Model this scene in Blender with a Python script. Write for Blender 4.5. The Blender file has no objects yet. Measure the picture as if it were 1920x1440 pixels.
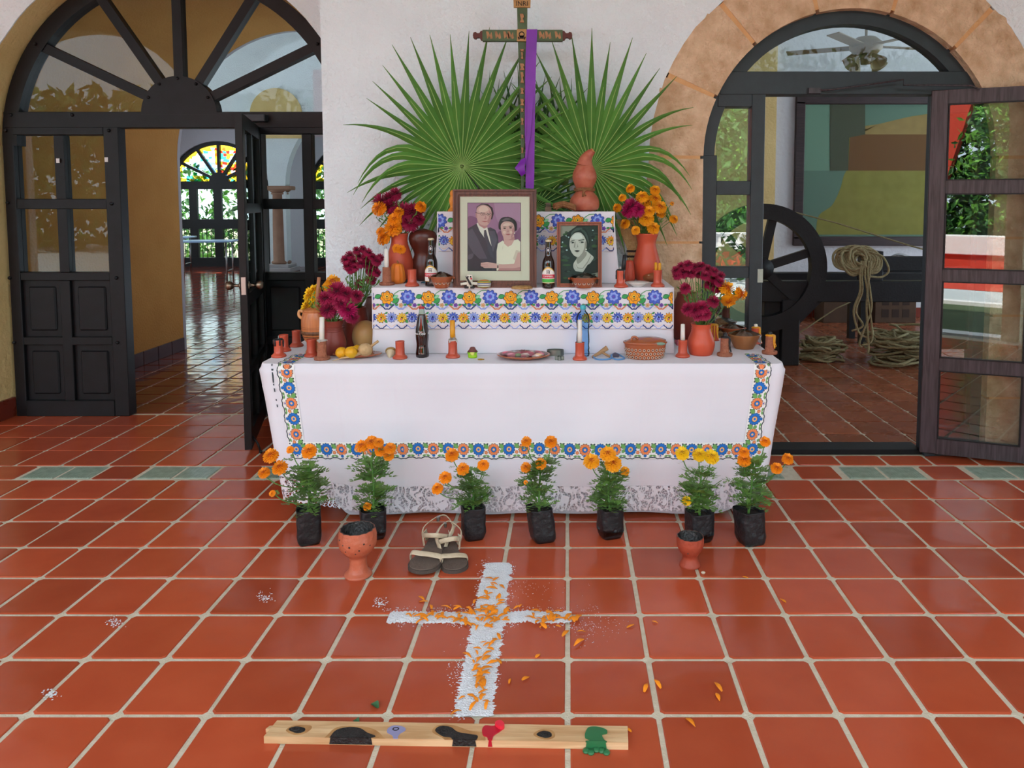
import bpy, bmesh, math, random
from mathutils import Vector, Matrix, noise
random.seed(7)
SC = bpy.context.scene
COL = SC.collection
PI = math.pi

# ------------------------------------------------------------------ camera
F, CAM_H, PITCH, CX, CY = 1380.0, 1.72, math.radians(4.0), 1062.0, 480.5
cam_d = bpy.data.cameras.new('camera')
cam = bpy.data.objects.new('camera', cam_d)
COL.objects.link(cam)
cam.location = (0, 0, CAM_H)
cam.rotation_euler = (PI / 2 - PITCH, 0, 0)
cam_d.sensor_fit = 'HORIZONTAL'
cam_d.sensor_width = 36.0
cam_d.lens = F * 36.0 / 1920.0
cam_d.shift_x = (960 - CX) / 1920.0
cam_d.shift_y = (CY - 720) / 1920.0
cam_d.clip_end = 200
SC.camera = cam

# ------------------------------------------------------------------ sky, sun, exposure
world = bpy.data.worlds.new('sky')
SC.world = world
world.use_nodes = True
wn = world.node_tree
bg = wn.nodes['Background']
bg.inputs['Color'].default_value = (0.735, 0.88, 1.0, 1)
bg.inputs['Strength'].default_value = 1.0
sun_d = bpy.data.lights.new('sun', 'SUN')
sun_d.energy = 3.6
sun_d.angle = math.radians(0.6)
sun_d.color = (1.0, 0.95, 0.87)
sun = bpy.data.objects.new('sun', sun_d)
COL.objects.link(sun)
sun.rotation_euler = Vector((0.30, -0.62, -0.95)).to_track_quat('-Z', 'Y').to_euler()
SC.cycles.transparent_max_bounces = 24
SC.view_settings.view_transform = 'Standard'
SC.view_settings.look = 'None'
SC.view_settings.gamma = 1.0
SC.view_settings.use_curve_mapping = False
SC.view_settings.exposure = 2.3

# ------------------------------------------------------------------ measuring helpers
_c, _s = math.cos(PITCH), math.sin(PITCH)
def _ray(px, py):
    x = (px - CX) / F; y = (py - CY) / F
    return x, _c - _s * y, -_s - _c * y
def U(px, py, Y):
    r = _ray(px, py); t = Y / r[1]
    return r[0] * t, CAM_H + r[2] * t
def G(px, py, z=0.0):
    r = _ray(px, py); t = (z - CAM_H) / r[2]
    return r[0] * t, r[1] * t
def mpp(Y):
    return Y / F          # metres for one photo pixel at depth Y

# ------------------------------------------------------------------ materials
def lin(v):
    v /= 255.0
    return v / 12.92 if v <= 0.04045 else ((v + 0.055) / 1.055) ** 2.4
def rgb(h):
    if isinstance(h, str):
        h = h.lstrip('#')
        h = [int(h[i:i + 2], 16) for i in (0, 2, 4)]
    return (lin(h[0]), lin(h[1]), lin(h[2]), 1.0)
MATS = {}
def mat(name, col, rough=0.5, col2=None, vs=8.0, var=0.5, bump=0.0, bs=60.0, metal=0.0, spec=0.5, rnd=0.0,
        trans=0.0, ior=1.45, coat=0.0, sheen=0.0, sss=0.0, detail=6.0, rvar=0.0):
    """one procedural material: base colour, optional noise mix to a second colour, bump, random tint per object"""
    if name in MATS: return MATS[name]
    m = bpy.data.materials.new(name); m.use_nodes = True
    nt = m.node_tree; N = nt.nodes; L = nt.links
    b = N['Principled BSDF']
    b.inputs['Base Color'].default_value = rgb(col)
    b.inputs['Roughness'].default_value = rough
    b.inputs['Metallic'].default_value = metal
    b.inputs['Specular IOR Level'].default_value = spec
    b.inputs['IOR'].default_value = ior
    if trans: b.inputs['Transmission Weight'].default_value = trans
    if coat:
        b.inputs['Coat Weight'].default_value = coat; b.inputs['Coat Roughness'].default_value = 0.08
    if sheen: b.inputs['Sheen Weight'].default_value = sheen
    if sss:
        b.inputs['Subsurface Weight'].default_value = sss; b.inputs['Subsurface Scale'].default_value = 0.01
    tc = N.new('ShaderNodeTexCoord')
    out = None
    if col2 is not None:
        n = N.new('ShaderNodeTexNoise'); n.inputs['Scale'].default_value = vs; n.inputs['Detail'].default_value = detail
        L.new(tc.outputs['Object'], n.inputs['Vector'])
        r = N.new('ShaderNodeValToRGB')
        r.color_ramp.elements[0].position = 0.5 - 0.25 * (1 - var) - 0.08; r.color_ramp.elements[0].color = rgb(col)
        r.color_ramp.elements[1].position = 0.5 + 0.25 * (1 - var) + 0.08; r.color_ramp.elements[1].color = rgb(col2)
        L.new(n.outputs['Fac'], r.inputs['Fac']); out = r.outputs['Color']
        if rvar:
            mp = N.new('ShaderNodeMapRange'); mp.inputs['To Min'].default_value = rough; mp.inputs['To Max'].default_value = rough + rvar
            L.new(n.outputs['Fac'], mp.inputs['Value']); L.new(mp.outputs['Result'], b.inputs['Roughness'])
    if rnd:
        oi = N.new('ShaderNodeObjectInfo')
        mr = N.new('ShaderNodeMapRange'); mr.inputs['To Min'].default_value = 1 - rnd; mr.inputs['To Max'].default_value = 1 + rnd
        L.new(oi.outputs['Random'], mr.inputs['Value'])
        h = N.new('ShaderNodeHueSaturation')
        L.new(mr.outputs['Result'], h.inputs['Value'])
        if out is None: h.inputs['Color'].default_value = rgb(col)
        else: L.new(out, h.inputs['Color'])
        out = h.outputs['Color']
    if out is not None: L.new(out, b.inputs['Base Color'])
    if bump:
        n2 = N.new('ShaderNodeTexNoise'); n2.inputs['Scale'].default_value = bs; n2.inputs['Detail'].default_value = 5
        L.new(tc.outputs['Object'], n2.inputs['Vector'])
        bp = N.new('ShaderNodeBump'); bp.inputs['Strength'].default_value = bump; bp.inputs['Distance'].default_value = 0.02
        L.new(n2.outputs['Fac'], bp.inputs['Height']); L.new(bp.outputs['Normal'], b.inputs['Normal'])
    MATS[name] = m
    return m
def wood(name, c1, c2, rough=0.4, axis=0, scale=6.0, bump=0.1):
    if name in MATS: return MATS[name]
    m = mat(name, c1, rough)
    N = m.node_tree.nodes; L = m.node_tree.links; b = N['Principled BSDF']
    tc = N.new('ShaderNodeTexCoord'); mp = N.new('ShaderNodeMapping')
    sc = [12, 12, 12]; sc[axis] = 0.8
    mp.inputs['Scale'].default_value = sc
    n = N.new('ShaderNodeTexNoise'); n.inputs['Scale'].default_value = scale; n.inputs['Detail'].default_value = 8; n.inputs['Distortion'].default_value = 0.6
    r = N.new('ShaderNodeValToRGB'); r.color_ramp.elements[0].color = rgb(c1); r.color_ramp.elements[1].color = rgb(c2)
    r.color_ramp.elements[0].position = 0.35; r.color_ramp.elements[1].position = 0.65
    L.new(tc.outputs['Object'], mp.inputs['Vector']); L.new(mp.outputs['Vector'], n.inputs['Vector']); L.new(n.outputs['Fac'], r.inputs['Fac'])
    L.new(r.outputs['Color'], b.inputs['Base Color'])
    bp = N.new('ShaderNodeBump'); bp.inputs['Strength'].default_value = bump; bp.inputs['Distance'].default_value = 0.01
    L.new(n.outputs['Fac'], bp.inputs['Height']); L.new(bp.outputs['Normal'], b.inputs['Normal'])
    return m
def glass_pane(name, ior=1.6, tint='f4f8f6', rough=0.0):
    if name in MATS: return MATS[name]
    m = bpy.data.materials.new(name); m.use_nodes = True
    N = m.node_tree.nodes; L = m.node_tree.links
    N.remove(N['Principled BSDF'])
    t = N.new('ShaderNodeBsdfTransparent'); t.inputs['Color'].default_value = rgb(tint)
    g = N.new('ShaderNodeBsdfGlossy'); g.inputs['Roughness'].default_value = rough
    f = N.new('ShaderNodeFresnel'); f.inputs['IOR'].default_value = ior
    x = N.new('ShaderNodeMixShader')
    L.new(f.outputs['Fac'], x.inputs['Fac']); L.new(t.outputs[0], x.inputs[1]); L.new(g.outputs[0], x.inputs[2])
    L.new(x.outputs[0], N['Material Output'].inputs['Surface'])
    MATS[name] = m
    return m
def tile_mat(name, c1, c2, c3, rough=0.1, rnd=0.16):
    """glazed clay tile: mottled, waxed, gently uneven"""
    m = mat(name, c1, rough, col2=c2, vs=5.0, var=0.2, rnd=rnd, rvar=0.14)
    N = m.node_tree.nodes; L = m.node_tree.links; b = N['Principled BSDF']
    oi = N.new('ShaderNodeObjectInfo')
    tc = N.new('ShaderNodeTexCoord')
    ad = N.new('ShaderNodeVectorMath'); ad.operation = 'ADD'
    L.new(tc.outputs['Object'], ad.inputs[0]); L.new(oi.outputs['Location'], ad.inputs[1])
    for n in N:
        if n.type == 'TEX_NOISE':
            L.new(ad.outputs[0], n.inputs['Vector'])
    n2 = N.new('ShaderNodeTexNoise'); n2.inputs['Scale'].default_value = 7; n2.inputs['Detail'].default_value = 1
    L.new(ad.outputs[0], n2.inputs['Vector'])
    n3 = N.new('ShaderNodeTexNoise'); n3.inputs['Scale'].default_value = 140; n3.inputs['Detail'].default_value = 4
    L.new(ad.outputs[0], n3.inputs['Vector'])
    a = N.new('ShaderNodeBump'); a.inputs['Strength'].default_value = 0.16; a.inputs['Distance'].default_value = 0.02
    L.new(n2.outputs['Fac'], a.inputs['Height'])
    c = N.new('ShaderNodeBump'); c.inputs['Strength'].default_value = 0.03; c.inputs['Distance'].default_value = 0.004
    L.new(n3.outputs['Fac'], c.inputs['Height']); L.new(a.outputs['Normal'], c.inputs['Normal'])
    L.new(c.outputs['Normal'], b.inputs['Normal'])
    b.inputs['Specular IOR Level'].default_value = 0.38
    return m

# ------------------------------------------------------------------ mesh builder
class MB:
    def __init__(self):
        self.v = []; self.f = []; self.m = []; self.sm = []
    def add(self, vs, fs, mi=0, smooth=False):
        o = len(self.v); self.v += [tuple(p) for p in vs]
        for f in fs:
            self.f.append([i + o for i in f]); self.m.append(mi); self.sm.append(smooth)
        return self
    def box(self, x0, x1, y0, y1, z0, z1, mi=0, ch=0.0):
        if ch <= 0:
            vs = [(x0, y0, z0), (x1, y0, z0), (x1, y1, z0), (x0, y1, z0), (x0, y0, z1), (x1, y0, z1), (x1, y1, z1), (x0, y1, z1)]
            return self.add(vs, [(3, 2, 1, 0), (4, 5, 6, 7), (0, 1, 5, 4), (1, 2, 6, 5), (2, 3, 7, 6), (3, 0, 4, 7)], mi)
        c = ch; vs = []
        for z, i in ((z0, c), (z0 + c, 0), (z1 - c, 0), (z1, c)):
            vs += [(x0 + i + c * (i == 0), y0 + i, z), (x1 - i - c * (i == 0), y0 + i, z), (x1 - i, y0 + i + c * (i == 0), z), (x1 - i, y1 - i - c * (i == 0), z),
                   (x1 - i - c * (i == 0), y1 - i, z), (x0 + i + c * (i == 0), y1 - i, z), (x0 + i, y1 - i - c * (i == 0), z), (x0 + i, y0 + i + c * (i == 0), z)]
        fs = [tuple(range(7, -1, -1)), tuple(range(24, 32))]
        for k in range(3):
            for j in range(8):
                fs.append((k * 8 + j, k * 8 + (j + 1) % 8, k * 8 + 8 + (j + 1) % 8, k * 8 + 8 + j))
        return self.add(vs, fs, mi)
    def lathe(self, prof, n=24, c=(0, 0, 0), mi=0, smooth=True, flute=None, sx=1.0, sy=1.0, cap=True, lean=(0, 0)):
        """prof: (r, z) from bottom to top"""
        vs = []; fs = []
        z0 = prof[0][1]
        for r, z in prof:
            for k in range(n):
                a = 2 * PI * k / n
                rr = r * (flute(a, z) if flute else 1)
                vs.append((c[0] + rr * math.cos(a) * sx + lean[0] * (z - z0), c[1] + rr * math.sin(a) * sy + lean[1] * (z - z0), c[2] + z))
        for i in range(len(prof) - 1):
            for k in range(n):
                k2 = (k + 1) % n
                fs.append((i * n + k, i * n + k2, (i + 1) * n + k2, (i + 1) * n + k))
        if cap:
            if prof[0][0] > 1e-5: fs.append(tuple(range(n - 1, -1, -1)))
            if prof[-1][0] > 1e-5: fs.append(tuple((len(prof) - 1) * n + k for k in range(n)))
        return self.add(vs, fs, mi, smooth)
    def tube(self, pts, r, n=6, mi=0, smooth=True, closed=False, cap=True, flat=None):
        pts = [Vector(p) for p in pts]; N = len(pts)
        rs = r if isinstance(r, (list, tuple)) else [r] * N
        vs = []; fs = []
        up = None
        for i, p in enumerate(pts):
            if closed: t = pts[(i + 1) % N] - pts[i - 1]
            else: t = pts[min(i + 1, N - 1)] - pts[max(i - 1, 0)]
            if t.length < 1e-9: t = Vector((0, 0, 1))
            t.normalize()
            if up is None:
                up = Vector((0, 0, 1)) if abs(t.z) < 0.9 else Vector((1, 0, 0))
                if flat is not None: up = Vector(flat)
            a = t.cross(up)
            if a.length < 1e-6: a = t.orthogonal()
            a.normalize(); b = a.cross(t).normalized(); up = b
            for k in range(n):
                an = 2 * PI * k / n
                w = rs[i] if not isinstance(rs[i], tuple) else None
                if w is None: q = p + a * (math.cos(an) * rs[i][0]) + b * (math.sin(an) * rs[i][1])
                else: q = p + (a * math.cos(an) + b * math.sin(an)) * w
                vs.append(q)
        for i in range(N - 1 if not closed else N):
            j = (i + 1) % N
            for k in range(n):
                k2 = (k + 1) % n
                fs.append((i * n + k, j * n + k, j * n + k2, i * n + k2))
        if cap and not closed:
            fs.append(tuple(range(n))); fs.append(tuple((N - 1) * n + k for k in range(n - 1, -1, -1)))
        return self.add(vs, fs, mi, smooth)
    def prism(self, poly, h0, h1, plane='XZ', mi=0):
        """extrude a polygon; plane XZ: poly (x,z) from y=h0 to h1; plane XY: poly (x,y) from z=h0 to h1"""
        n = len(poly)
        if plane == 'XZ':
            vs = [(x, h0, z) for x, z in poly] + [(x, h1, z) for x, z in poly]
        else:
            vs = [(x, y, h0) for x, y in poly] + [(x, y, h1) for x, y in poly]
        ar = sum(poly[i][0] * poly[(i + 1) % n][1] - poly[(i + 1) % n][0] * poly[i][1] for i in range(n))
        A = list(range(n)); B = list(range(2 * n - 1, n - 1, -1))
        fs = [tuple(A), tuple(B)] + [((i + 1) % n, i, n + i, n + (i + 1) % n) for i in range(n)]
        flip = (ar > 0) if plane == 'XY' else (ar < 0)
        if flip: fs = [tuple(reversed(f)) for f in fs]
        return self.add(vs, fs, mi)
    def ball(self, c, r, n=12, m=8, mi=0, s=(1, 1, 1), smooth=True):
        prof = [(max(1e-6, r * math.sin(PI * i / m)), -r * math.cos(PI * i / m)) for i in range(m + 1)]
        vs = []; fs = []
        for rr, z in prof:
            for k in range(n):
                a = 2 * PI * k / n
                vs.append((c[0] + rr * math.cos(a) * s[0], c[1] + rr * math.sin(a) * s[1], c[2] + z * s[2]))
        for i in range(m):
            for k in range(n):
                k2 = (k + 1) % n
                fs.append((i * n + k, i * n + k2, (i + 1) * n + k2, (i + 1) * n + k))
        return self.add(vs, fs, mi, smooth)
    def grid(self, nu, nv, fn, mi=0, smooth=True):
        vs = [fn(i / nu, j / nv) for j in range(nv + 1) for i in range(nu + 1)]
        fs = [(j * (nu + 1) + i, j * (nu + 1) + i + 1, (j + 1) * (nu + 1) + i + 1, (j + 1) * (nu + 1) + i) for j in range(nv) for i in range(nu)]
        return self.add(vs, fs, mi, smooth)
    def poly(self, pts, mi=0):
        return self.add(pts, [tuple(range(len(pts)))], mi)
    def arc(self, cx, cz, r0, r1, a0, a1, y0, y1, n=24, mi=0):
        """a flat ring sector standing in XZ, angles in degrees from +X"""
        vs = []; fs = []
        for i in range(n + 1):
            a = math.radians(a0 + (a1 - a0) * i / n); ca, sa = math.cos(a), math.sin(a)
            vs += [(cx + r0 * ca, y0, cz + r0 * sa), (cx + r1 * ca, y0, cz + r1 * sa), (cx + r1 * ca, y1, cz + r1 * sa), (cx + r0 * ca, y1, cz + r0 * sa)]
        for i in range(n):
            for k in range(4):
                k2 = (k + 1) % 4
                fs.append((i * 4 + k, i * 4 + k2, i * 4 + 4 + k2, i * 4 + 4 + k))
        fs += [(3, 2, 1, 0), (n * 4, n * 4 + 1, n * 4 + 2, n * 4 + 3)]
        return self.add(vs, fs, mi)
    def xf(self, M, start=0):
        for i in range(start, len(self.v)):
            self.v[i] = tuple(M @ Vector(self.v[i]))
        return self
    def mesh(self, name, mats, fix=True):
        me = bpy.data.meshes.new(name)
        me.from_pydata(self.v, [], self.f)
        for m in (mats if isinstance(mats, (list, tuple)) else [mats]): me.materials.append(m)
        me.polygons.foreach_set('material_index', self.m)
        me.polygons.foreach_set('use_smooth', self.sm)
        if fix:
            b = bmesh.new(); b.from_mesh(me)
            bmesh.ops.recalc_face_normals(b, faces=b.faces)
            b.to_mesh(me); b.free()
        me.update()
        return me
    def build(self, name, mats, parent=None, loc=None, rot=None, fix=True):
        return link(name, self.mesh(name, mats, fix), parent, loc, rot)
def link(name, me, parent=None, loc=None, rot=None, scale=None):
    o = bpy.data.objects.new(name, me); COL.objects.link(o)
    if parent is not None: o.parent = parent
    if loc is not None: o.location = loc
    if rot is not None: o.rotation_euler = rot
    if scale is not None: o.scale = scale
    return o
def tag(o, label=None, cat=None, group=None, kind=None):
    if label: o['label'] = label
    if cat: o['category'] = cat
    if group: o['group'] = group
    if kind: o['kind'] = kind
    return o
def thing(name, label, cat, loc=(0, 0, 0), rz=0.0, group=None, kind=None):
    o = bpy.data.objects.new(name, None); COL.objects.link(o)
    o.location = loc; o.rotation_euler = (0, 0, rz); o.empty_display_size = 0.05
    return tag(o, label, cat, group, kind)
def copy_tree(o, parent=None):
    c = o.copy(); COL.objects.link(c); c.parent = parent
    for ch in list(o.children): copy_tree(ch, c)
    return c
def spline(pts, n=6, closed=False):
    """Catmull-Rom through points of any dimension"""
    P = [tuple(p) for p in pts]; N = len(P); out = []
    rng = range(N if closed else N - 1)
    for i in rng:
        p0 = P[i - 1] if closed or i > 0 else P[0]
        p1 = P[i]; p2 = P[(i + 1) % N]
        p3 = P[(i + 2) % N] if closed or i + 2 < N else P[-1]
        for k in range(n):
            t = k / n
            out.append(tuple(0.5 * ((2 * b) + (-a + c) * t + (2 * a - 5 * b + 4 * c - d) * t * t + (-a + 3 * b - 3 * c + d) * t ** 3)
                             for a, b, c, d in zip(p0, p1, p2, p3)))
    if not closed: out.append(P[-1])
    return out
def nz(x, y=0.0, z=0.0):
    return noise.noise(Vector((x, y, z)))
def text_mesh(s, size, extrude=0.0005, align='CENTER', shear=0.0):
    cu = bpy.data.curves.new('lettering', 'FONT'); cu.body = s; cu.size = size; cu.extrude = extrude
    cu.align_x = align; cu.align_y = 'CENTER'; cu.shear = shear; cu.resolution_u = 3
    o = bpy.data.objects.new('lettering', cu); COL.objects.link(o)
    dg = bpy.context.evaluated_depsgraph_get(); dg.update()
    me = bpy.data.meshes.new_from_object(o.evaluated_get(dg))
    bpy.data.objects.remove(o); bpy.data.curves.remove(cu)
    return me
def text_obj(s, size, m, parent, loc, rot=(PI / 2, 0, 0), name='lettering', bend=None, shear=0.0):
    me = text_mesh(s, size, shear=shear)
    me.materials.clear(); me.materials.append(m)
    if bend:       # wrap round a vertical bottle of radius bend: local x becomes an angle
        for v in me.vertices:
            a = v.co.x / bend; z = v.co.y; d = v.co.z
            v.co = ((bend + d) * math.sin(a), -(bend + d) * math.cos(a), z)
        rot = (0, 0, 0)
    return link(name, me, parent, loc, rot)

# ================================================================== STRUCTURE
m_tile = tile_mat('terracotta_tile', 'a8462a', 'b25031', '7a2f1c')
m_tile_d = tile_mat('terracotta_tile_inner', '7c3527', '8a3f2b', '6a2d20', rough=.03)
m_grout = mat('grout', 'd6cab4', 0.9, col2='c4b69c', vs=30, bump=0.3, bs=150)
m_white = mat('white_plaster', 'eaf2f7', 0.9, col2='e3ebf1', vs=3, bump=0.9, bs=40)
m_yellow = mat('ochre_plaster', 'e4c88c', 0.9, col2='d8ba7c', vs=3, bump=0.5, bs=30)
m_ochre = mat('deep_ochre_plaster', 'cf984f', 0.9, col2='c48c45', vs=2, bump=0.4, bs=40)
m_black = mat('black_paint', '0e0f11', 0.45, col2='15161a', vs=12, bump=0.06, bs=120, spec=.35)
m_slate = mat('slate_grey_paint', '2c343a', 0.45, col2='262c32', vs=10, bump=0.05, bs=120)
m_brownblack = wood('worn_black_stain', '2a2528', '453c42', 0.42, axis=2, scale=5)
m_pane = glass_pane('window_glass', 1.28)
m_pane_r = glass_pane('leaf_glass', 1.9)
m_stone = mat('rough_stone', 'eacdae', 0.95, col2='b08a64', vs=11, var=0.0, bump=1.0, bs=32, detail=14)
m_mortar = mat('orange_mortar', 'd09a68', 0.95, col2='dbac7a', vs=9, bump=0.5, bs=40)
m_sky_glass = mat('glass_block_green', '8a9a88', 0.12, col2='a2b2a0', vs=20, bump=0.0)
m_metal = mat('steel', 'a8a8a8', 0.3, metal=1.0)
m_brass = mat('tarnished_brass', '8a7a68', 0.28, metal=1.0)
m_ceil = mat('ceiling_plaster', 'd8d5d2', 0.95)

TP = 0.305
def tile_meshes(w, d, mats, k=5, name='tile', g=0.009, top=0.0):
    out = []
    for i in range(k):
        b = MB(); j = lambda: random.uniform(-0.0022, 0.0022)
        x, y = w / 2 - g, d / 2 - g
        c = 0.012
        def ring(ix, z):
            xx, yy = x - ix, y - ix
            return [(-xx + c, -yy, z), (xx - c, -yy, z), (xx, -yy + c, z), (xx, yy - c, z), (xx - c, yy, z), (-xx + c, yy, z), (-xx, yy - c, z), (-xx, -yy + c, z)]
        lo = [(px + j(), py + j(), top - 0.012) for px, py, z in ring(0, 0)]
        mid = [(p[0], p[1], top - 0.003) for p in lo]
        hi = [(px + j() * .5, py + j() * .5, top + j() * 0.15) for px, py, z in ring(0.004, 0)]
        b.add(lo + mid + hi, [tuple(16 + q for q in range(8))] +
              [(q, (q + 1) % 8, 8 + (q + 1) % 8, 8 + q) for q in range(8)] + [(8 + q, 8 + (q + 1) % 8, 16 + (q + 1) % 8, 16 + q) for q in range(8)])
        out.append(b.mesh(name, mats))
    return out
def lay(parent, meshes, cells):
    for (x, y) in cells:
        link('tile', random.choice(meshes), parent, (x, y, 0), (0, 0, random.choice([0, PI])))

# --- porch floor
fb = MB(); fb.add([(-9, -.3, -0.005), (7, -.3, -0.005), (7, 5.0, -0.005), (-1.55, 5.0, -0.005), (-1.55, 5.98, -0.005), (-9, 5.98, -0.005)], [(0, 1, 2, 3, 4, 5)])
fb.add([(-9, -.3, -0.15), (7, -.3, -0.15), (7, -.3, -0.005), (-9, -.3, -0.005)], [(0, 1, 2, 3)])
floor = fb.build('floor', m_grout)
tag(floor, 'glossy terracotta tiled porch floor with pale grout in front of the altar', 'floor', kind='structure')
TM = tile_meshes(TP, TP, m_tile)
ROW0 = 2.375
cells = []; far_cells = []
for n in range(-8, 7):
    yc = ROW0 + TP * (n + 0.5)
    for k in range(-29, 23):
        xc = 0.005 + TP * (k + 0.5)
        lim0 = -0.80 * yc - 0.25; lim1 = 0.64 * yc + 0.25
        (cells if n >= -1 and lim0 < xc < lim1 else far_cells).append((xc, yc))
rows = [4.765, 5.055, 5.35, 5.645, 5.94]
for a, b in zip(rows[:-1], rows[1:]):
    yc = (a + b) / 2
    for k in range(-29, 23):
        xc = 0.005 + TP * (k + 0.5)
        if xc < -1.6 - 0.0: (cells if xc > -4.9 else far_cells).append((xc, yc))
rowr = (4.765, 4.885)
lay(floor, TM, cells)
fr = MB()
for (xc, yc) in far_cells: fr.box(xc - .1435, xc + .1435, yc - .1435, yc + .1435, -0.012, 0, 0)
tag(fr.build('tile_field', m_tile, floor), kind='stuff')
# half row along the stone wall on the right, then the row of glass blocks set in the floor
HM = tile_meshes(TP, 0.195, m_tile, 3)
for k in range(4, 14):
    link('tile', random.choice(HM), floor, (0.005 + TP * (k + 0.5), 4.862, 0))
for k in range(-5, 4):
    link('tile', random.choice(HM), floor, (0.005 + TP * (k + 0.5), 4.862, 0))
GY0, GY1 = 4.515, 4.755
TG = tile_meshes(0.27, 0.245, m_tile, 3)
GB = []
for i in range(3):
    b = MB(); b.box(-0.108, 0.108, -0.104, 0.104, -0.03, -0.001, 0, ch=0.006)
    for j in range(9 + i * 3):                       # moulded ribs on the glass
        x = -0.092 + 0.184 * j / (8 + i * 3)
        b.box(x - 0.004, x + 0.004, -0.092, 0.092, -0.001, 0.0005, 0)
    GB.append(b.mesh('glass_block', m_sky_glass))
def glass_row(starts, tw, period):
    for s in starts:
        link('tile', random.choice(TG), floor, (s + tw / 2, (GY0 + GY1) / 2, 0))
        gx = s + tw + 0.015
        gw = (period - tw - 0.02) / 2
        for q in range(2):
            o = link('glass_block', random.choice(GB), floor, (gx + gw * (q + .5), (GY0 + GY1) / 2, 0), None, (gw / 0.228, 1, 1))
glass_row([-3.74 - .742, -3.74, -2.998, -2.256, -1.514, -0.772, -0.03, 0.65], 0.262, 0.742)
glass_row([1.465, 2.292, 3.12], 0.30, 0.827)

# --- corridor floor seen through the left doorway
cf = MB(); cf.add([(-15, 5.96, -0.006), (-1.5, 5.96, -0.006), (-1.5, 20.6, -0.006), (-15, 20.6, -0.006)], [(0, 1, 2, 3)])
cfloor = cf.build('corridor_floor', m_grout)
tag(cfloor, 'shiny dark red tiled floor of the long room beyond the left doorway', 'floor', kind='structure')
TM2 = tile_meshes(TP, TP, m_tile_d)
near = []; far = MB()
for n in range(48):
    yc = 5.98 + TP * (n + .5)
    for k in range(-48, -5):
        xc = 0.005 + TP * (k + .5)
        if yc < 9.3 and -4.7 < xc < -1.9: near.append((xc, yc))
        elif -0.78 * yc - 0.6 < xc: far.box(xc - .1435, xc + .1435, yc - .1435, yc + .1435, -0.012, random.uniform(-.0006, .0006), 0)
lay(cfloor, TM2, near)
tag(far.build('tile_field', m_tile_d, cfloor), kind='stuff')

# --- workshop floor seen through the right doorway
wf = MB(); wf.add([(0.2, 4.96, -0.007), (8.5, 4.96, -0.007), (8.5, 11.3, -0.006), (0.2, 11.3, -0.006)], [(0, 1, 2, 3)])
wfloor = wf.build('workshop_floor', m_grout)
tag(wfloor, 'brown tiled floor of the workshop behind the right doorway', 'floor', kind='structure')
m_tile_w = tile_mat('terracotta_tile_workshop', '8a4a30', '96563a', '7a3f28', rough=0.2)
TM3 = tile_meshes(TP, TP, m_tile_w)
near = []; far = MB()
for n in range(20):
    yc = 5.14 + TP * (n + .5)
    for k in range(1, 27):
        xc = 0.1 + TP * (k + .5)
        if yc < 9.0 and 0.22 * yc < xc < 0.52 * yc + 0.2: near.append((xc, yc))
        else: far.box(xc - .1435, xc + .1435, yc - .1435, yc + .1435, -0.012, random.uniform(-.0006, .0006), 0)
lay(wfloor, TM3, near)
tag(far.build('tile_field', m_tile_w, wfloor), kind='stuff')

# --- main white wall with the right arch
RC, RZ, RR0, RR1 = 1.867, 2.03, 0.965, 1.335
WY = 4.88
WALLTOP = 4.9
pts = [(-1.60, 0), (RC - RR1 + .01, 0), (RC - RR1 + .01, RZ)]
for i in range(1, 32):
    a = PI - PI * i / 32; r = RR1 - .012 + 0.018 * nz(a * 5, 3)
    pts.append((RC + r * math.cos(a), RZ + r * math.sin(a)))
pts += [(RC + RR1 - .01, RZ), (RC + RR1 - .01, 0), (6.9, 0), (6.9, WALLTOP), (-1.60, WALLTOP)]
b = MB(); b.prism(pts, WY, WY + 0.19)
b.box(-1.60, -1.42, WY + .19, 6.1, 0, WALLTOP)
wall_back = tag(b.build('wall_back', m_white), 'rough white plaster wall behind the altar', 'wall', kind='structure')

# stones of the right arch: each block its own piece, joints recessed
stone_arch = tag(MB().arc(RC, RZ, RR0 + 0.02, RR1 - .02, 0, 180, WY + 0.006, WY + 0.22, 48)
                 .box(RC - RR1 + .02, RC - RR0 - .02, WY + .006, WY + .22, 0, RZ)
                 .box(RC + RR0 + .02, RC + RR1 - .02, WY + .006, WY + .22, 0, RZ).build('trim_1', m_mortar),
                 'tan stone surround of the right arched doorway', 'arch', kind='structure')
def stone(fn, nu=5, nv=5):
    """fn(u,v) -> (x,z); the face bulges a little and the rim falls back to the joint"""
    b = MB(); sd = random.uniform(0, 50)
    def P(i, j, back):
        u, v = i / nu, j / nv
        x, z = fn(u, v)
        if back: return (x, WY + 0.20, z)
        e = min(u, 1 - u, v, 1 - v)
        y = WY - 0.008 + 0.007 * nz(x * 9 + sd, z * 9) + (0.010 if e <= 0 else 0)
        return (x, y, z)
    f = [P(i, j, 0) for j in range(nv + 1) for i in range(nu + 1)]
    fs = [(j * (nu + 1) + i, j * (nu + 1) + i + 1, (j + 1) * (nu + 1) + i + 1, (j + 1) * (nu + 1) + i) for j in range(nv) for i in range(nu)]
    b.add(f, fs, 0, True)
    rim = [(i, 0) for i in range(nu)] + [(nu, j) for j in range(nv)] + [(i, nv) for i in range(nu, 0, -1)] + [(0, j) for j in range(nv, 0, -1)]
    o = len(b.v); R = len(rim)
    b.v += [P(i, j, 0) for i, j in rim] + [P(i, j, 1) for i, j in rim]
    for q in range(R):
        b.f.append([o + q, o + (q + 1) % R, o + R + (q + 1) % R, o + R + q]); b.m.append(0); b.sm.append(False)
    return b.build('stone', m_stone, stone_arch)
angs = [0, 22, 47, 75, 104, 131, 156, 180]
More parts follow.
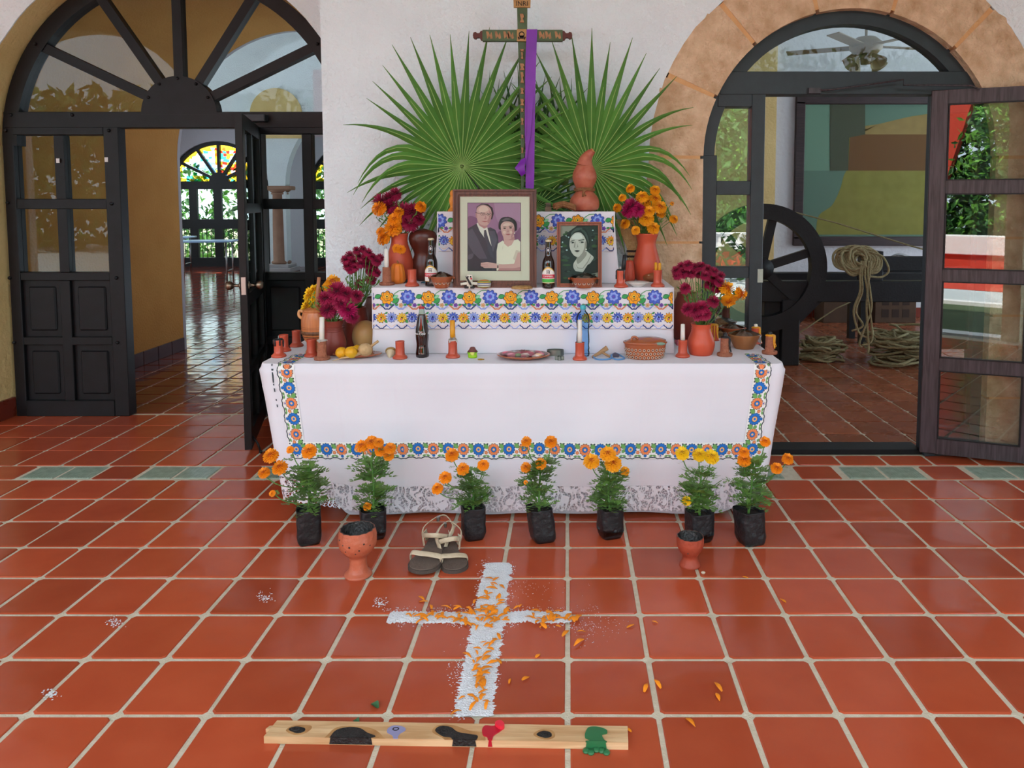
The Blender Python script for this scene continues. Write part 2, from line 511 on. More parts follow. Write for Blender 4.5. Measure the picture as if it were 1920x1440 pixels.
for a0, a1 in zip(angs[:-1], angs[1:]):
    g = 0.75
    def fn(u, v, a0=a0, a1=a1):
        a = math.radians(a0 + g + (a1 - a0 - 2 * g) * u)
        r = RR0 + (RR1 - RR0) * v + (0.014 * nz(a * 6, 8.3) if v == 1 else 0)
        return (RC + r * math.cos(a), RZ + r * math.sin(a))
    stone(fn, 6, 4)
for sgn in (-1, 1):
    zz = [0, 0.30, 0.86, 1.47, 2.03] if sgn < 0 else [0, 0.42, 0.98, 1.5, 2.03]
    for i, (z0, z1) in enumerate(zip(zz[:-1], zz[1:])):
        ex = 0.07 if (sgn > 0 and i == 0) else 0.0
        def fn(u, v, z0=z0, z1=z1, ex=ex):
            x0 = RC + sgn * (RR0); x1 = RC + sgn * (RR1 + ex)
            return (x0 + (x1 - x0) * u + (0.012 * sgn * nz(z0 + v * 2, 1) if u == 1 else 0), z0 + 0.008 + (z1 - z0 - 0.016) * v)
        stone(fn)

# --- left wall with the big arch (set back), ochre reveal
LC, LZ, LR = -3.07, 2.19, 1.415
LY, LF = 5.69, 5.95           # wall face, door plane
pts = [(-9, 0), (LC - LR - .045, 0), (LC - LR - .045, LZ)]
for i in range(1, 40):
    a = PI - PI * i / 40; r = LR + .045 - .03 * math.sin(a) + .012 * nz(a * 7, 1)
    pts.append((LC + r * math.cos(a), LZ + r * math.sin(a)))
pts += [(LC + LR + .02, LZ), (LC + LR + .02, 0), (-1.61, 0), (-1.61, WALLTOP), (-9, WALLTOP)]
wall_left = tag(MB().prism(pts, LY, LY + 0.02).build('wall_left', m_white), 'white plaster wall around the large left arch', 'wall', kind='structure')
b = MB(); vs = []; n = 40
prof = [(LC - LR - .045, 0.0), (LC - LR - .045, LZ)] + [(LC + (LR + .045 - .03 * math.sin(PI - PI * i / n) + .012 * nz((PI - PI * i / n) * 7, 1)) * math.cos(PI - PI * i / n),
        LZ + (LR + .045 - .03 * math.sin(PI - PI * i / n) + .012 * nz((PI - PI * i / n) * 7, 1)) * math.sin(PI - PI * i / n)) for i in range(1, n)] + [(LC + LR + .02, LZ), (LC + LR + .02, 0)]
for x, z in prof: vs += [(x, LY + .01, z), (LC + (x - LC) * 0.99, LF + .12, LZ + (z - LZ) * (0.99 if z > LZ else 1))]
b.add(vs, [(2 * i, 2 * i + 1, 2 * i + 3, 2 * i + 2) for i in range(len(prof) - 1)])
tag(b.build('trim_2', m_yellow), 'ochre plaster reveal of the large left arch', 'arch', kind='structure')
# red skirting tiles in the reveal
bb = thing('baseboard_left', 'dark red skirting tiles at the foot of the left arch reveal', 'baseboard', (0, 0, 0), kind='structure')
m_base = tile_mat('skirting_tile', '6f2c20', '7d3425', '5a241b', rough=0.2)
MB().box(LC - LR - .05, LC - LR - .012, LY - .0, LF - .03, 0, .155, ch=.004).build('skirting_tile', m_base, bb)
MB().box(LC - LR - .35, LC - LR - .055, LY - .02, LY + .0, 0, .155, ch=.004).build('skirting_tile', m_base, bb)

# --- left arched door screen: fixed frame, fan light, side panels
d1 = thing('door_1', 'black arched door screen with spoked fan light in the left arch', 'door', (LC, LF, 0), kind='structure')
fr = MB()
Y0, Y1 = -0.05, 0.05
_ht = [0]
def hb(b, x0, x1, z0, z1, y0=Y0, y1=Y1, ch=.004):
    _ht[0] += 1; e = .0007 * (_ht[0] % 14); b.box(x0 - LC, x1 - LC, y0 - e, y1 + e, z0, z1, ch=ch)
xL = LC - LR; xR = LC + LR
fr.arc(0, LZ, LR - .115, LR, 0, 180, Y0, Y1, 48)
def ux(px, py=400): return U(px, py, LF)[0]
def uz(py): return U(300, py, LF)[1]
xo, xi = xL + .085, U(207, 400, LF)[0]
xd0 = U(228, 245, LF)[0]; xd1 = U(482, 245, LF)[0]; xp = U(491, 320, LF)[0]
hb(fr, xL, xo, 0, LZ + .02); hb(fr, xi, xd0, 0, uz(238)); hb(fr, xd1, xp + .02, 0, uz(238)); hb(fr, xR - .07, xR, 0, LZ + .02)
hb(fr, xL + .02, xR - .02, uz(241), uz(211))
mu0, mu1 = ux(108, 300), ux(127, 300)
zt, zm1, zm0, zb1, zb0, zp = uz(254), uz(373), uz(392), uz(510), uz(525), uz(638)
hb(fr, mu0, mu1, zb1, zt, -.035, .035); hb(fr, xo, xi, zm1, zm0 + 0.0, -.03, .03) if zm1 < zm0 else hb(fr, xo, xi, zm0, zm1, -.04, .04)
hb(fr, xo, xi, zt, uz(240)); hb(fr, xo, xi, zb0, zb1, -.04, .04)
hb(fr, xo, xi, 0, uz(748)); hb(fr, xo, xi, uz(645), uz(630), -.04, .04); hb(fr, mu0, mu1, 0.05, zb0, -.04, .04)
ru0, ru1 = ux(570, 300), ux(588, 300)
hb(fr, ru0, ru1, 0.05, uz(252), -.035, .035); hb(fr, xp, xR, zm0, zm1, -.04, .04); hb(fr, xp, xR, zb0, zb1, -.04, .04)
hb(fr, xp, xR, 0, uz(748)); hb(fr, xp, xR, uz(645), uz(630), -.04, .04); hb(fr, xp, xR, uz(252), uz(240))
fr.build('frame', m_black, d1)
HZ = uz(211)
hub = MB(); hub.arc(0, HZ - .02, 0.001, 0.30, 0, 180, -.055, .045, 24); hub.build('hub', m_black, d1)
for q in (-64.6, -33.9, 0, 33.9, 64.6):
    a = math.radians(q); dx, dz = math.sin(a), math.cos(a)
    # length from hub centre to the arch band
    bq = (HZ - LZ) * dz; L = -bq + math.sqrt(bq * bq - ((HZ - LZ) ** 2 - (LR - .1) ** 2))
    w = .036
    s = MB(); s.prism([(dx * .28 - dz * w, HZ + dz * .28 + dx * w), (dx * L - dz * w, HZ + dz * L + dx * w), (dx * L + dz * w, HZ + dz * L - dx * w), (dx * .28 + dz * w, HZ + dz * .28 - dx * w)], -.04, .04)
    s.build('spoke', m_black, d1)
    for t in (.26, L + .05):       # bolt heads
        MB().ball((dx * t, -.058, HZ + dz * t), .013, 8, 5).build('bolt', m_black, d1)
# glass of the fan light, one pane between each two spokes
edge = [-90, -64.6, -33.9, 0, 33.9, 64.6, 90]
for a0, a1 in zip(edge[:-1], edge[1:]):
    pp = []
    for i in range(9):
        a = math.radians(a0 + (a1 - a0) * i / 8); dx, dz = math.sin(a), math.cos(a)
        bq = (HZ - LZ) * dz; L = -bq + math.sqrt(max(0.0, bq * bq - ((HZ - LZ) ** 2 - (LR - .1) ** 2)))
        pp.append((dx * L, HZ + dz * L))
    a = math.radians(a1); pp.append((math.sin(a) * .28, HZ + math.cos(a) * .28)); a = math.radians(a0); pp.append((math.sin(a) * .28, HZ + math.cos(a) * .28))
    MB().prism(pp, -.003, .003).build('pane', m_pane, d1)
def pane(x0, x1, z0, z1, par, m=None, y=0.0, ox=LC):
    MB().box(x0 - ox, x1 - ox, y - .003, y + .003, z0, z1).build('pane', m or m_pane, par)
def panel(x0, x1, z0, z1, par, m, ox=LC, y0=-.03):
    b = MB(); b.box(x0 - ox, x1 - ox, y0 + .012, .02, z0, z1); b.box(x0 - ox + .05, x1 - ox - .05, y0 - .004, .02, z0 + .05, z1 - .05, ch=.01)
    b.build('panel', m, par)
for x0, x1 in ((xo, mu0), (mu1, xi), (xp, ru0), (ru1, xR - .06)):
    pane(x0, x1, zm1, zt, d1) if zm1 < zt else None
    pane(x0, x1, zb1, zm0, d1)
    panel(x0, x1, uz(630), zb0, d1, m_black); panel(x0, x1, uz(748), uz(645), d1, m_black)
for px, py in ((30, 217), (144, 217), (20, 246), (212, 246), (24, 380), (217, 382), (28, 520), (226, 520), (476, 380), (478, 516), (36, 640), (228, 640)):
    x, z = U(px, py, LF); MB().ball((x - LC, -.055, z), .015, 8, 5).build('bolt', m_black, d1)
for px, py in ((117, 302), (207, 300)):
    x, z = U(px, py, LF); MB().box(x - LC - .013, x - LC + .013, -.054, -.05, z - .018, z + .018).build('sticker', mat('white_sticker', 'd8d8d8', .6), d1)
cl = MB(); x, z = U(478, 224, LF); cl.box(x - .1 - LC, x + .13 - LC, -.13, -.05, z - .03, z + .03, ch=.006); cl.build('door_closer', m_slate, d1)

# open leaf of the left door
hx, hy = -2.47, 5.93
ex_, ey_ = -2.19, 4.965
ang = math.atan2(ey_ - hy, ex_ - hx)
d2 = thing('door_2', 'black glazed door leaf standing open towards the viewer in the left arch', 'door', (hx, hy, 0), ang, kind='structure')
LW = math.hypot(ex_ - hx, ey_ - hy); T = .024; lt = 2.335
b = MB()
b.box(0, .085, -T, T, .035, lt, ch=.003); b.box(LW - .1, LW, -T, T, .035, lt, ch=.003); b.box(LW / 2 - .03, LW / 2 + .03, -T * .8, T * .8, .1, lt - .05)
rails = [(.035, .16), (.54, .60), (1.02, 1.11), (1.66, 1.73), (lt - .1, lt)]
for z0, z1 in rails: b.box(.05, LW - .05, -T * .9, T * .9, z0, z1)
b.build('leaf_frame', m_black, d2)
for (a, z0), (z1, c) in zip(rails[:-1], rails[1:]):
    for x0, x1 in ((.085, LW / 2 - .03), (LW / 2 + .03, LW - .1)):
        MB().box(x0, x1, -.003, .003, z0, z1).build('pane', m_pane, d2)
k = MB(); kx, kz = LW - .05, 1.17
for s in (-1, 1):
    k.lathe([(.028, 0), (.028, .006), (.011, .012), (.011, .04), (.022, .05), (.031, .066), (.031, .082), (.02, .094), (.0, .097)], 16)
    st = len(k.v) - 9 * 16
    k.xf(Matrix.Translation((kx, s * T, kz)) @ Matrix.Rotation(-s * PI / 2, 4, 'X'), st)
k.build('door_knob', m_brass, d2)
MB().box(LW - .002, LW + .002, -.014, .014, kz - .06, kz + .06).build('latch_plate', m_metal, d2)
hs = MB(); hs.tube([(LW - .04, T, .12), (LW - .03, .06, .06), (LW - .01, .075, .012)], .007); hs.ball((LW - .01, .077, .012), .012, 8, 6); hs.build('floor_stay', m_black, d2)

# --- right arched door screen
RF = 5.0
d3 = thing('door_3', 'dark slate arched door frame with fan light in the stone arch', 'door', (RC, RF, 0), kind='structure')
b = MB()
b.arc(0, RZ, RR0 - .085, RR0 + .01, 0, 180, -.05, .05, 40)
def rb(x0, x1, z0, z1, y0=-.05, y1=.05, bb=None):
    _ht[0] += 1; e = .0007 * (1 + _ht[0] % 14); (bb or b).box(x0 - RC, x1 - RC, y0 - e, y1 + e, z0, z1, ch=.003)
xa, xb, xc_, xd = RC - RR0 - .005, 1.006, 1.233, 1.322
rb(xa, xb, 0, RZ + .02); rb(xc_, xd, 0, 2.47); rb(xb, xc_, 2.37, 2.5); rb(xb, xc_, 1.787, 1.88, -.04, .04); rb(xb, xc_, 1.225, 1.302, -.04, .04); rb(xb, xc_, 0, .2); rb(xb, xc_, .65, .73, -.04, .04)
rb(1.02, 2.72, 2.45, 2.60)
rb(2.452, 2.53, 0, 2.47); rb(2.76, RC + RR0 + .005, 0, RZ + .02); rb(2.53, 2.76, 2.33, 2.5); rb(2.53, 2.76, 1.74, 1.82); rb(2.53, 2.76, 1.2, 1.28); rb(2.53, 2.76, 0, .2)
b.build('frame', m_slate, d3)
pp = [(math.cos(math.radians(a)) * .9, RZ + math.sin(math.radians(a)) * .9) for a in range(40, 141, 5)]
pp = [(x, max(z, 2.58)) for x, z in pp]
MB().prism(pp, -.003, .003).build('pane', m_pane, d3)
m_pane_s = glass_pane('side_light_glass', 2.6)
for z0, z1 in ((1.88, 2.37), (1.302, 1.787), (.73, 1.225), (.2, .65)):
    MB().box(xb - RC, xc_ - RC, -.003, .003, z0, z1).build('pane', m_pane_s, d3)
    MB().box(2.53 - RC, 2.76 - RC, -.003, .003, z0, z1).build('pane', m_pane_s, d3)
s = MB(); s.box(xd - RC - .03, 2.46 - RC, -.03, .14, 0.0, .035, ch=.004); s.build('threshold', m_black, d3)
x, z = U(1425, 517, RF - .05); s = MB(); s.box(x - RC - .018, x - RC + .018, -.058, -.05, z - .045, z + .045); s.box(x - RC - .01, x - RC + .014, -.062, -.05, z - .02, z + .02); s.build('strike_plate', m_metal, d3)
s = MB(); s.tube([(1.62 - RC + .0, -.06, 2.475), (1.75 - RC, -.1, 2.475), (2.20 - RC, -.13, 2.535), (2.2 - RC, -.13, 2.5), (2.62 - RC, -.17, 2.49), (2.66 - RC, -.2, 2.46)], .006, 6)
s.box(1.60 - RC, 1.68 - RC, -.08, -.05, 2.455, 2.49); s.build('closer_arm', m_brownblack, d3)

# open leaf of the right door, folded back towards the viewer
d4 = thing('door_4', 'worn dark brown glazed door leaf folded open at far right', 'door', (2.425, 4.955, 0), math.radians(-21), kind='structure')
LW = 1.12; T = .022; z0l, z1l = .03, 2.475
b = MB()
b.box(0, .105, -T, T, z0l, z1l, ch=.004); b.box(LW - .105, LW, -T, T, z0l, z1l, ch=.004); b.box(.595, .665, -T * .85, T * .85, .1, z1l - .05)
rails = [(z0l, .135), (.605, .69), (1.21, 1.29), (1.795, 1.88), (2.385, z1l)]
for a0, a1 in rails: b.box(.1, LW - .1, -T * .9, T * .9, a0, a1)
b.build('leaf_frame', m_brownblack, d4)
for (q, a0), (a1, c) in zip(rails[:-1], rails[1:]):
    for x0, x1 in ((.105, .595), (.665, LW - .105)):
        MB().box(x0, x1, -.003, .003, a0, a1).build('pane', m_pane_r, d4)
        bd = MB()
        for (u0, u1, w0, w1) in ((x0, x0 + .008, a0, a1), (x1 - .008, x1, a0, a1), (x0, x1, a0, a0 + .008), (x0, x1, a1 - .008, a1)):
            bd.box(u0, u1, -T * 1.1, -.004, w0, w1)
        bd.build('glazing_bead', m_black, d4)

# --- porch ceiling and the pieces of the building that close the rooms
tag(MB().box(-9, 7, -.6, 6.1, WALLTOP, WALLTOP + .25).build('ceiling', m_ceil), 'white porch ceiling', 'ceiling', kind='structure')
tag(MB().box(6.9, 7.1, -.6, 5.0, 0, WALLTOP).build('wall_right', m_white), 'white end wall of the porch', 'wall', kind='structure')

tag(MB().box(-9.2, -9.0, -.6, 5.71, 0, WALLTOP).build('wall_porch_end', m_white), 'white far end wall of the porch', 'wall', kind='structure')
# passage inside the left doorway: ochre walls and barrel vault
VC, VR, VZ = -3.07, 1.48, 2.25
b = MB()
prof = [(VC - VR, 0), (VC - VR, VZ)] + [(VC + VR * math.cos(PI - PI * i / 24), VZ + VR * math.sin(PI - PI * i / 24)) for i in range(1, 24)] + [(VC + VR, VZ), (VC + VR, 0)]
vs = []
for x, z in prof: vs += [(x, 6.07, z), (x, 8.66, z)]
b.add(vs, [(2 * i, 2 * i + 1, 2 * i + 3, 2 * i + 2) for i in range(len(prof) - 1)])
tag(b.build('wall_corridor', m_ochre), 'deep ochre vaulted passage just inside the left doorway', 'wall', kind='structure')
bb = thing('baseboard_corridor', 'dark purple-brown skirting tiles along the ochre wall', 'baseboard', (0, 0, 0), kind='structure')
m_base2 = tile_mat('skirting_tile_dark', '4a2a2c', '55322f', '3c2225', rough=0.15)
for i in range(9):
    y0 = 6.1 + i * .284
    MB().box(VC - VR, VC - VR + .017, y0, y0 + .276, 0, .15, ch=.003).build('skirting_tile', m_base2, bb)
m_grey = mat('grey_plaster', 'b9b8c0', .95, bump=.3, bs=20)
HT = 6.4
def arch_wall(name, holes, x0, x1, y0, y1, m, label, top=HT):
    pts = [(x0, 0)]
    for cx, cz, r in holes:
        pts += [(cx - r, 0), (cx - r, cz)] + [(cx + r * math.cos(PI - PI * i / 28), cz + r * math.sin(PI - PI * i / 28)) for i in range(1, 28)] + [(cx + r, cz), (cx + r, 0)]
    pts += [(x1, 0), (x1, top), (x0, top)]
    return tag(MB().prism(pts, y0, y1).build(name, m), label, 'wall', kind='structure')
arch_wall('wall_passage_end', [(VC, VZ, VR - .002)], -14, 0.15, 8.66, 8.72, m_grey, 'grey wall around the inner end of the vaulted passage')
FY = 20.4
arch_wall('wall_far', [(-9.62, 2.05, 1.42), (-5.75, 2.05, 1.42)], -14, 0.15, FY, FY + .3, m_grey, 'grey far wall with two arched windows seen through the left doorway')
# arcade with the stone column
aw = arch_wall('wall_arcade', [(-9.72, 2.2, 2.12), (-5.05, 2.2, 2.12)], -14, 0.15, 18.85, 19.15, m_white, 'white arcade wall on a stone column deep in the left room')
m_pinkstone = mat('pink_stone', 'a5806c', .85, col2='96705d', vs=4, bump=.3, bs=30)
tag(MB().arc(-7.35, 4.0, 0.001, .66, 0, 180, 18.82, 18.86, 20).box(-8.01, -6.69, 18.82, 18.86, 3.4, 4.0).build('trim_3', m_yellow), 'olive arched niche above the stone column', 'niche', kind='structure')
colm = thing('stone_column', 'pinkish round stone column on a pale plinth inside the left room', 'column', (-7.38, 19.0, 0))
MB().box(-.36, .36, -.36, .36, 0, .11, ch=.01).box(-.29, .29, -.29, .29, .11, .2, ch=.01).build('plinth', mat('pale_stone', 'b5aeb0', .8, bump=.2), colm)
MB().lathe([(.22, .2), (.25, .22), (.25, .26), (.21, .29), (.205, 1.2), (.195, 1.98), (.22, 1.99), (.22, 2.02)], 24).build('shaft', m_pinkstone, colm)
MB().lathe([(.2, 2.02), (.24, 2.06), (.29, 2.1)], 24).box(-.34, .34, -.2, .2, 2.1, 2.2, ch=.012).build('capital', m_pinkstone, colm)
tag(MB().box(-14.2, 0.3, 8.6, 20.8, HT, HT + .2).box(-14.2, -1.4, 5.7, 8.75, WALLTOP, WALLTOP + .25).build('ceiling_room', m_ceil), 'ceiling of the room beyond the left doorway', 'ceiling', kind='structure')
tag(MB().box(-.05, .15, 8.66, 20.6, 0, HT).build('wall_room_side', m_grey), 'grey side wall of the room beyond the left doorway', 'wall', kind='structure')
tag(MB().box(-14.2, -14, 8.66, 20.6, 0, 1.0).box(-14.2, -14, 8.66, 20.6, 4.6, HT).box(-14.2, -14, 8.66, 10, 0, HT).box(-14.2, -14, 14, 14.8, 0, HT).box(-14.2, -14, 18.8, 20.6, 0, HT).build('wall_room_open_side', m_grey), 'grey unseen side wall of the room beyond the left doorway with openings added to let in daylight', 'wall', kind='structure')  # unseen gaps in this wall, added so sky light reaches the room
# far windows: iron frames, stained fan lights, clear panes, bars
m_stain = {}
for nm, hx_ in (('white', 'f4f8f4'), ('amber', 'f0b428'), ('orange', 'e8641c'), ('teal', '3fb79b'), ('blue', '7fb6e0'), ('red', 'd8301c')):
    mm = glass_pane('stained_glass_' + nm, 1.3, hx_); m_stain[nm] = mm
def far_window(cx, label, idx):
    w = thing('window_%d' % idx, label, 'window', (cx, FY + .12, 0), kind='structure')
    R = 1.42; Z = 2.05; b = MB()
    b.arc(0, Z, R - .1, R, 0, 180, -.05, .05, 32); b.box(-R, -R + .1, -.05, .05, 0, Z); b.box(R - .1, R, -.05, .05, 0, Z)
    b.box(-R, R, -.053, .053, Z + .1, Z + .32); b.box(-R, R, -.054, .054, 0, .25); b.box(-R, R, -.055, .055, 1.05, 1.32)
    for x in (-.78, -.1, .58): b.box(x - .07, x + .15, -.045, .045, .2, Z + .2)
    b.build('frame', m_black, w)
    z0 = Z + .32
    MB().arc(0, z0 - .02, .001, .27, 0, 180, -.06, .04, 16).build('hub', m_black, w)
    for a in (-64, -34, 0, 34, 64):
        r = math.radians(a); dx, dz = math.sin(r), math.cos(r); k = .04
        bq = (z0 - Z) * dz; L = -bq + math.sqrt(bq * bq - ((z0 - Z) ** 2 - (R - .08) ** 2))
        MB().prism([(dx * .25 - dz * k, z0 + dz * .25 + dx * k), (dx * L - dz * k, z0 + dz * L + dx * k), (dx * L + dz * k, z0 + dz * L - dx * k), (dx * .25 + dz * k, z0 + dz * .25 - dx * k)], -.045, .045).build('spoke', m_black, w)
    rnd = random.Random(3)
    # stained pieces on a jittered grid, coloured in patches
    nx, nzz = 26, 14; P = {}
    for i in range(nx + 1):
        for j in range(nzz + 1):
            x = -R + .08 + (2 * R - .16) * i / nx; z = z0 + (R - .35) * j / nzz
            P[i, j] = (x + rnd.uniform(-.03, .03) * (0 < i < nx), z + rnd.uniform(-.02, .02) * (0 < j < nzz))
    by = {}
    for i in range(nx):
        for j in range(nzz):
            q = [P[i, j], P[i + 1, j], P[i + 1, j + 1], P[i, j + 1]]
            cx_, cz_ = sum(p[0] for p in q) / 4, sum(p[1] for p in q) / 4
            if math.hypot(cx_, cz_ - Z) > R - .07: continue
            rr = math.hypot(cx_, cz_ - Z); t = nz(cx_ * 2.4 + 4, cz_ * 2.4) + .25 * rnd.uniform(-1, 1)
            if rr > R - .2: c = 'amber'
            elif cz_ < z0 + .12: c = 'amber' if rnd.random() < .75 else 'teal'
            elif -.1 < cx_ < .5 and rnd.random() < .55: c = rnd.choice(['amber', 'orange', 'red', 'amber'])
            elif t > .28: c = 'teal'
            elif t < -.35: c = 'blue'
            else: c = 'white'
            by.setdefault(c, MB()).add([(p[0], 0, p[1]) for p in q], [(0, 1, 2, 3)])
    for c, mbx in by.items(): tag(mbx.build('stained_pane', m_stain[c], w), kind='stuff')
    for x0, x1 in ((-1.32, -.85), (-.63, -.17), (.05, .51), (.73, 1.32)):
        for q0, q1 in ((1.32, Z + .1), (.25, 1.05)):
            MB().box(x0, x1, .0, .006, q0, q1).build('pane', m_pane, w)
    bars = MB()
    for i in range(22):
        x = -1.3 + i * .124; bars.box(x - .008, x + .008, .04, .056, .2, 1.05)
    tag(bars.build('iron_bar', m_black, w), kind='stuff')
far_window(-9.62, 'arched iron window with stained glass fan light at the end of the left room', 1)
far_window(-5.75, 'arched iron window half hidden behind the stone column', 2)

# workshop shell
m_wswhite = mat('workshop_white', 'd2d2d6', .95, bump=.5, bs=16)
b = MB(); b.box(3.14, 8.7, 11.2, 11.4, 0, WALLTOP)
tag(b.build('wall_workshop', m_wswhite), 'rough white back wall of the workshop', 'wall', kind='structure')
tag(MB().box(0.15, 3.14, 11.12, 11.4, 0, WALLTOP).build('wall_workshop_pier', m_yellow), 'ochre pier at the back of the workshop', 'wall', kind='structure')
tag(MB().box(0.15, .35, 5.07, 11.4, 0, WALLTOP).build('wall_workshop_left', m_wswhite), 'white left wall of the workshop', 'wall', kind='structure')
tag(MB().box(8.5, 8.7, 5.07, 11.4, 0, .3).box(8.5, 8.7, 5.07, 11.4, 4.0, WALLTOP).box(8.5, 8.7, 5.07, 5.5, 0, WALLTOP).box(8.5, 8.7, 11.0, 11.4, 0, WALLTOP).box(8.5, 8.7, 8.2, 8.4, 0, WALLTOP).build('wall_workshop_right', m_wswhite), 'white unseen right wall of the workshop with openings added to let in daylight', 'wall', kind='structure')  # wide unseen gaps, added to brighten the workshop with sky light
tag(MB().box(6.9, 8.7, 5.0, 5.12, 0, WALLTOP).build('wall_workshop_front', m_wswhite), 'white front wall of the workshop', 'wall', kind='structure')
tag(MB().box(0.15, 8.7, 5.0, 11.4, WALLTOP, WALLTOP + .25).build('ceiling_workshop', m_ceil), 'workshop ceiling', 'ceiling', kind='structure')
bb = thing('baseboard_workshop', 'red skirting tiles along the workshop back wall', 'baseboard', (0, 0, 0), kind='structure')
for i in range(18):
    MB().box(3.16 + i * .305, 3.16 + i * .305 + .296, 11.18, 11.2, 0, .15, ch=.003).build('skirting_tile', m_base, bb)

# --- patio behind the viewer: what the door glass mirrors
arc_pts = [(-11.1, 0)]
for cx in (-7.8, -3.9, 0, 3.9):
    arc_pts += [(cx - 1.85, 0), (cx - 1.85, 2.7)] + [(cx + 1.85 * math.cos(PI - PI * i / 20), 2.7 + 1.85 * math.sin(PI - PI * i / 20)) for i in range(1, 20)] + [(cx + 1.85, 2.7), (cx + 1.85, 0)]
arc_pts = arc_pts + [(7.1, 0), (7.1, WALLTOP + .25), (-11.1, WALLTOP + .25)]
tag(MB().prism(arc_pts, -.6, -.3).build('wall_porch_arcade', mat('cream_plaster', 'd9d2b4', .9, bump=.3, bs=20)), 'cream arcade on the open side of the porch', 'wall', kind='structure')
m_redpaint = mat('red_limewash', 'c8432f', .9, col2='bd3b29', vs=2, bump=.2)
m_kerb = mat('white_limewash', 'e6e4e2', .9)
pt = MB(); pt.add([(-30, -30, -.15), (30, -30, -.15), (30, -.3, -.15), (-30, -.3, -.15)], [(0, 1, 2, 3)])
tag(pt.build('ground', mat('stone_pavement', 'c4cacc', .9, col2='b6bcbe', vs=1)), 'sunlit grey pavement of the patio behind the viewer', 'ground', kind='structure')
tag(MB().box(-12, 12, -.9, -.62, -.15, -.02).build('trim_4', m_kerb), 'white kerb along the porch edge', 'kerb', kind='structure')
tag(MB().add([(-6, -10.9, -.145), (3, -10.9, -.145), (3, -7.6, -.145), (-6, -7.6, -.145)], [(0, 1, 2, 3)]).build('trim_5', m_redpaint), 'red painted walkway strip beside the parapet', 'walkway', kind='structure')
tag(MB().add([(-14, -4.8, -.145), (14, -4.8, -.145), (14, -.9, -.145), (-14, -.9, -.145)], [(0, 1, 2, 3)]).build('lawn', mat('lawn_green', '4d5c3c', .95, col2='3d4c30', vs=3)), 'strip of green lawn between the porch and the red walkway', 'lawn', kind='structure')
tag(MB().box(-14, 14, -5.05, -4.8, -.15, -.08).build('trim_6', m_kerb), 'white kerb between the lawn and the red walkway', 'kerb', kind='structure')
pw = tag(MB().box(-14, 14, -11.4, -11, -.15, .42).build('wall_patio', m_redpaint), 'low red parapet of the patio', 'wall', kind='structure')
MB().box(-14, 14, -11.5, -10.9, .42, .92, ch=.02).build('coping', m_kerb, pw)
rw = MB(); rw.prism([(-9, -.1), (-2.8, -.1), (-2.7, 2.3), (-2.0, 4.8), (-1.55, 6.5), (-9, 6.5)], -15, -14.6)
tag(rw.build('wall_patio_tall', m_redpaint), 'tall red wall with a sloping end beyond the patio', 'wall', kind='structure')
m_leafA = mat('foliage_dark', '1f4a1c', .55, col2='33691f', vs=3, var=.1)
m_leafB = mat('foliage_light', '4f8a2a', .5, col2='6ea83a', vs=3, var=.1)
def foliage(name, n, box, size, mats, label, cat, seed=1, parent=None, dens=None, core=None):
    rr = random.Random(seed); b = MB()
    for i in range(n):
        for _ in range(20):
            x, y, z = (rr.uniform(box[k][0], box[k][1]) for k in range(3))
            if dens is None or dens(x, y, z) > rr.random(): break
        s = size * rr.uniform(.6, 1.3)
        d = Vector((rr.gauss(0, 1), rr.gauss(0, 1), rr.gauss(0, 1))).normalized(); e = d.orthogonal().normalized()
        e.rotate(Matrix.Rotation(rr.uniform(0, 6), 3, d)); f = d.cross(e)
        c = Vector((x, y, z))
        b.add([c - d * s, c + e * s * .42 + f * s * .1, c + d * s, c - e * s * .42 + f * s * .1], [(0, 1, 2, 3)], 0 if rr.random() < .5 else 1)
    if core:
        for (q0, q1, q2, q3) in core: b.add([(q0, q3, q1), (q2, q3, q1), (q2, q3, 5.4), (q0, q3, 5.4)], [(0, 1, 2, 3)], 0)
    return tag(b.build(name, mats, parent, fix=False), label, cat, kind='stuff')
foliage('vine_hedge', 14000, ((-8, 12), (-14.4, -12), (.3, 5.6)), .12, [m_leafA, m_leafB], 'leafy green vines climbing behind the patio parapet', 'vines', 4,
        dens=lambda x, y, z: 0 if (x < -2.2 + (z - 2.3) * .3 and z > 2.2) else .3 + .7 * (nz(x * .7, y, z * .9) > -.15), core=[(-1.2, -.1, 12, -14.45)])
foliage('patio_shrubs', 6000, ((2.6, 9), (-8.5, -6.5), (-.1, 5.2)), .13, [m_leafA, m_leafA], 'dark shrubs in front of the parapet on the patio', 'shrubs', 8,
        dens=lambda x, y, z: .15 + .85 * (nz(x * .9 + 3, y, z * .9) > -.2))
foliage('garden_trees', 16000, ((-34, 16), (-22, -16), (0, 6.2)), .34, [m_leafA, m_leafA], 'dark garden trees beyond the patio', 'trees', 5,
        dens=lambda x, y, z: .25 + .75 * (nz(x * .5 + 9, y * .5, z * .5) > -.1))
foliage('garden_foliage', 9000, ((-16, 1.5), (21.5, 24.5), (-.1, 2.9)), .13, [m_leafA, m_leafB], 'leafy garden shrubs outside the far windows of the left room', 'shrubs', 6,
        dens=lambda x, y, z: (1.0 if nz(x * 1.3, y, z * 1.3) > -.1 - (2.0 - z) * .15 else .12))
tag(MB().add([(-30, 20.7, -.2), (30, 20.7, -.2), (30, 60, -.2), (-30, 60, -.2)], [(0, 1, 2, 3)]).build('ground_garden', mat('garden_soil', '6d6a4a', .95)), 'garden ground outside the far windows', 'ground', kind='structure')

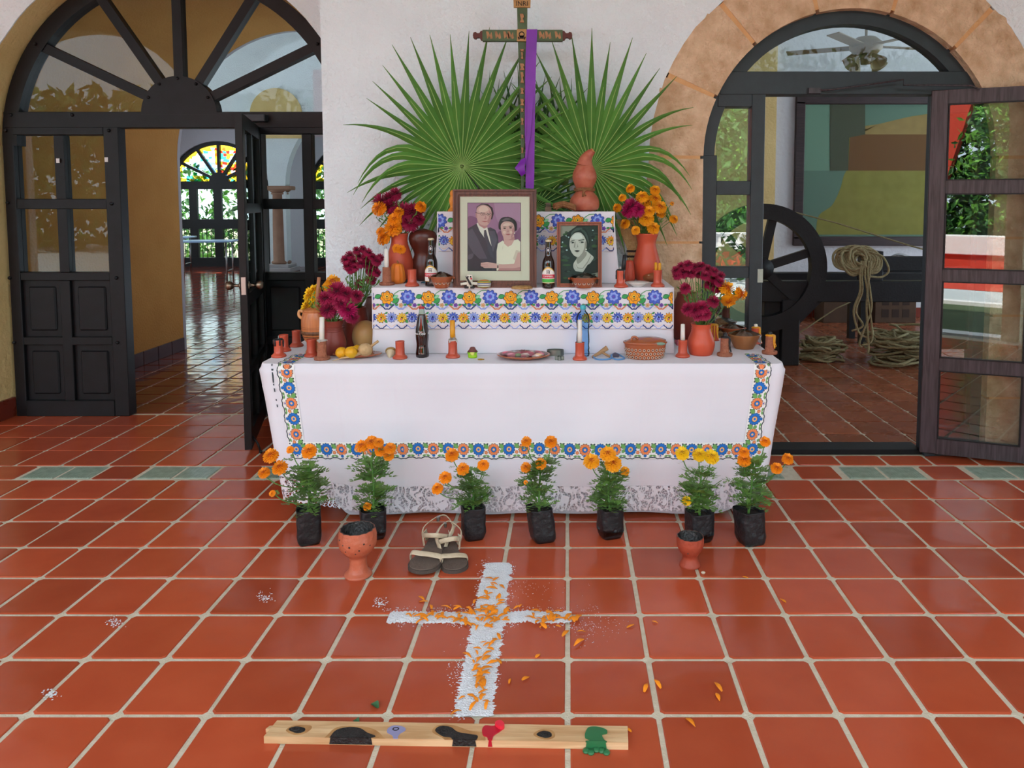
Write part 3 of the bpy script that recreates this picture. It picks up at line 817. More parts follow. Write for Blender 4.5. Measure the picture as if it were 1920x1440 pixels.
# ================================================================== WORKSHOP AND LEFT ROOM THINGS
# framed wall map on the workshop back wall
mp_ = thing('framed_map', 'large dark framed map in green and ochre hanging on the workshop wall', 'picture', (3.435, 11.17, 1.10))
MW, MH = 3.0, 2.26
m_dkwood = wood('dark_frame_wood', '2a1c1c', '3a2828', .4, axis=0)
b = MB()
for x0, x1, z0, z1 in ((0, MW, 0, .14), (0, MW, MH - .14, MH), (0, .14, .1, MH - .1), (MW - .14, MW, .1, MH - .1)): b.box(x0, x1, -.05, .02, z0, z1, ch=.01)
b.build('frame', m_dkwood, mp_)
def uq(px, py): x, z = U(px, py, 11.16); return (x - 3.435, z - 1.10)
sheet = MB(); sheet.box(.12, MW - .12, -.004, .01, .12, MH - .12, 0)
mcol = [mat('map_sea', '86a090', .8), mat('map_inset', '6c6b58', .8), mat('map_land', 'b8a858', .8, col2='a89a4e', vs=6), mat('map_brown', '95643f', .8), mat('map_pale', '98b8a2', .8), mat('map_tan', 'c09a64', .8, col2='cca66c', vs=8)]
def area(pts, mi, k):
    sheet.prism([uq(*p) for p in pts], -.004 - .002 * k, -.003 - .002 * k + .0, mi=mi)
area([(1498, 190), (1556, 190), (1556, 320), (1498, 320)], 4, 1)
land = spline([(1530, 440), (1535, 405), (1560, 385), (1575, 355), (1582, 330), (1590, 310), (1592, 260), (1605, 240), (1650, 232), (1700, 220), (1730, 215), (1800, 205), (1900, 215)], 5) + [(1980, 300), (1980, 440)]
area(land, 2, 2)
area([(1593, 260), (1605, 240), (1650, 232), (1700, 220), (1740, 214), (1800, 205), (1800, 252), (1593, 255)], 5, 3)
area([(1556, 193), (1622, 193), (1622, 252), (1592, 258), (1590, 320), (1556, 320)], 1, 5)
area([(1594, 252), (1790, 252), (1790, 320), (1590, 320)], 3, 4)
sheet.build('map_sheet', mcol, mp_)
MB().box(.12, MW - .12, -.035, -.032, .12, MH - .12).build('glazing', glass_pane('map_glass', 1.15), mp_)

# black wooden press: wheel, beams, posts
pr = thing('rope_press', 'black wooden rope-making machine with a large spoked wheel in the workshop', 'machine', (2.10, 7.9, 0))
m_pblack = mat('black_timber', '151517', .5, col2='1e1e21', vs=6, bump=.15, bs=50)
px0 = 2.10
def wz(px, py, Y=7.85): x, z = U(px, py, Y); return x - px0, z
cxw, czw = wz(1426, 502)
Rw = (wz(1546, 502)[0] - cxw)
MB().arc(cxw, czw, Rw - .165, Rw, 0, 360, -.135, -.025, 64).build('wheel_rim', m_pblack, pr)
for q in (18, 78, 138, 198, 258, 318):
    a = math.radians(q); s = MB(); s.box(.05, Rw - .1, -.1, -.04, -.045, .045); s.xf(Matrix.Translation((cxw, 0, czw)) @ Matrix.Rotation(-a, 4, 'Y')); s.build('wheel_spoke', m_pblack, pr)
h = MB(); h.lathe([(.11, -.1), (.11, .1)], 20); h.xf(Matrix.Translation((cxw, -.07, czw)) @ Matrix.Rotation(PI / 2, 4, 'X')); h.build('wheel_hub', m_pblack, pr)
x0, z0 = wz(1400, 566); x1, z1 = wz(1760, 527)
MB().box(-.9, x1 + .5, -.08, .08, z0, z1, ch=.008).build('main_beam', m_pblack, pr)
MB().box(-.9, x1 + .5, .9, 1.06, z0, z1, ch=.008).build('rear_beam', m_pblack, pr)
xa_, za_ = wz(1655, 526); xb_, zb_ = wz(1760, 485)
MB().box(xa_, xb_ + .5, -.05, .07, za_ + .1, zb_ + .02, ch=.006).build('upper_rail', m_pblack, pr)
MB().box(wz(1616, 525)[0], wz(1654, 525)[0], -.07, .09, z1, zb_ + .08, ch=.006).build('stanchion', m_pblack, pr)
for px in ((1474, 1496), (1445, 1468)):
    a0 = wz(px[0], 600)[0]; a1 = wz(px[1], 600)[0]
    MB().box(a0 - .06, a1, -.115 + .1 * (px[0] < 1460), .1 + .1 * (px[0] < 1460), 0, z0 + .03, ch=.006).build('post', m_pblack, pr)
br = MB(); q0 = wz(1541, 566); q1 = wz(1494, 612); q2 = wz(1494, 566)
br.prism([(q2[0] - .03, q2[1] + .01), (q0[0], q0[1] + .01), (q1[0], q1[1]), (q1[0] - .03, q1[1] - .02)], -.06, .06); br.build('brace', m_pblack, pr)
MB().box(2.35, 2.5, -.07, .07, 0, z0, ch=.006).build('post', m_pblack, pr)

m_rope = mat('hemp_rope', 'b0a67c', .9, col2='948b64', vs=40, bump=.8, bs=120)
def rope(b, pts, r=.0125, n=6): b.tube(pts, r, n)
# coil hung over the beam
rc = thing('rope_coil', 'coil of thick hemp rope hung over the black machine beam', 'rope', (3.06, 7.78, 1.02))
rr = random.Random(5); b = MB()
for i in range(34):
    ph = rr.uniform(0, 6.28); a = .17 * rr.uniform(.7, 1.12); c = .12 * rr.uniform(.6, 1.1); t = rr.uniform(-.55, .55); off = rr.uniform(-.1, .1)
    pts = []
    for k in range(20):
        an = 2 * PI * k / 20 + ph
        x = a * math.cos(an) + off; z = c * math.sin(an) + .12 + .02 * math.sin(2 * an + ph); y = -.08 + .11 * math.sin(an * 1 + t * 2) * .6 + rr.uniform(-.008, .008)
        pts.append((x * math.cos(t) - (z - .12) * math.sin(t) * .7, y - abs(off) * .3, .12 + x * math.sin(t) * .45 + (z - .12)))
    b.tube(spline(pts, 2, True), .0135, 6, closed=True)
b.build('rope_loop', m_rope, rc)
b = MB()
for i, (dx, tail) in enumerate(((-.02, -.62), (.03, -.78), (.06, -.72), (.0, -.55), (.08, -.70))):
    pts = [(dx + .02, -.16, .12), (dx, -.19, -.02), (dx + .03 * math.sin(i), -.2, -.2), (dx - .06 * math.cos(i * 2), -.2, -.4), (dx + .07 * math.sin(i * 2.2), -.2, tail), (dx + .09 * math.cos(i), -.19, tail - .06)]
    b.tube(spline(pts, 5), .011, 6)
b.tube(spline([(.13, -.1, .2), (.24, -.12, .16), (.3, -.14, .02), (.22, -.15, -.05), (.08, -.17, -.04)], 6), .0115, 6)
b.build('hanging_strand', m_rope, rc)
# piles on the floor
def pile(name, label, x0, x1, y, hgt, seed, nl, dep=.3):
    t = thing(name, label, 'rope', ((x0 + x1) / 2, y, 0)); rr = random.Random(seed); b = MB(); w = (x1 - x0) / 2
    for i in range(nl):
        cx = rr.uniform(-w * .45, w * .45); cy = rr.uniform(-dep * .5, dep * .5); a = rr.uniform(.25, .55) * w; c = rr.uniform(.3, .8) * dep
        zc = .02 + (hgt - .03) * max(0, 1 - (cx / w) ** 2 * 1.2) * (1 - .6 * abs(cy) / dep) * rr.random(); t2 = rr.uniform(-.5, .5)
        pts = []
        for k in range(14):
            an = 2 * PI * k / 14
            x = cx + a * math.cos(an) * (1 + .2 * math.sin(3 * an + i)); yy = cy + c * math.sin(an)
            pts.append((max(-w, min(w, x)), yy, max(.013, zc + .05 * t2 * math.cos(an + i) + .02 * math.sin(2 * an + i))))
        b.tube(spline(pts, 3, True), .0135, 6, closed=True)
    b.build('rope_loop', m_rope, t)
pile('rope_bundle', 'long flat bundle of hemp rope on the workshop floor beside the black post', 2.52, 3.12, 8.1, .28, 2, 34, .22)
pile('rope_heap', 'tangled heap of hemp rope on the workshop floor under the hanging coil', 3.24, 4.14, 8.0, .44, 3, 60, .34)
t = tag(MB().tube([(2.2, 8.6, 1.75), (3.0, 8.2, 1.52), (3.7, 7.9, 1.28), (4.3, 7.7, 1.10)], .009).build('rope_line', m_rope), 'thin taut rope slanting across the workshop in front of the map', 'rope')
t = tag(MB().tube([(2.7, 8.5, .22), (3.4, 9.2, .42), (4.6, 9.8, .78), (5.4, 10.2, 1.05)], .008).build('guy_line', m_rope), 'thin line running under the machine beam to the right', 'rope')
m_carton = mat('brown_carton', '5c4534', .85, col2='4f3b2d', vs=5)
m_cprint = mat('carton_print', '3a2a22', .85)
for i, (x, w, h_, lab) in enumerate(((3.75, .52, .5, 'brown cardboard box with dark handle slot on the workshop floor'), (4.5, .6, .46, 'printed brown cardboard box beside the other carton on the workshop floor'))):
    c = thing('cardboard_box', lab, 'box', (x + w / 2, 10.85, 0))
    MB().box(-w / 2, w / 2, -.2, .2, 0, h_, ch=.006).build('carton', m_carton, c)
    p = MB()
    if i == 0: p.box(-.2, -.1, -.203, -.2, h_ - .17, h_ - .05)
    else:
        for k in range(6): p.box(-.2 + .15 * (k % 3), -.1 + .15 * (k % 3), -.203, -.2, .08 + .18 * (k // 3), .2 + .18 * (k // 3))
    p.build('print', m_cprint, c)
bt = thing('work_tray', 'shallow brown wooden tray with tools on the workshop rail', 'tray', (4.28, 9.2, .94))
MB().box(-.55, .55, -.15, .15, .0, .03).box(-.55, .55, -.15, -.12, .03, .1).box(-.55, .55, .12, .15, .03, .1).build('tray', wood('tray_wood', '4a3028', '5d3d30', .5), bt)
MB().tube(spline([(-.3, -.16, .12), (-.2, -.17, .17), (0, -.16, .13), (.25, -.17, .15), (.35, -.16, .12)], 4), .018).build('tool', m_metal, bt)
bt2 = thing('work_bench', 'dark wooden bench at the back of the workshop holding the brown tray', 'bench', (4.4, 9.25, 0))
MB().box(-.8, 1.4, -.25, .25, .88, .94).build('bench_top', m_pblack, bt2)
for x in (-.72, 1.3):
    for y in (-.18, .18): MB().box(x - .04, x + .04, y - .04, y + .04, 0, .88).build('leg', m_pblack, bt2)
# ceiling fan behind the fan light
m_fan = mat('tan_fan', '8a7354', .5)
fn_ = thing('ceiling_fan', 'tan ceiling fan with glass shades seen through the right fan light', 'fan', (3.2, 8.0, 3.2))
MB().lathe([(.0, .12), (.12, .13), (.17, .18), (.17, .24), (.1, .3), (.03, .31)], 24).build('motor', m_fan, fn_)
MB().lathe([(.014, .3), (.014, 1.06), (.06, 1.07), (.06, 1.10)], 12).build('down_rod', m_fan, fn_)
for k in range(5):
    a = math.radians(12 + 72 * k); bl = MB(); bl.box(.15, .82, -.065, .065, .2, .212, ch=.003); bl.box(.1, .3, -.02, .02, .2, .208); bl.xf(Matrix.Rotation(a, 4, 'Z') @ Matrix.Rotation(.12, 4, 'X')); bl.build('blade', m_fan, fn_)
for k in range(4):
    a = math.radians(20 + 90 * k); sh = MB(); sh.lathe([(.02, 0), (.035, -.03), (.075, -.1), (.09, -.13)], 14, cap=False); sh.xf(Matrix.Rotation(a, 4, 'Z') @ Matrix.Translation((.11, 0, .1)) @ Matrix.Rotation(-.7, 4, 'Y')); sh.build('lamp_shade', mat('frosted_shade', 'a8946e', .5), fn_)
MB().lathe([(.05, .02), (.06, .12)], 12).build('light_kit', m_fan, fn_)

# folding tables deep in the left room
m_blue = mat('blue_tabletop', '9fc4ea', .35)
for i, (x, y, w, lab) in enumerate(((-8.55, 17.0, 1.7, 'steel-legged folding table with pale blue top in the left room'), (-10.3, 19.0, 1.2, 'second folding table half hidden behind the ochre wall in the left room'))):
    t = thing('folding_table', lab, 'table', (x, y, 0), math.radians(12))
    MB().box(-w / 2, w / 2, -.38, .38, .86, .90, ch=.008).build('table_top', m_blue, t)
    for sx in (-1, 1):
        for sy in (-1, 1):
            MB().tube([(sx * (w / 2 - .15), sy * .3, 0), (sx * (w / 2 - .15), sy * .3, .86)], .018).build('leg', m_metal, t)
        MB().tube([(sx * (w / 2 - .15), -.3, .2), (sx * (w / 2 - .15), .3, .2)], .012).build('stretcher', m_metal, t)

# ================================================================== ALTAR: table, risers, cloths
TX0, TX1, TY0, TY1, TZ = -1.685, 1.20, 3.96, 4.74, .851
m_cloth = mat('white_cotton', 'e2dee4', .85, col2='dcd8df', vs=2.0, bump=.06, bs=7, sheen=.2)
m_pine = wood('rough_pine', '9a7b52', 'b3935f', .7)
tb = thing('altar_table', 'long wooden table hidden under the white altar cloth', 'table', ((TX0 + TX1) / 2, (TY0 + TY1) / 2, 0))
hw, hd = (TX1 - TX0) / 2 - .02, (TY1 - TY0) / 2 - .02
MB().box(-hw, hw, -hd, hd, TZ - .05, TZ - .012).build('table_top', m_pine, tb)
for sx in (-1, 1):
    for sy in (-1, 1): MB().box(sx * (hw - .45) - .035, sx * (hw - .45) + .035, sy * (hd - .1) - .035, sy * (hd - .1) + .035, 0, TZ - .05).build('leg', m_pine, tb)
# cloth: skirt follows the table edge on left, front and right, hanging in soft folds and drawn in at the foot
cloth = thing('tablecloth', 'white cotton tablecloth with floral border and lace hem covering the altar table', 'tablecloth', (0, 0, 0))
RCN = .05
def outline(s):
    """s in 0..1 left-back -> left-front -> right-front -> right-back; returns point, outward normal"""
    a = TY1 - TY0 - RCN; q = PI / 2 * RCN; w = TX1 - TX0 - 2 * RCN; tot = 2 * a + 2 * q + w; d = s * tot
    if d < a: return Vector((TX0, TY1 - d, 0)), Vector((-1, 0, 0))
    d -= a
    if d < q:
        t = d / q * PI / 2; n = Vector((-math.cos(t), -math.sin(t), 0)); return Vector((TX0 + RCN, TY0 + RCN, 0)) + n * RCN, n
    d -= q
    if d < w: return Vector((TX0 + RCN + d, TY0, 0)), Vector((0, -1, 0))
    d -= w
    if d < q:
        t = d / q * PI / 2; n = Vector((math.sin(t), -math.cos(t), 0)); return Vector((TX1 - RCN, TY0 + RCN, 0)) + n * RCN, n
    d -= q
    return Vector((TX1, TY0 + RCN + d, 0)), Vector((1, 0, 0))
def skirt(s, v, hem, off=0.0):
    """v 0 at the table edge, 1 at the hem height"""
    p, n = outline(s)
    R = .022; z_edge = TZ
    # roll over the edge
    L = TZ - hem(s); d = v * L
    cx = (TX0 + TX1) / 2
    k = d / TZ
    tx = (p.x - cx) * (1 - .088 * k) + cx
    f = .016 * k * (nz(p.x * 2.3 + p.y * 2.0, 4.1) + .6 * nz(p.x * 5.1 + p.y * 5, 9.2)) + .010 * k * math.sin(p.x * 9 + .8 * math.sin(p.x * 3))
    f += .010 * nz(p.x * 1.6 + d * 1.1, d * 1.4, 2.0) * min(1, d * 6)
    ridge = .005 * math.exp(-((((p.x + d * .75 + 1.12) % 1.15) - .45) / .10) ** 2) * min(1, d * 3)
    roll = R * (1 - math.cos(min(d / R, PI / 2))) if d < R * PI / 2 else R
    for xi, am in ((-1.25, .0018), (-.93, .0022), (-.24, .0022), (.44, .002), (.82, .0018)): f += am * math.exp(-((p.x - xi) / .007) ** 2) * min(1, d * 8)
    f += .0016 * math.exp(-((d - .13) / .006) ** 2) + .0014 * math.exp(-((d - .31) / .006) ** 2)
    out = roll - R + f + ridge + .012 + off
    zz = z_edge - (R * math.sin(min(d / R, PI / 2)) * 0 + d) + 0.0
    zz = TZ + .004 - d if d > .02 else TZ + .004 - d * d / .04
    return (tx + n.x * out, p.y + n.y * out + (-.02 * k if abs(n.y) > .5 else 0), zz)
def hem_main(s):
    p, n = outline(s)
    return .055 + .012 * nz(p.x * 1.7, 7) + .045 * max(0, (p.x - .85) / .35) + .05 * max(0, (-1.2 - p.x) / .45)
def lace_top(s): return hem_main(s) + .125
b = MB()
NS = 420
vv = [0, .008, .02, .035, .06] + [.1 + .9 * i / 48 for i in range(49)]
pv = []
for j, v in enumerate(vv):
    for i in range(NS + 1):
        pv.append(skirt(i / NS, v, lace_top))
b.add(pv, [(j * (NS + 1) + i, j * (NS + 1) + i + 1, (j + 1) * (NS + 1) + i + 1, (j + 1) * (NS + 1) + i) for j in range(len(vv) - 1) for i in range(NS)], 0, True)
b.add([(p[0], p[1], TZ + .004) for p in pv[:NS + 1]], [tuple(range(NS + 1))])
b.build('cloth', m_cloth, cloth, fix=False)
# lace: cotton threads with open holes, pattern in the material
def lace_mat():
    m = mat('white_lace', 'e6e2e8', .9)
    N = m.node_tree.nodes; L = m.node_tree.links; bs = N['Principled BSDF']
    tc = N.new('ShaderNodeTexCoord')
    v1 = N.new('ShaderNodeTexVoronoi'); v1.feature = 'DISTANCE_TO_EDGE'; v1.inputs['Scale'].default_value = 75
    v2 = N.new('ShaderNodeTexNoise'); v2.inputs['Scale'].default_value = 26; v2.inputs['Detail'].default_value = 1
    w = N.new('ShaderNodeTexWave'); w.inputs['Scale'].default_value = 9; w.inputs['Distortion'].default_value = 9; w.inputs['Detail'].default_value = 0; w.inputs['Detail Scale'].default_value = 2
    for q in (v1, v2, w): L.new(tc.outputs['Object'], q.inputs['Vector'])
    a = N.new('ShaderNodeMath'); a.operation = 'LESS_THAN'; a.inputs[1].default_value = .07; L.new(v1.outputs['Distance'], a.inputs[0])
    c = N.new('ShaderNodeMath'); c.operation = 'GREATER_THAN'; c.inputs[1].default_value = .57; L.new(v2.outputs['Fac'], c.inputs[0])
    d = N.new('ShaderNodeMath'); d.operation = 'GREATER_THAN'; d.inputs[1].default_value = .80; L.new(w.outputs['Fac'], d.inputs[0])
    e = N.new('ShaderNodeMath'); e.operation = 'MAXIMUM'; L.new(a.outputs[0], e.inputs[0]); L.new(c.outputs[0], e.inputs[1])
    g = N.new('ShaderNodeMath'); g.operation = 'MAXIMUM'; L.new(e.outputs[0], g.inputs[0]); L.new(d.outputs[0], g.inputs[1])
    L.new(g.outputs[0], bs.inputs['Alpha'])
    return m
b = MB(); NL = 420
def lace_pt(i, j, n=9):
    s = i / NL; hm = lambda q: hem_main(q) - (.010 * abs(math.sin(i * PI / 3.0)) + .006)
    top = lace_top(s); bot = hm(s)
    z = top + (bot - top) * j / n
    v = (TZ - z) / (TZ - bot)
    return skirt(s, v, hm, .001)
b.add([lace_pt(i, j) for j in range(10) for i in range(NL + 1)], [(j * (NL + 1) + i, j * (NL + 1) + i + 1, (j + 1) * (NL + 1) + i + 1, (j + 1) * (NL + 1) + i) for j in range(9) for i in range(NL)], 0, True)
tag(b.build('lace_hem', lace_mat(), cloth, fix=False), 'scalloped white lace hem')
# under-cloth reaching the floor
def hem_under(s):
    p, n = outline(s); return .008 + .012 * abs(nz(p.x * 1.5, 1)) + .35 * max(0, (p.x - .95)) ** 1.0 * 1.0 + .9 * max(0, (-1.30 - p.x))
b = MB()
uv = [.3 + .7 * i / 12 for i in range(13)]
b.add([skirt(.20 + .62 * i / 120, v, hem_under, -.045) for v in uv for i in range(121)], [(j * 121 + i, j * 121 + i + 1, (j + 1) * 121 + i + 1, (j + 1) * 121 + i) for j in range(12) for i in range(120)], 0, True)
b.build('under_cloth', mat('lining_shade_grey', 'c4c2ca', .9), cloth, fix=False)  # white cloth greyed: the shade behind the lace is put into its colour

# ---- printed flowers: flat coloured shapes mapped onto the cloth
PC = [mat('print_' + n, h, .85) for n, h in (('blue', '1f6fc4'), ('orange', 'ee8a54'), ('green', '6fa55a'), ('dark', '39424a'), ('peach', 'e8b078'), ('olive', '5a6b52'),
      ('violet_blue', '4a62c0'), ('pale_blue', '93a6e6'), ('amber', 'f2a01e'), ('yellow', 'f6c63a'), ('leaf', '3f9a55'), ('pale_leaf', '8fd0a0'), ('purple', '7a48b0'), ('rust', 'd9825a'), ('navy', '33437e'), ('pale_pink', 'eccfc8'), ('strip', 'eceae6'))]
BLUE, ORNG, GREEN, DARK, PEACH, OLIVE, VBLUE, PBLUE, AMBER, YEL, LEAF, PLEAF, PURP, RUST, NAVY, PINK, STRIP = range(17)
class Print:
    """collects flat shapes in pattern space (a, b); fn(a, b, lift) gives the point on the cloth"""
    def __init__(self, fn): self.b = MB(); self.fn = fn
    def poly(self, pts, mi, k):
        n = len(pts); cx = sum(p[0] for p in pts) / n; cy = sum(p[1] for p in pts) / n
        vs = [self.fn(cx, cy, k)] + [self.fn(x, y, k) for x, y in pts]
        self.b.add(vs, [(0, i + 1, (i + 1) % n + 1) for i in range(n)], mi)
    def flower(self, cx, cy, r, n, c_out, c_in, c_mid, edge=DARK, ph=0.0, sharp=.16, k=2):
        def ring(rr, dep, m=4):
            return [(cx + math.cos(2 * PI * i / (n * m) + ph) * rr * (1 - dep + dep * abs(math.cos(PI * i / m)) * 1.0), cy + math.sin(2 * PI * i / (n * m) + ph) * rr * (1 - dep + dep * abs(math.cos(PI * i / m)))) for i in range(n * m)]
        self.poly(ring(r * 1.07, sharp), edge, k); self.poly(ring(r * .97, sharp), c_out, k + 1)
        for i in range(n):      # petal divisions
            a = 2 * PI * (i + .5) / n + ph; w = r * .022
            self.poly([(cx + math.cos(a) * r * .45 - math.sin(a) * w, cy + math.sin(a) * r * .45 + math.cos(a) * w), (cx + math.cos(a) * r * .8, cy + math.sin(a) * r * .8), (cx + math.cos(a) * r * .45 + math.sin(a) * w, cy + math.sin(a) * r * .45 - math.cos(a) * w)], edge, k + 2)
        self.poly(ring(r * .50, sharp), edge, k + 2); self.poly(ring(r * .44, sharp), c_in, k + 3); self.poly(ring(r * .20, .05), c_mid, k + 4)
    def leaf(self, x0, y0, x1, y1, w, c=GREEN, edge=OLIVE, k=2):
        def shp(ww):
            dx, dy = x1 - x0, y1 - y0; out = []
            for t, s in ((0, 0), (.25, .8), (.5, 1), (.75, .7), (1, 0), (.75, -.7), (.5, -1), (.25, -.8)):
                out.append((x0 + dx * t - dy * s * ww, y0 + dy * t + dx * s * ww))
            return out
        self.poly(shp(w * 1.3), edge, k); self.poly(shp(w), c, k + 1)
    def band(self, pts, w, mi, k=2):
        for (xa, ya), (xb, yb) in zip(pts[:-1], pts[1:]):
            dx, dy = xb - xa, yb - ya; l = math.hypot(dx, dy) or 1; nx, ny = -dy / l * w, dx / l * w
            vs = [self.fn(xa + nx, ya + ny, k), self.fn(xb + nx, yb + ny, k), self.fn(xb - nx, yb - ny, k), self.fn(xa - nx, ya - ny, k)]
            self.b.add(vs, [(0, 1, 2, 3)], mi)
LIFT = .00035
# border on the tablecloth front.  a = metres along, b = metres outwards (0 inner edge .. w outer edge)
TOT = 2 * (TY1 - TY0 - RCN) + PI * RCN + TX1 - TX0 - 2 * RCN
def s_of_x(x): return (TY1 - TY0 - RCN + PI / 2 * RCN + (x - TX0 - RCN)) / TOT
def front_pt(x, d, k):
    hl = lambda q: 0.0
    return skirt(s_of_x(x), d / TZ, hl, .0034 + k * LIFT)
XL_in, XR_in = -1.485, 1.025
D_in = TZ - .425
BW = .095
def border(fn, length, n, start=0, flip=1):
    P = Print(fn)
    # strip ground
    m = max(4, int(length / .03))
    for i in range(m):
        a0, a1 = length * i / m, length * (i + 1) / m
        P.b.add([fn(a0, 0, 0), fn(a1, 0, 0), fn(a1, BW * .5, 0), fn(a0, BW * .5, 0)], [(0, 1, 2, 3)], STRIP)
        P.b.add([fn(a0, BW * .5, 0), fn(a1, BW * .5, 0), fn(a1, BW, 0), fn(a0, BW, 0)], [(0, 1, 2, 3)], STRIP)
    st = length / n
    for i in range(n):
        a = st * (i + .5)
        if (i + start) % 2 == 0: P.flower(a, BW * .42, .034, 14, BLUE, PEACH, BLUE, ph=.2)
        else: P.flower(a, BW * .42, .033, 13, ORNG, BLUE, PEACH, ph=.1)
        e = a + st / 2
        P.leaf(e - .012, BW * .1, e + .014, BW * .38, .30); P.leaf(e - .006, BW * .62, e + .012, BW * .40, .28) if i % 2 else P.flower(e, BW * .60, .010, 5, ORNG, PEACH, ORNG)
        P.flower(a, BW * .80, .009, 6, BLUE if i % 2 else PINK, BLUE, BLUE, k=2)
        P.leaf(a - .022, BW * .84, a - .045, BW * .77, .18); P.leaf(a + .022, BW * .84, a + .045, BW * .77, .18)
        for t in (-1, 1):
            P.flower(a + t * .034, BW * .10, .0045, 5, DARK, DARK, DARK)
    # wavy outer line
    pts = []
    m = n * 12
    for i in range(m + 1):
        t = i / 12 * PI
        pts.append((length * i / m, BW * .90 + .009 * abs(math.sin(t)) - .004 * abs(math.sin(3 * t))))
    P.band(pts, .0028, DARK, 2)
    return P.b
bl = border(lambda a, bb, k: front_pt(XL_in - bb, a, k), D_in, 5, 1)
bl.build('floral_border', PC, cloth, fix=False)
br_ = border(lambda a, bb, k: front_pt(XR_in + bb, a, k), D_in, 5, 1)
br_.build('floral_border', PC, cloth, fix=False)
bo = border(lambda a, bb, k: front_pt(XL_in - BW + a, D_in + bb, k), XR_in - XL_in + 2 * BW, 31, 0)
bo.build('floral_border', PC, cloth, fix=False)
# the strips run on over the table top
for xx, sg in ((XL_in, -1), (XR_in, 1)):
    border(lambda a, bb, k: (xx + sg * bb, TY0 - .005 + a, TZ + .0055 + k * LIFT), .26, 3).build('floral_border', PC, cloth, fix=False)
# dark dashes painted for the dark gap between two cloths at the left corner
P = Print(lambda a, bb, k: front_pt(TX0 + .075 + a, bb, 4))
for y0, y1 in ((.005, .02), (.025, .1), (.105, .115), (.13, .15), (.19, .2), (.22, .235)):
    P.poly([(0, y0), (.012 if y1 > .05 and y1 < .11 else .006, y0), (.006, y1), (0, y1)], DARK, 1)
tag(P.b.build('slit_dashes', PC, cloth, fix=False), kind='stuff')

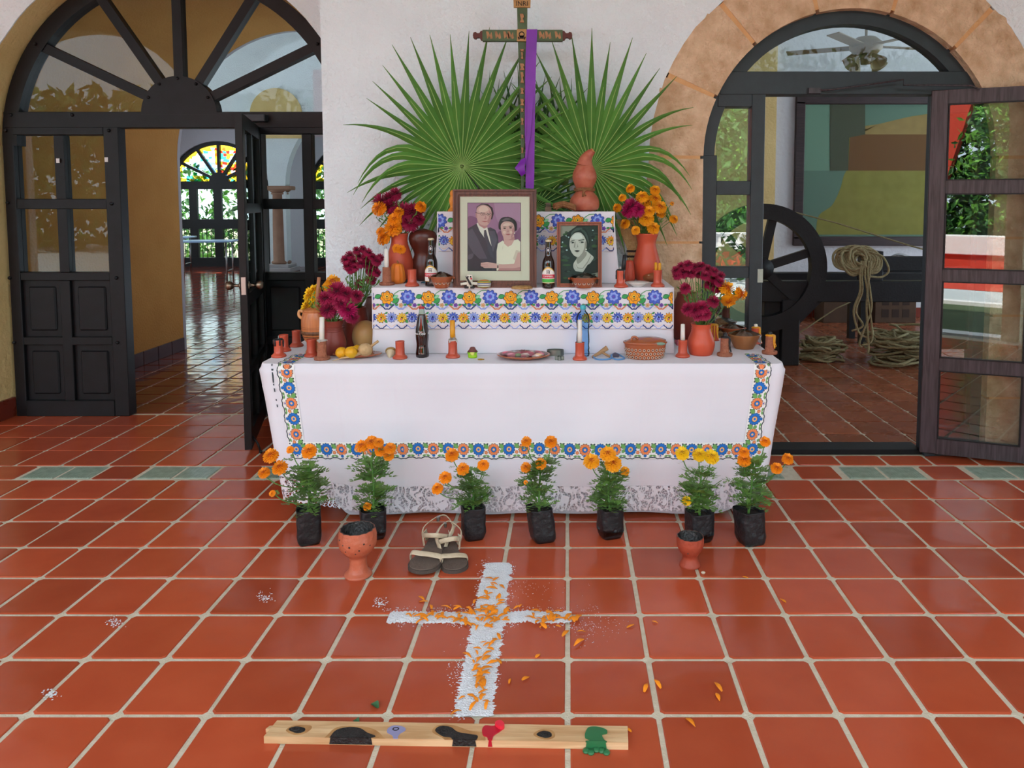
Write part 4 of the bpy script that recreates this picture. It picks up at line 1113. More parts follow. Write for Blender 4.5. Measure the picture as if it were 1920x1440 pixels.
# ---- risers and their cloths
def tier(name, label, x0, x1, y0, y1, z0, z1, runner_drop, band2_drop, n1, bulge=0.0):
    t = thing(name, label, 'cloth', (0, 0, 0))
    # draped cloth box: front, sides, top with soft folds
    b = MB(); NU = 120
    wS = y1 - y0; W = x1 - x0; tot = 2 * wS + W
    def pt(u, v):
        d = u * tot; z = z1 - v * (z1 - z0)
        fo = .006 * v * nz(d * 5, v * 2, x0 * 3) + .004 * v * math.sin(d * 21)
        ex = .012 * v + bulge * v
        if d < wS: return (x0 - ex - fo, y1 - d, z)
        if d < wS + W: return (x0 - ex + (W + 2 * ex) * (d - wS) / W, y0 - fo, z)
        return (x1 + ex + fo, y0 + (d - wS - W), z)
    b.grid(NU, 14, pt)
    b.add([(x0, y0, z1), (x1, y0, z1), (x1, y1, z1), (x0, y1, z1)], [(0, 1, 2, 3)])
    b.build('cloth', m_cloth, t, fix=False)
    # printed runner laid over the front
    yr = y0 - .012
    r = MB(); zb = z1 - runner_drop
    m = 60
    def rp(u, v): return (x0 - .004 + (W + .008) * u, yr - .002 * math.sin(u * 40) * v, z1 + .003 - (runner_drop + .003 + .003 * nz(u * 9, 4) * v) * v)
    r.grid(m, 4, rp); r.add([(x0 - .004, yr, z1 + .003), (x1 + .004, yr, z1 + .003), (x1 + .004, y1, z1 + .003), (x0 - .004, y1, z1 + .003)], [(0, 1, 2, 3)])
    r.build('runner', m_cloth, t, fix=False)
    P = Print(lambda a, bb, k: (x0 + a, yr - .0025 - k * .0004, z1 - bb))
    st = .2375; n = int(W / st) + 2; a0 = n1
    cl_ = lambda v: max(.004, min(W - .004, v))
    old = P.poly
    def clipped(pts, mi, k):
        if max(p[0] for p in pts) < .004 or min(p[0] for p in pts) > W - .004: return
        old([(cl_(x), y) for x, y in pts], mi, k)
    P.poly = clipped
    oldb = P.band
    def bclip(pts, w, mi, k=2):
        q = [(cl_(x), y) for x, y in pts if -.002 <= x <= W + .002]
        if len(q) > 1: oldb(q, w, mi, k)
    P.band = bclip
    for i in range(-1, n):
        a = a0 + i * st
        P.flower(a + .03, .055, .040, 7, AMBER, AMBER, DARK, ph=.35, sharp=.22); P.flower(a + .03, .048, .027, 6, AMBER, YEL, DARK, ph=.9, sharp=.25, k=5)
        P.leaf(a + .06, .085, a + .1, .06, .28, LEAF, DARK); P.leaf(a + .062, .06, a + .095, .04, .2, PLEAF, LEAF)
        P.flower(a + .15, .052, .043, 9, VBLUE, PBLUE, PURP, edge=NAVY, ph=.2, sharp=.25); P.flower(a + .15, .048, .028, 7, PBLUE, VBLUE, PURP, edge=VBLUE, ph=.5, sharp=.25, k=5)
        P.leaf(a + .195, .055, a + .235, .04, .28, LEAF, DARK)
        P.band([(a + .06, .062), (a + .075, .03), (a + .1, .014), (a + .13, .012)], .002, LEAF)
        for q, (c1, c2) in enumerate(((NAVY, VBLUE), (PBLUE, PEACH), (RUST, PURP))):
            xs = a - .01 + q * st / 3
            sc = [(xs + st / 3 * t, .092 + .030 * math.sin(PI * t) + .003 * math.sin(PI * t * 7)) for t in [j / 12 for j in range(13)]]
            sc = [(cl_(x), y) for x, y in sc]
            if sc[0][0] < sc[-1][0] - .004: P.band(sc, .0035, c1, 2)
            P.flower(xs + st / 6, .098, .0125, 5, c2, c2, DARK, sharp=.3)
            P.leaf(xs + st / 6 - .014, .098, xs + st / 6 - .036, .093, .22, LEAF, DARK); P.leaf(xs + st / 6 + .014, .098, xs + st / 6 + .036, .093, .22, LEAF, DARK)
    # stitched line, then the second band
    for i in range(int(W / .03)):
        P.band([(.005 + i * .03, band2_drop - .058), (.005 + i * .03 + .018, band2_drop - .058)], .0008, OLIVE, 2)
    st2 = st / 2; m2 = int(W / st2) + 2
    for i in range(-1, m2):
        a = a0 - .02 + i * st2
        P.flower(a + .015, band2_drop, .031, 11, YEL if i % 2 else AMBER, YEL, PURP, ph=.2, sharp=.42); P.flower(a + .012, band2_drop + .008, .019, 6, YEL, AMBER, PURP, k=5, sharp=.2)
        P.flower(a + .075, band2_drop - .003, .030, 11, VBLUE if i % 2 else PBLUE, PBLUE, PURP, edge=NAVY, ph=.5, sharp=.42); P.flower(a + .073, band2_drop + .006, .018, 6, PBLUE, VBLUE, PURP, edge=NAVY, k=5, sharp=.2)
        P.leaf(a + .034, band2_drop + .01, a + .05, band2_drop + .03, .25, LEAF, DARK); P.leaf(a + .035, band2_drop - .022, a + .053, band2_drop - .034, .2, LEAF, DARK)
        for q, c1 in enumerate((NAVY, PBLUE)):
            xs = a - .015 + q * st2 / 2
            sc = [(cl_(xs + st2 / 2 * t), band2_drop + .040 + .022 * math.sin(PI * t) + .0025 * math.sin(PI * t * 7)) for t in [j / 10 for j in range(11)]]
            if sc[0][0] < sc[-1][0] - .004: P.band(sc, .003 if q == 0 else .002, c1, 2)
            sc = [(cl_(xs + .008 + (st2 / 2 - .016) * t), band2_drop + .037 + .012 * math.sin(PI * t)) for t in [j / 6 for j in range(7)]]
            if sc[0][0] < sc[-1][0] - .004: P.band(sc, .002, PINK, 2)
    P.b.build('printed_flowers', PC, t, fix=False)
    return t
Z2, Z3 = 1.240, 1.676
T2Y, T3Y = 4.235, 4.45
m_box = wood('crate_wood', '8f7148', 'a5865a', .8)
rz2 = tag(MB().box(-1.09, .59, T2Y + .02, 4.70, TZ + .006, Z2 - .006).build('lower_riser', m_box), 'low wooden box under the middle altar cloth', 'riser')
rz3 = tag(MB().box(-.75, .27, T3Y + .02, 4.68, Z2 + .006, Z3 - .006).build('upper_riser', m_box), 'wooden box under the topmost altar cloth', 'riser')
tier('middle_altar_cloth', 'white cloth with two bands of blue and orange flowers on the middle altar step', -1.12, .617, T2Y, 4.71, TZ + .006, Z2, .235, .172, .055)
tier('top_altar_cloth', 'white cloth with floral bands on the highest altar step behind the portraits', -.775, .288, T3Y, 4.69, Z2 + .006, Z3, .235, .172, .10, .02)

VT = TZ + .0045; V2 = Z2 + .0035; V3 = Z3 + .0035
# ================================================================== PALMS, CROSS, RIBBON
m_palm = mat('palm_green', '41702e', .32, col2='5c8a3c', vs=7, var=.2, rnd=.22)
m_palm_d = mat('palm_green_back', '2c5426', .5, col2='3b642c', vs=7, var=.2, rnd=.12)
m_petiole = mat('palm_petiole', '5f7d3a', .5)
m_rib_leaf = mat('palm_midrib', '8fae5c', .5)
def palm(label, cx, cz, y, R, a0, a1, n, mt, seed, lens=None, droop=None, tilt=.0):
    """fan leaf: pleated segments joined to mid length, free pointed tips; angles from +X, degrees"""
    t = thing('fan_palm_leaf', label, 'palm leaf', (cx, y, cz), group=None)
    rr = random.Random(seed)
    da = math.radians((a1 - a0) / n)
    for i in range(n):
        a = math.radians(a0) + da * (i + .5)
        L = R * (lens(math.degrees(a)) if lens else 1) * rr.uniform(.93, 1.05)
        fuse = .44 * L
        ns = 11; b = MB(); vs = []
        dr = (droop(math.degrees(a)) if droop else 0) * rr.uniform(.8, 1.25)
        jig = rr.uniform(-.012, .012); an = a
        pos = Vector((0, 0, 0)); px_, pz_ = 0.0, 0.0
        lay_ = rr.uniform(-.006, .006)
        for k in range(ns + 1):
            u = k / ns; r = .012 + (L - .012) * u
            w = min(r, fuse) * math.tan(abs(da) / 2) * 1.12
            if r > fuse: w *= max(.04, 1 - ((r - fuse) / (L - fuse)) ** .85)
            # direction bends down past the fused part
            if k > 0:
                step = (L - .012) / ns
                bend = dr * max(0, u - .42) ** 1.2
                ca = an + jig * u
                dx, dz = math.cos(ca), math.sin(ca)
                dz -= bend * 3.2; q = math.hypot(dx, dz); dx /= q; dz /= q
                px_ += dx * step; pz_ += dz * step
            else: dx, dz = math.cos(an), math.sin(an); px_, pz_ = dx * .012, dz * .012
            nx, nz_ = -dz, dx
            yb = -.03 * u * (1 - u) * 2 - tilt * r + lay_ * (u > .5) - .06 * dr * u * u
            fold = w * .85
            vs += [(px_ - nx * w, yb, pz_ - nz_ * w), (px_, yb - fold, pz_), (px_ + nx * w, yb, pz_ + nz_ * w)]
        fs = []
        for k in range(ns):
            o = 3 * k
            fs += [(o, o + 1, o + 4, o + 3), (o + 1, o + 2, o + 5, o + 4)]
        b.add(vs, fs, 0)
        rb2 = []
        for k in range(8):
            x_, y_, z_ = vs[3 * k + 1]; q_ = vs[3 * k + 2]; e_ = .0016 / max(.002, math.hypot(q_[0] - x_, q_[2] - z_))
            dx_, dz_ = (q_[0] - x_) * e_, (q_[2] - z_) * e_
            rb2 += [(x_ - dx_, y_ - .0006, z_ - dz_), (x_ + dx_, y_ - .0006, z_ + dz_)]
        b.add(rb2, [(2 * k, 2 * k + 1, 2 * k + 3, 2 * k + 2) for k in range(7)], 1)
        b.build('leaf_segment', [mt, m_rib_leaf], t, fix=False)
    MB().ball((0, -.004, 0), .009, 10, 6, s=(1, .6, 1)).build('hub', m_petiole, t)
    MB().tube(spline([(0, .005, 0), (.02, .02, -.2), (.05, .03, -.5)], 4), .011).build('petiole', m_petiole, t)
    return t
def dl(a):
    a = a % 360
    if 200 < a < 340: return .75
    if a > 150 or a < 30: return .85
    return 1.0
def droopL(a):
    a = a % 360
    if a > 305: return .12
    if a > 180: return .35
    if a > 150: return 1.15 if a > 158 else .3
    return .02
palm('large green fan palm leaf left of the green cross', U(866, 312, 4.70)[0], U(866, 312, 4.70)[1], 4.70, .86, -50, 305, 43, m_palm, 3, lambda a: {0: 1}.get(-1, .74 if a > 250 else .80 if a > 205 else .88 if a > 165 else .86 + .16 * math.sin(math.radians(a)) ** 2), droopL)
palm('large green fan palm leaf right of the green cross behind the gourd', U(1108, 316, 4.72)[0], U(1108, 316, 4.72)[1], 4.72, .86, -85, 205, 34, m_palm, 9, lambda a: .70 if a < -30 else .84 + .16 * math.sin(math.radians(a)) ** 2, lambda a: .45 if a < -40 else (1.25 if a < 22 else .3 if a < 40 else .02))
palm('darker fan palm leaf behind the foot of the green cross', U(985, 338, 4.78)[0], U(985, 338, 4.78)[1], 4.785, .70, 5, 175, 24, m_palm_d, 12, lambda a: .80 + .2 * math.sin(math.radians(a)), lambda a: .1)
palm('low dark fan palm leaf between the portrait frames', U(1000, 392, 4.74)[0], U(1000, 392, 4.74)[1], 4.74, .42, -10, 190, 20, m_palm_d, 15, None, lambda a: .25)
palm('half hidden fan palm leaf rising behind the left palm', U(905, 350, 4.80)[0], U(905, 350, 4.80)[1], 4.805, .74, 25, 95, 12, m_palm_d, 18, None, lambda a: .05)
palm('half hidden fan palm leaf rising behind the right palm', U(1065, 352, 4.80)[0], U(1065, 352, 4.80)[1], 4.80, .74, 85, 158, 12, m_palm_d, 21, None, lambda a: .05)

# wall cross
CYW = 4.625
m_xgreen = mat('weathered_green_paint', '46583f', .7, col2='5a6b4c', vs=14, var=.1, bump=.3, bs=60)
m_gold = mat('faded_gold_paint', 'b9855a', .6, col2='8f6242', vs=40)
m_xbrown = mat('dark_red_wood', '5a2a24', .6)
m_parch = mat('parchment_board', 'c0925f', .7, col2='a97c4c', vs=30)
m_ink = mat('black_ink', '1a1614', .7)
wc = thing('wooden_cross', 'weathered green wooden cross with gold symbols standing in front of the palms', 'cross', (U(979, 67, CYW)[0], CYW, V3))
ox = wc.location.x
def cz(px, py): x, z = U(px, py, CYW - .03); return x - ox, z - V3
b = MB(); b.prism([cz(969.5, 12), cz(988.5, 12), cz(988, 56), cz(983.5, 250), cz(981.5, 391.5), cz(977.5, 391.5), cz(976.5, 250), cz(970.5, 56)], -.035, 0); b.build('upright', m_xgreen, wc)
b = MB(); b.prism([cz(905, 57), cz(1055, 57), cz(1055, 77.5), cz(905, 77.5)], -.045, -.008); b.build('crossbar', m_xgreen, wc)
for sg, xx in ((-1, 905), (1, 1055)):
    k = [(0, -8.5), (3, -8.5), (6, -4), (10, -4), (13, -6.5), (17, -5), (18, 0), (17, 5), (13, 6.5), (10, 4), (6, 4), (3, 8.5), (0, 8.5)]
    MB().prism([cz(xx + sg * p, 67 + q) for p, q in k], -.043, -.01).build('carved_end', m_xbrown, wc)
b = MB(); b.prism([cz(963, -1), cz(995, -1), cz(994.5, 15), cz(963.5, 15)], -.048, -.03); pl = b.build('name_board', m_parch, wc)
text_obj('INRI', .040, m_ink, pl, (cz(979, 8.6)[0], -.0495, cz(979, 8.6)[1]))
b = MB(); b.prism([cz(969.5, 56), cz(987.5, 56), cz(987.5, 78.5), cz(969.5, 78.5)], -.05, -.04); epl = b.build('emblem_plate', m_parch, wc)
b = MB()
b.arc(*cz(978.5, 66), .012, .018, 0, 360, -.052, -.05, 20); b.prism([cz(974, 68), cz(983, 68), cz(982, 74), cz(975, 74)], -.052, -.05); b.prism([cz(971, 71), cz(973, 70), cz(975, 75), cz(973, 76)], -.052, -.05); b.prism([cz(984, 70), cz(986, 71), cz(984, 76), cz(982, 75)], -.052, -.05)
tag(b.build('emblem_drawing', m_ink, epl), kind='stuff')
# painted instruments down the upright and along the arms
def motif(pts): MB().prism([cz(*p) for p in pts], -.0465, -.034).build('gold_motif', m_gold, wc)
for cy_, hgt, w in ((35, 16, 4), (95, 4, 4), (105, 12, 2), (126, 12, 4.5), (146, 20, 3), (171, 11, 3), (192, 12, 3.5), (207, 6, 3), (228, 12, 2.5), (256, 6, 2), (282, 10, 2)):
    x = 979 + (cy_ - 60) * .003
    motif([(x - w, cy_ - hgt / 2), (x + w * .5, cy_ - hgt / 2), (x + w, cy_ - hgt / 6), (x + w * .4, cy_), (x + w, cy_ + hgt / 2), (x - w, cy_ + hgt / 2), (x - w * .4, cy_ + hgt / 6)])
for xs in (912, 928, 944, 952, 1010, 1022, 1040):
    b = MB(); pts = [(xs, 60), (xs + 4, 60), (xs + 7, 67), (xs + 10, 61), (xs + 12, 73), (xs + 8, 74), (xs + 6, 69), (xs + 2, 74)]
    b.prism([cz(*p) for p in pts], -.0465, -.044); b.build('gold_motif', m_gold, wc)

# purple ribbon hanging from the right arm
m_rib = mat('purple_satin', '7d12a8', .38, col2='6a0c92', vs=9, sheen=.4)
rb_ = thing('purple_ribbon', 'bright purple satin ribbon hanging from the cross arm', 'ribbon', (U(997, 55, 4.57)[0], 4.57, 1.75))
rx = rb_.location.x
def rz(px, py, Y=4.57): x, z = U(px, py, Y); return x - rx, z - 1.75
def strip(b, L, R, ys):
    vs = []
    for (p, q, y) in zip(L, R, ys):
        a = rz(*p); c = rz(*q); vs += [(a[0], y, a[1]), (c[0], y, c[1])]
    b.add(vs, [(2 * i, 2 * i + 1, 2 * i + 3, 2 * i + 2) for i in range(len(L) - 1)], 0, True)
b = MB(); strip(b, [(987.5, 55), (986.5, 80), (985, 120), (984.5, 180), (984, 250), (986, 300), (985.5, 353)], [(1007.5, 55), (1006.5, 80), (1004.5, 140), (1003.5, 190), (1002.5, 260), (1002, 320), (1001, 354)], [.0, .0, -.004, .0, -.006, 0, -.004]); b.build('front_tail', m_rib, rb_, fix=False)
b = MB(); strip(b, [(990, 180), (988, 250), (985, 290), (984, 305)], [(1001, 180), (995, 255), (990, 280), (987, 312)], [-.008, -.016, -.02, -.02]); b.build('rear_tail', m_rib, rb_, fix=False)
b = MB(); strip(b, [(977, 300), (966, 316), (972, 322), (978, 331)], [(986, 296), (985, 305), (985, 318), (986, 326)], [-.03, -.045, -.05, -.03]); b.build('fold', m_rib, rb_, fix=False)
b = MB(); strip(b, [(987.5, 55), (987.5, 54)], [(1007.5, 55), (1007.5, 54)], [.0, .06]); b.build('loop', m_rib, rb_, fix=False)

# ================================================================== CLAY, GLASS AND OTHER SHAPES
m_clay = mat('red_clay', 'cc5538', .42, col2='bf4c32', vs=6, bump=.05, bs=50)
m_clay_g = mat('glazed_red_clay', 'b44a35', .26, col2='c4563e', vs=10, bump=.08, bs=40, rnd=.1)
m_clay_r = mat('rough_pink_clay', 'b26f52', .85, col2='8f5540', vs=35, var=.1, bump=.7, bs=90, rnd=.05)
m_clay_d = mat('dark_brown_clay', '5b2c22', .4, col2='4a231c', vs=4, bump=.05)
m_clay_m = mat('maroon_clay', '8e382b', .45, col2='6b2a20', vs=4, bump=.05)
m_wax_w = mat('white_wax', 'e2ded6', .45, sss=.3)
m_wax_y = mat('yellow_wax', 'd8961c', .4, sss=.3)
m_wax_k = mat('black_wax', '1a1a1c', .45)
m_wax_g = mat('grey_wax', 'b5aca4', .5)
def smooth_prof(p, n=4): return spline(p, n)
def pot(name, label, cat, px, py, z, prof, m, n=32, cap_in=True, group=None, part='body'):
    """lathe vessel; prof in photo pixels (half width, height above base) read at its own depth"""
    x, y = G(px, py, z); k = mpp(y + .06)
    rim = prof[-1]
    inner = [(rim[0] - 1.6, rim[1] - .3), (max(1, prof[-2][0] - 2.0), prof[-2][1] - 1), (max(1, rim[0] * .6), rim[1] * .72), (.01, rim[1] * .66)] if cap_in else []
    t = thing(name, label, cat, (x, y, z), 0, group)
    outer = smooth_prof(prof, 3)
    MB().lathe([(r * k, h * k) for r, h in outer] + [(r * k, h * k) for r, h in inner], n).build(part, m, t)
    return t, x, y, k
vA = pot('clay_vase', 'tall red clay vase of orange and burgundy flowers left of the couple portrait', 'vase', 750, 527, V2, [(17, 0), (20, 3), (24, 18), (25, 34), (21, 52), (15.5, 70), (15, 80), (17, 89)], m_clay)
vD = pot('clay_vase', 'tall red clay vase of marigolds right of the small portrait', 'vase', 1212, 526, V2, [(16, 0), (19, 3), (24.5, 18), (25.5, 32), (21, 50), (17, 66), (18, 76), (22, 88)], m_clay)
vC = pot('clay_vase', 'squat red clay vase beside the carved wooden pot on the table', 'vase', 627, 664, VT, [(17, 0), (20, 3), (22, 14), (22, 24), (18, 40), (16, 50), (17, 60), (18, 64)], m_clay_m)
vE = pot('clay_vase', 'squat red clay vase with burgundy flowers on the right of the table', 'vase', 1314, 664, VT, [(20, 0), (22, 3), (25.5, 16), (25, 26), (19.5, 40), (17.5, 48), (18, 54), (19.5, 58)], m_clay)
for (t, x, y, k), hs in ((vC, (44, 48, 52)), (vE, (43, 46, 49))):
    g = MB()
    for h_ in hs:
        g.lathe([(17.2 * k, h_ * k - .002), (18.6 * k, h_ * k), (17.2 * k, h_ * k + .002)], 32, cap=False)
    tag(g.build('throwing_ridge', m_clay_m if t is vC[0] else m_clay, t), kind='stuff')
pB = pot('clay_jar', 'tall maroon clay jar behind the squat vase at the left of the table', 'jar', 668, 650, VT, [(18, 0), (21, 4), (23, 25), (23, 45), (20, 62), (19, 75)], m_clay_m)
pB2 = pot('clay_jug', 'dark brown clay jug beside the left end of the middle altar step', 'jug', 702, 634, VT, [(18, 0), (22, 5), (26, 28), (22, 52), (15, 68), (13, 78)], m_clay_d)
pR = pot('clay_jar', 'large dark maroon jar behind the right table vase', 'jar', 1288, 636, VT, [(22, 0), (27, 8), (31, 40), (28, 64), (20, 80), (19, 88)], m_clay_m)
tb_ = thing('pink_tray', 'small pink tray edge behind the right table candle', 'tray', (G(1283, 640, VT)[0], G(1283, 640, VT)[1] - .1, VT))
MB().box(-.07, .07, -.05, .05, 0, .02, ch=.003).box(-.07, .07, -.05, -.045, .02, .028).build('tray', mat('pink_plastic', 'd26a78', .5), tb_)
# brown gourd bottle behind the left beer
t = thing('brown_gourd', 'dark brown bottle gourd standing behind the left beer bottle', 'gourd', (U(800, 526, 4.62)[0] - .02, 4.62, V2)); k = mpp(4.62)
MB().lathe([(r * k, h * k) for r, h in spline([(8, 0), (22, 6), (24, 26), (19, 42), (17, 52), (24, 68), (27, 80), (22, 92), (6, 97), (2, 98)], 3)], 32, sy=.6).build('shell', mat('polished_gourd', '4d2119', .3, col2='5d2a1e', vs=6), t)
MB().tube(spline([(-.03, 0, 97 * k), (-.035, 0, 106 * k), (-.03, 0, 117 * k)], 4), [.006] * 9).build('stem', mat('gourd_stem', '6d5138', .7), t)
# red gourd on the top step
gx, gy = U(1096, 392, 4.55)[0], 4.55
t = thing('red_gourd', 'red clay gourd with rope round its waist on the highest altar step', 'gourd', (gx, gy, V3)); k = mpp(4.55)
prof = spline([(10, 0), (24, 3), (28, 14), (25, 26), (17, 36), (15.5, 42), (18, 48), (22.5, 60), (21.5, 72), (15, 86)], 3)
MB().lathe([(r * k, h * k) for r, h in prof], 36).build('body', m_red_g := mat('red_gourd_clay', 'a54a36', .4, col2='bf735a', vs=20, var=.3, bump=.15, bs=60), t)
neck = spline([(0, 0, 85 * k), (.008, 0, 96 * k), (.025, 0, 105 * k), (.05, -.01, 112 * k)], 5)
MB().tube(neck, [(16 - 10.5 * i / (len(neck) - 1)) * k for i in range(len(neck))], 16).build('neck', m_red_g, t)
MB().lathe([(5.5 * k, 0), (5.8 * k, .004), (4 * k, .004), (3.6 * k, -.01)], 14).xf(Matrix.Translation((.051, -.0105, 112.5 * k)) @ Matrix.Rotation(.9, 4, 'Y')).build('mouth', mat('gourd_mouth', 'b98a5a', .7), t)
m_twine = mat('sisal_twine', '9a6a44', .9, col2='7d5234', vs=60, bump=.5, bs=150)
ro = MB()
for j, zz in enumerate((39.5, 42)):
    ro.tube([((18.5 * k) * math.cos(a), (18.5 * k) * math.sin(a), (zz + .8 * math.sin(3 * a)) * k) for a in [2 * PI * i / 28 for i in range(28)]], .006, 6, closed=True)
ro.tube(spline([(-.01, -.06, 41 * k), (-.005, -.065, 34 * k), (.005, -.075, 28 * k)], 4), .006); ro.tube(spline([(.01, -.06, 41 * k), (-.01, -.07, 35 * k), (-.012, -.08, 27 * k)], 4), .006)
ro.build('rope_tie', m_twine, t)
tt = thing('rope_bundle_small', 'short twist of frayed sisal rope beside the red gourd', 'rope', (gx - .115, gy - .10, V3)); b = MB(); rr = random.Random(8)
for i in range(18):
    y = rr.uniform(-.03, .03); z = .012 + rr.uniform(0, .035); b.tube(spline([(-.07 + rr.uniform(-.01, .01), y, max(.006, z + rr.uniform(-.01, .0))), (-.02, y * .8, z + .012), (.03, y * .8, z), (.06, y, max(.006, z - .01))], 3), .0055, 5)
b.build('strand', m_twine, tt)
# little things on the top step
t = thing('orange_candle_figure', 'small orange wax figure half hidden behind the couple portrait', 'candle', (U(848, 394, 4.52)[0], 4.52, V3)); k = mpp(4.52)
MB().lathe([(r * k, h * k) for r, h in spline([(9, 0), (8, 3), (4, 8), (5, 14), (6, 20), (4.5, 26), (3.5, 29), (4.5, 33), (3, 38), (.1, 40)], 3)], 14, flute=lambda a, z: 1 + .12 * math.sin(5 * a)).build('wax', mat('orange_wax', 'd9862f', .5), t)
t = thing('wooden_block', 'small weathered wooden block beside the couple portrait on the top step', 'block', (U(1028, 393, 4.5)[0], 4.5, V3)); k = mpp(4.5)
MB().box(-6 * k, 6 * k, -.02, .02, 0, 8 * k, ch=.002).build('base', wood('grey_block', '6d5a4a', '8b7763', .8), t); MB().box(-5 * k, 5 * k, -.018, .018, 8 * k, 16 * k, ch=.003).build('top', wood('grey_block2', '4d4238', '7a6a58', .8), t)

# straw fan and banded basket behind the right vase
m_straw = mat('woven_straw', 'd8b988', .85, col2='b9975e', vs=60, var=.1, bump=.9, bs=130)
t = thing('straw_basket', 'woven straw basket with dark bands flaring behind the right vase', 'basket', (*G(1198, 528, V2), V2)); t.location.y = 4.70; k = mpp(4.70)
MB().lathe([(r * k, h * k) for r, h in spline([(19, 0), (19, 20), (18, 40), (19, 58), (30, 84), (44, 112)], 4)], 36, cap=False, sy=.18).build('weave', m_straw, t, fix=True); wv = t.children[0]
m_band = mat('dark_straw', '2f2320', .8, bump=.6, bs=120)
for h_ in (24, 33, 43, 53): MB().lathe([(19.4 * k, (h_ - 2) * k), (19.9 * k, h_ * k), (19.4 * k, (h_ + 2) * k)], 30, cap=False, sy=.18).build('dark_band', m_band, wv)
b = MB()
for i in range(44):
    a = 2 * PI * i / 44; b.tube([(38 * k * math.cos(a), 38 * k * .18 * math.sin(a), 99 * k), (44.5 * k * math.cos(a), 44.5 * k * .18 * math.sin(a), 113 * k)], .0035, 4)
tag(b.build('rim_stitch', m_straw, wv), kind='stuff')

# ---- portrait frames
m_fwood = wood('walnut_frame', '4a2a20', '6d4030', .4, axis=2, scale=8)
m_fwood2 = wood('reddish_frame', '7a3b26', '9a5236', .4, axis=2, scale=8)
def frame_obj(name, label, px0, px1, py0, py1, Yb, lean, w_px, m, steps):
    x0, zt_ = U(px0, py0, Yb); x1, zb_ = U(px1, py1, Yb)
    W = x1 - x0; Hh = zt_ - V2
    t = thing(name, label, 'picture frame', ((x0 + x1) / 2, Yb, V2)); t.rotation_euler = (-lean, 0, 0)
    fw = w_px * mpp(Yb)
    for (a0, a1, c0, c1) in ((-W / 2, W / 2, 0, fw), (-W / 2, W / 2, Hh - fw, Hh), (-W / 2, -W / 2 + fw, fw * .0, Hh), (W / 2 - fw, W / 2, 0, Hh)):
        b = MB(); vert = (a1 - a0) < W * .6
        for q in range(steps):
            f0 = q / steps; f1 = (q + 1) / steps; dy = [-.022, -.012, -.018, -.008][q % 4]
            if vert:
                lft = a0 < 0
                s0 = a0 + fw * f0 if lft else a1 - fw * f1; s1 = a0 + fw * f1 if lft else a1 - fw * f0
                e = fw * f0
                b.prism([(s0, (e if lft else fw * f1)), (s1, (fw * f1 if lft else e)), (s1, Hh - (fw * f1 if lft else e)), (s0, Hh - (e if lft else fw * f1))], dy, .01)
            else:
                bot = c0 == 0
                if bot: b.prism([(-W / 2 + fw * f0, fw * f0), (W / 2 - fw * f0, fw * f0), (W / 2 - fw * f1, fw * f1), (-W / 2 + fw * f1, fw * f1)], dy, .01)
                else: b.prism([(-W / 2 + fw * f0, Hh - fw * f0), (W / 2 - fw * f0, Hh - fw * f0), (W / 2 - fw * f1, Hh - fw * f1), (-W / 2 + fw * f1, Hh - fw * f1)], dy, .01)
        b.build('frame_bar', m, t)
    return t, W, Hh, fw
def picture(parent, name, rect, crop, shapes, pal, y0):
    """flat printed picture: rect in metres, crop = (u0,v0,u1,v1) drawing units; shapes (colour, points, smooth)"""
    b = MB(); (x0, x1, z0, z1) = rect; u0, v0, u1, v1 = crop
    def q(p):
        u = min(max(p[0], u0), u1); v = min(max(p[1], v0), v1)
        return (x0 + (x1 - x0) * (u - u0) / (u1 - u0), z1 - (z1 - z0) * (v - v0) / (v1 - v0))
    names = list(pal)
    for i, (c, pts, sm) in enumerate(shapes):
        pp = spline(pts, 4, True) if sm else pts
        pp = [q(p) for p in pp]; out = []
        for p in pp:
            if not out or abs(p[0] - out[-1][0]) + abs(p[1] - out[-1][1]) > 1e-6: out.append(p)
        b.add([(x, y0 - .00012 * i, z) for x, z in out], [tuple(range(len(out)))], names.index(c))
    return b.build(name, [pal[n] for n in names], parent, fix=False)
PAL1 = {n: mat('photo_' + n, h, .6) for n, h in (('mauve', 'a8789a'), ('mauve2', 'b88aa8'), ('plum', '8a5a7c'), ('skin', 'd9a9a4'), ('skin2', 'c28a8c'), ('skin3', 'eac4ba'), ('hair', '3a3036'), ('hairgrey', '6a5a62'), ('suit', '4a4350'), ('suit2', '5f5866'), ('suit3', '3c3742'), ('shirt', 'ece2da'), ('tie', '4e4a58'), ('dress', 'f0e6d4'), ('dress2', 'ddccbc'), ('lips', 'b05c62'), ('eye', '2e2428'))}
E_ = lambda cx, cy, rx, ry, n=14: [(cx + rx * math.cos(2 * PI * i / n), cy + ry * math.sin(2 * PI * i / n)) for i in range(n)]
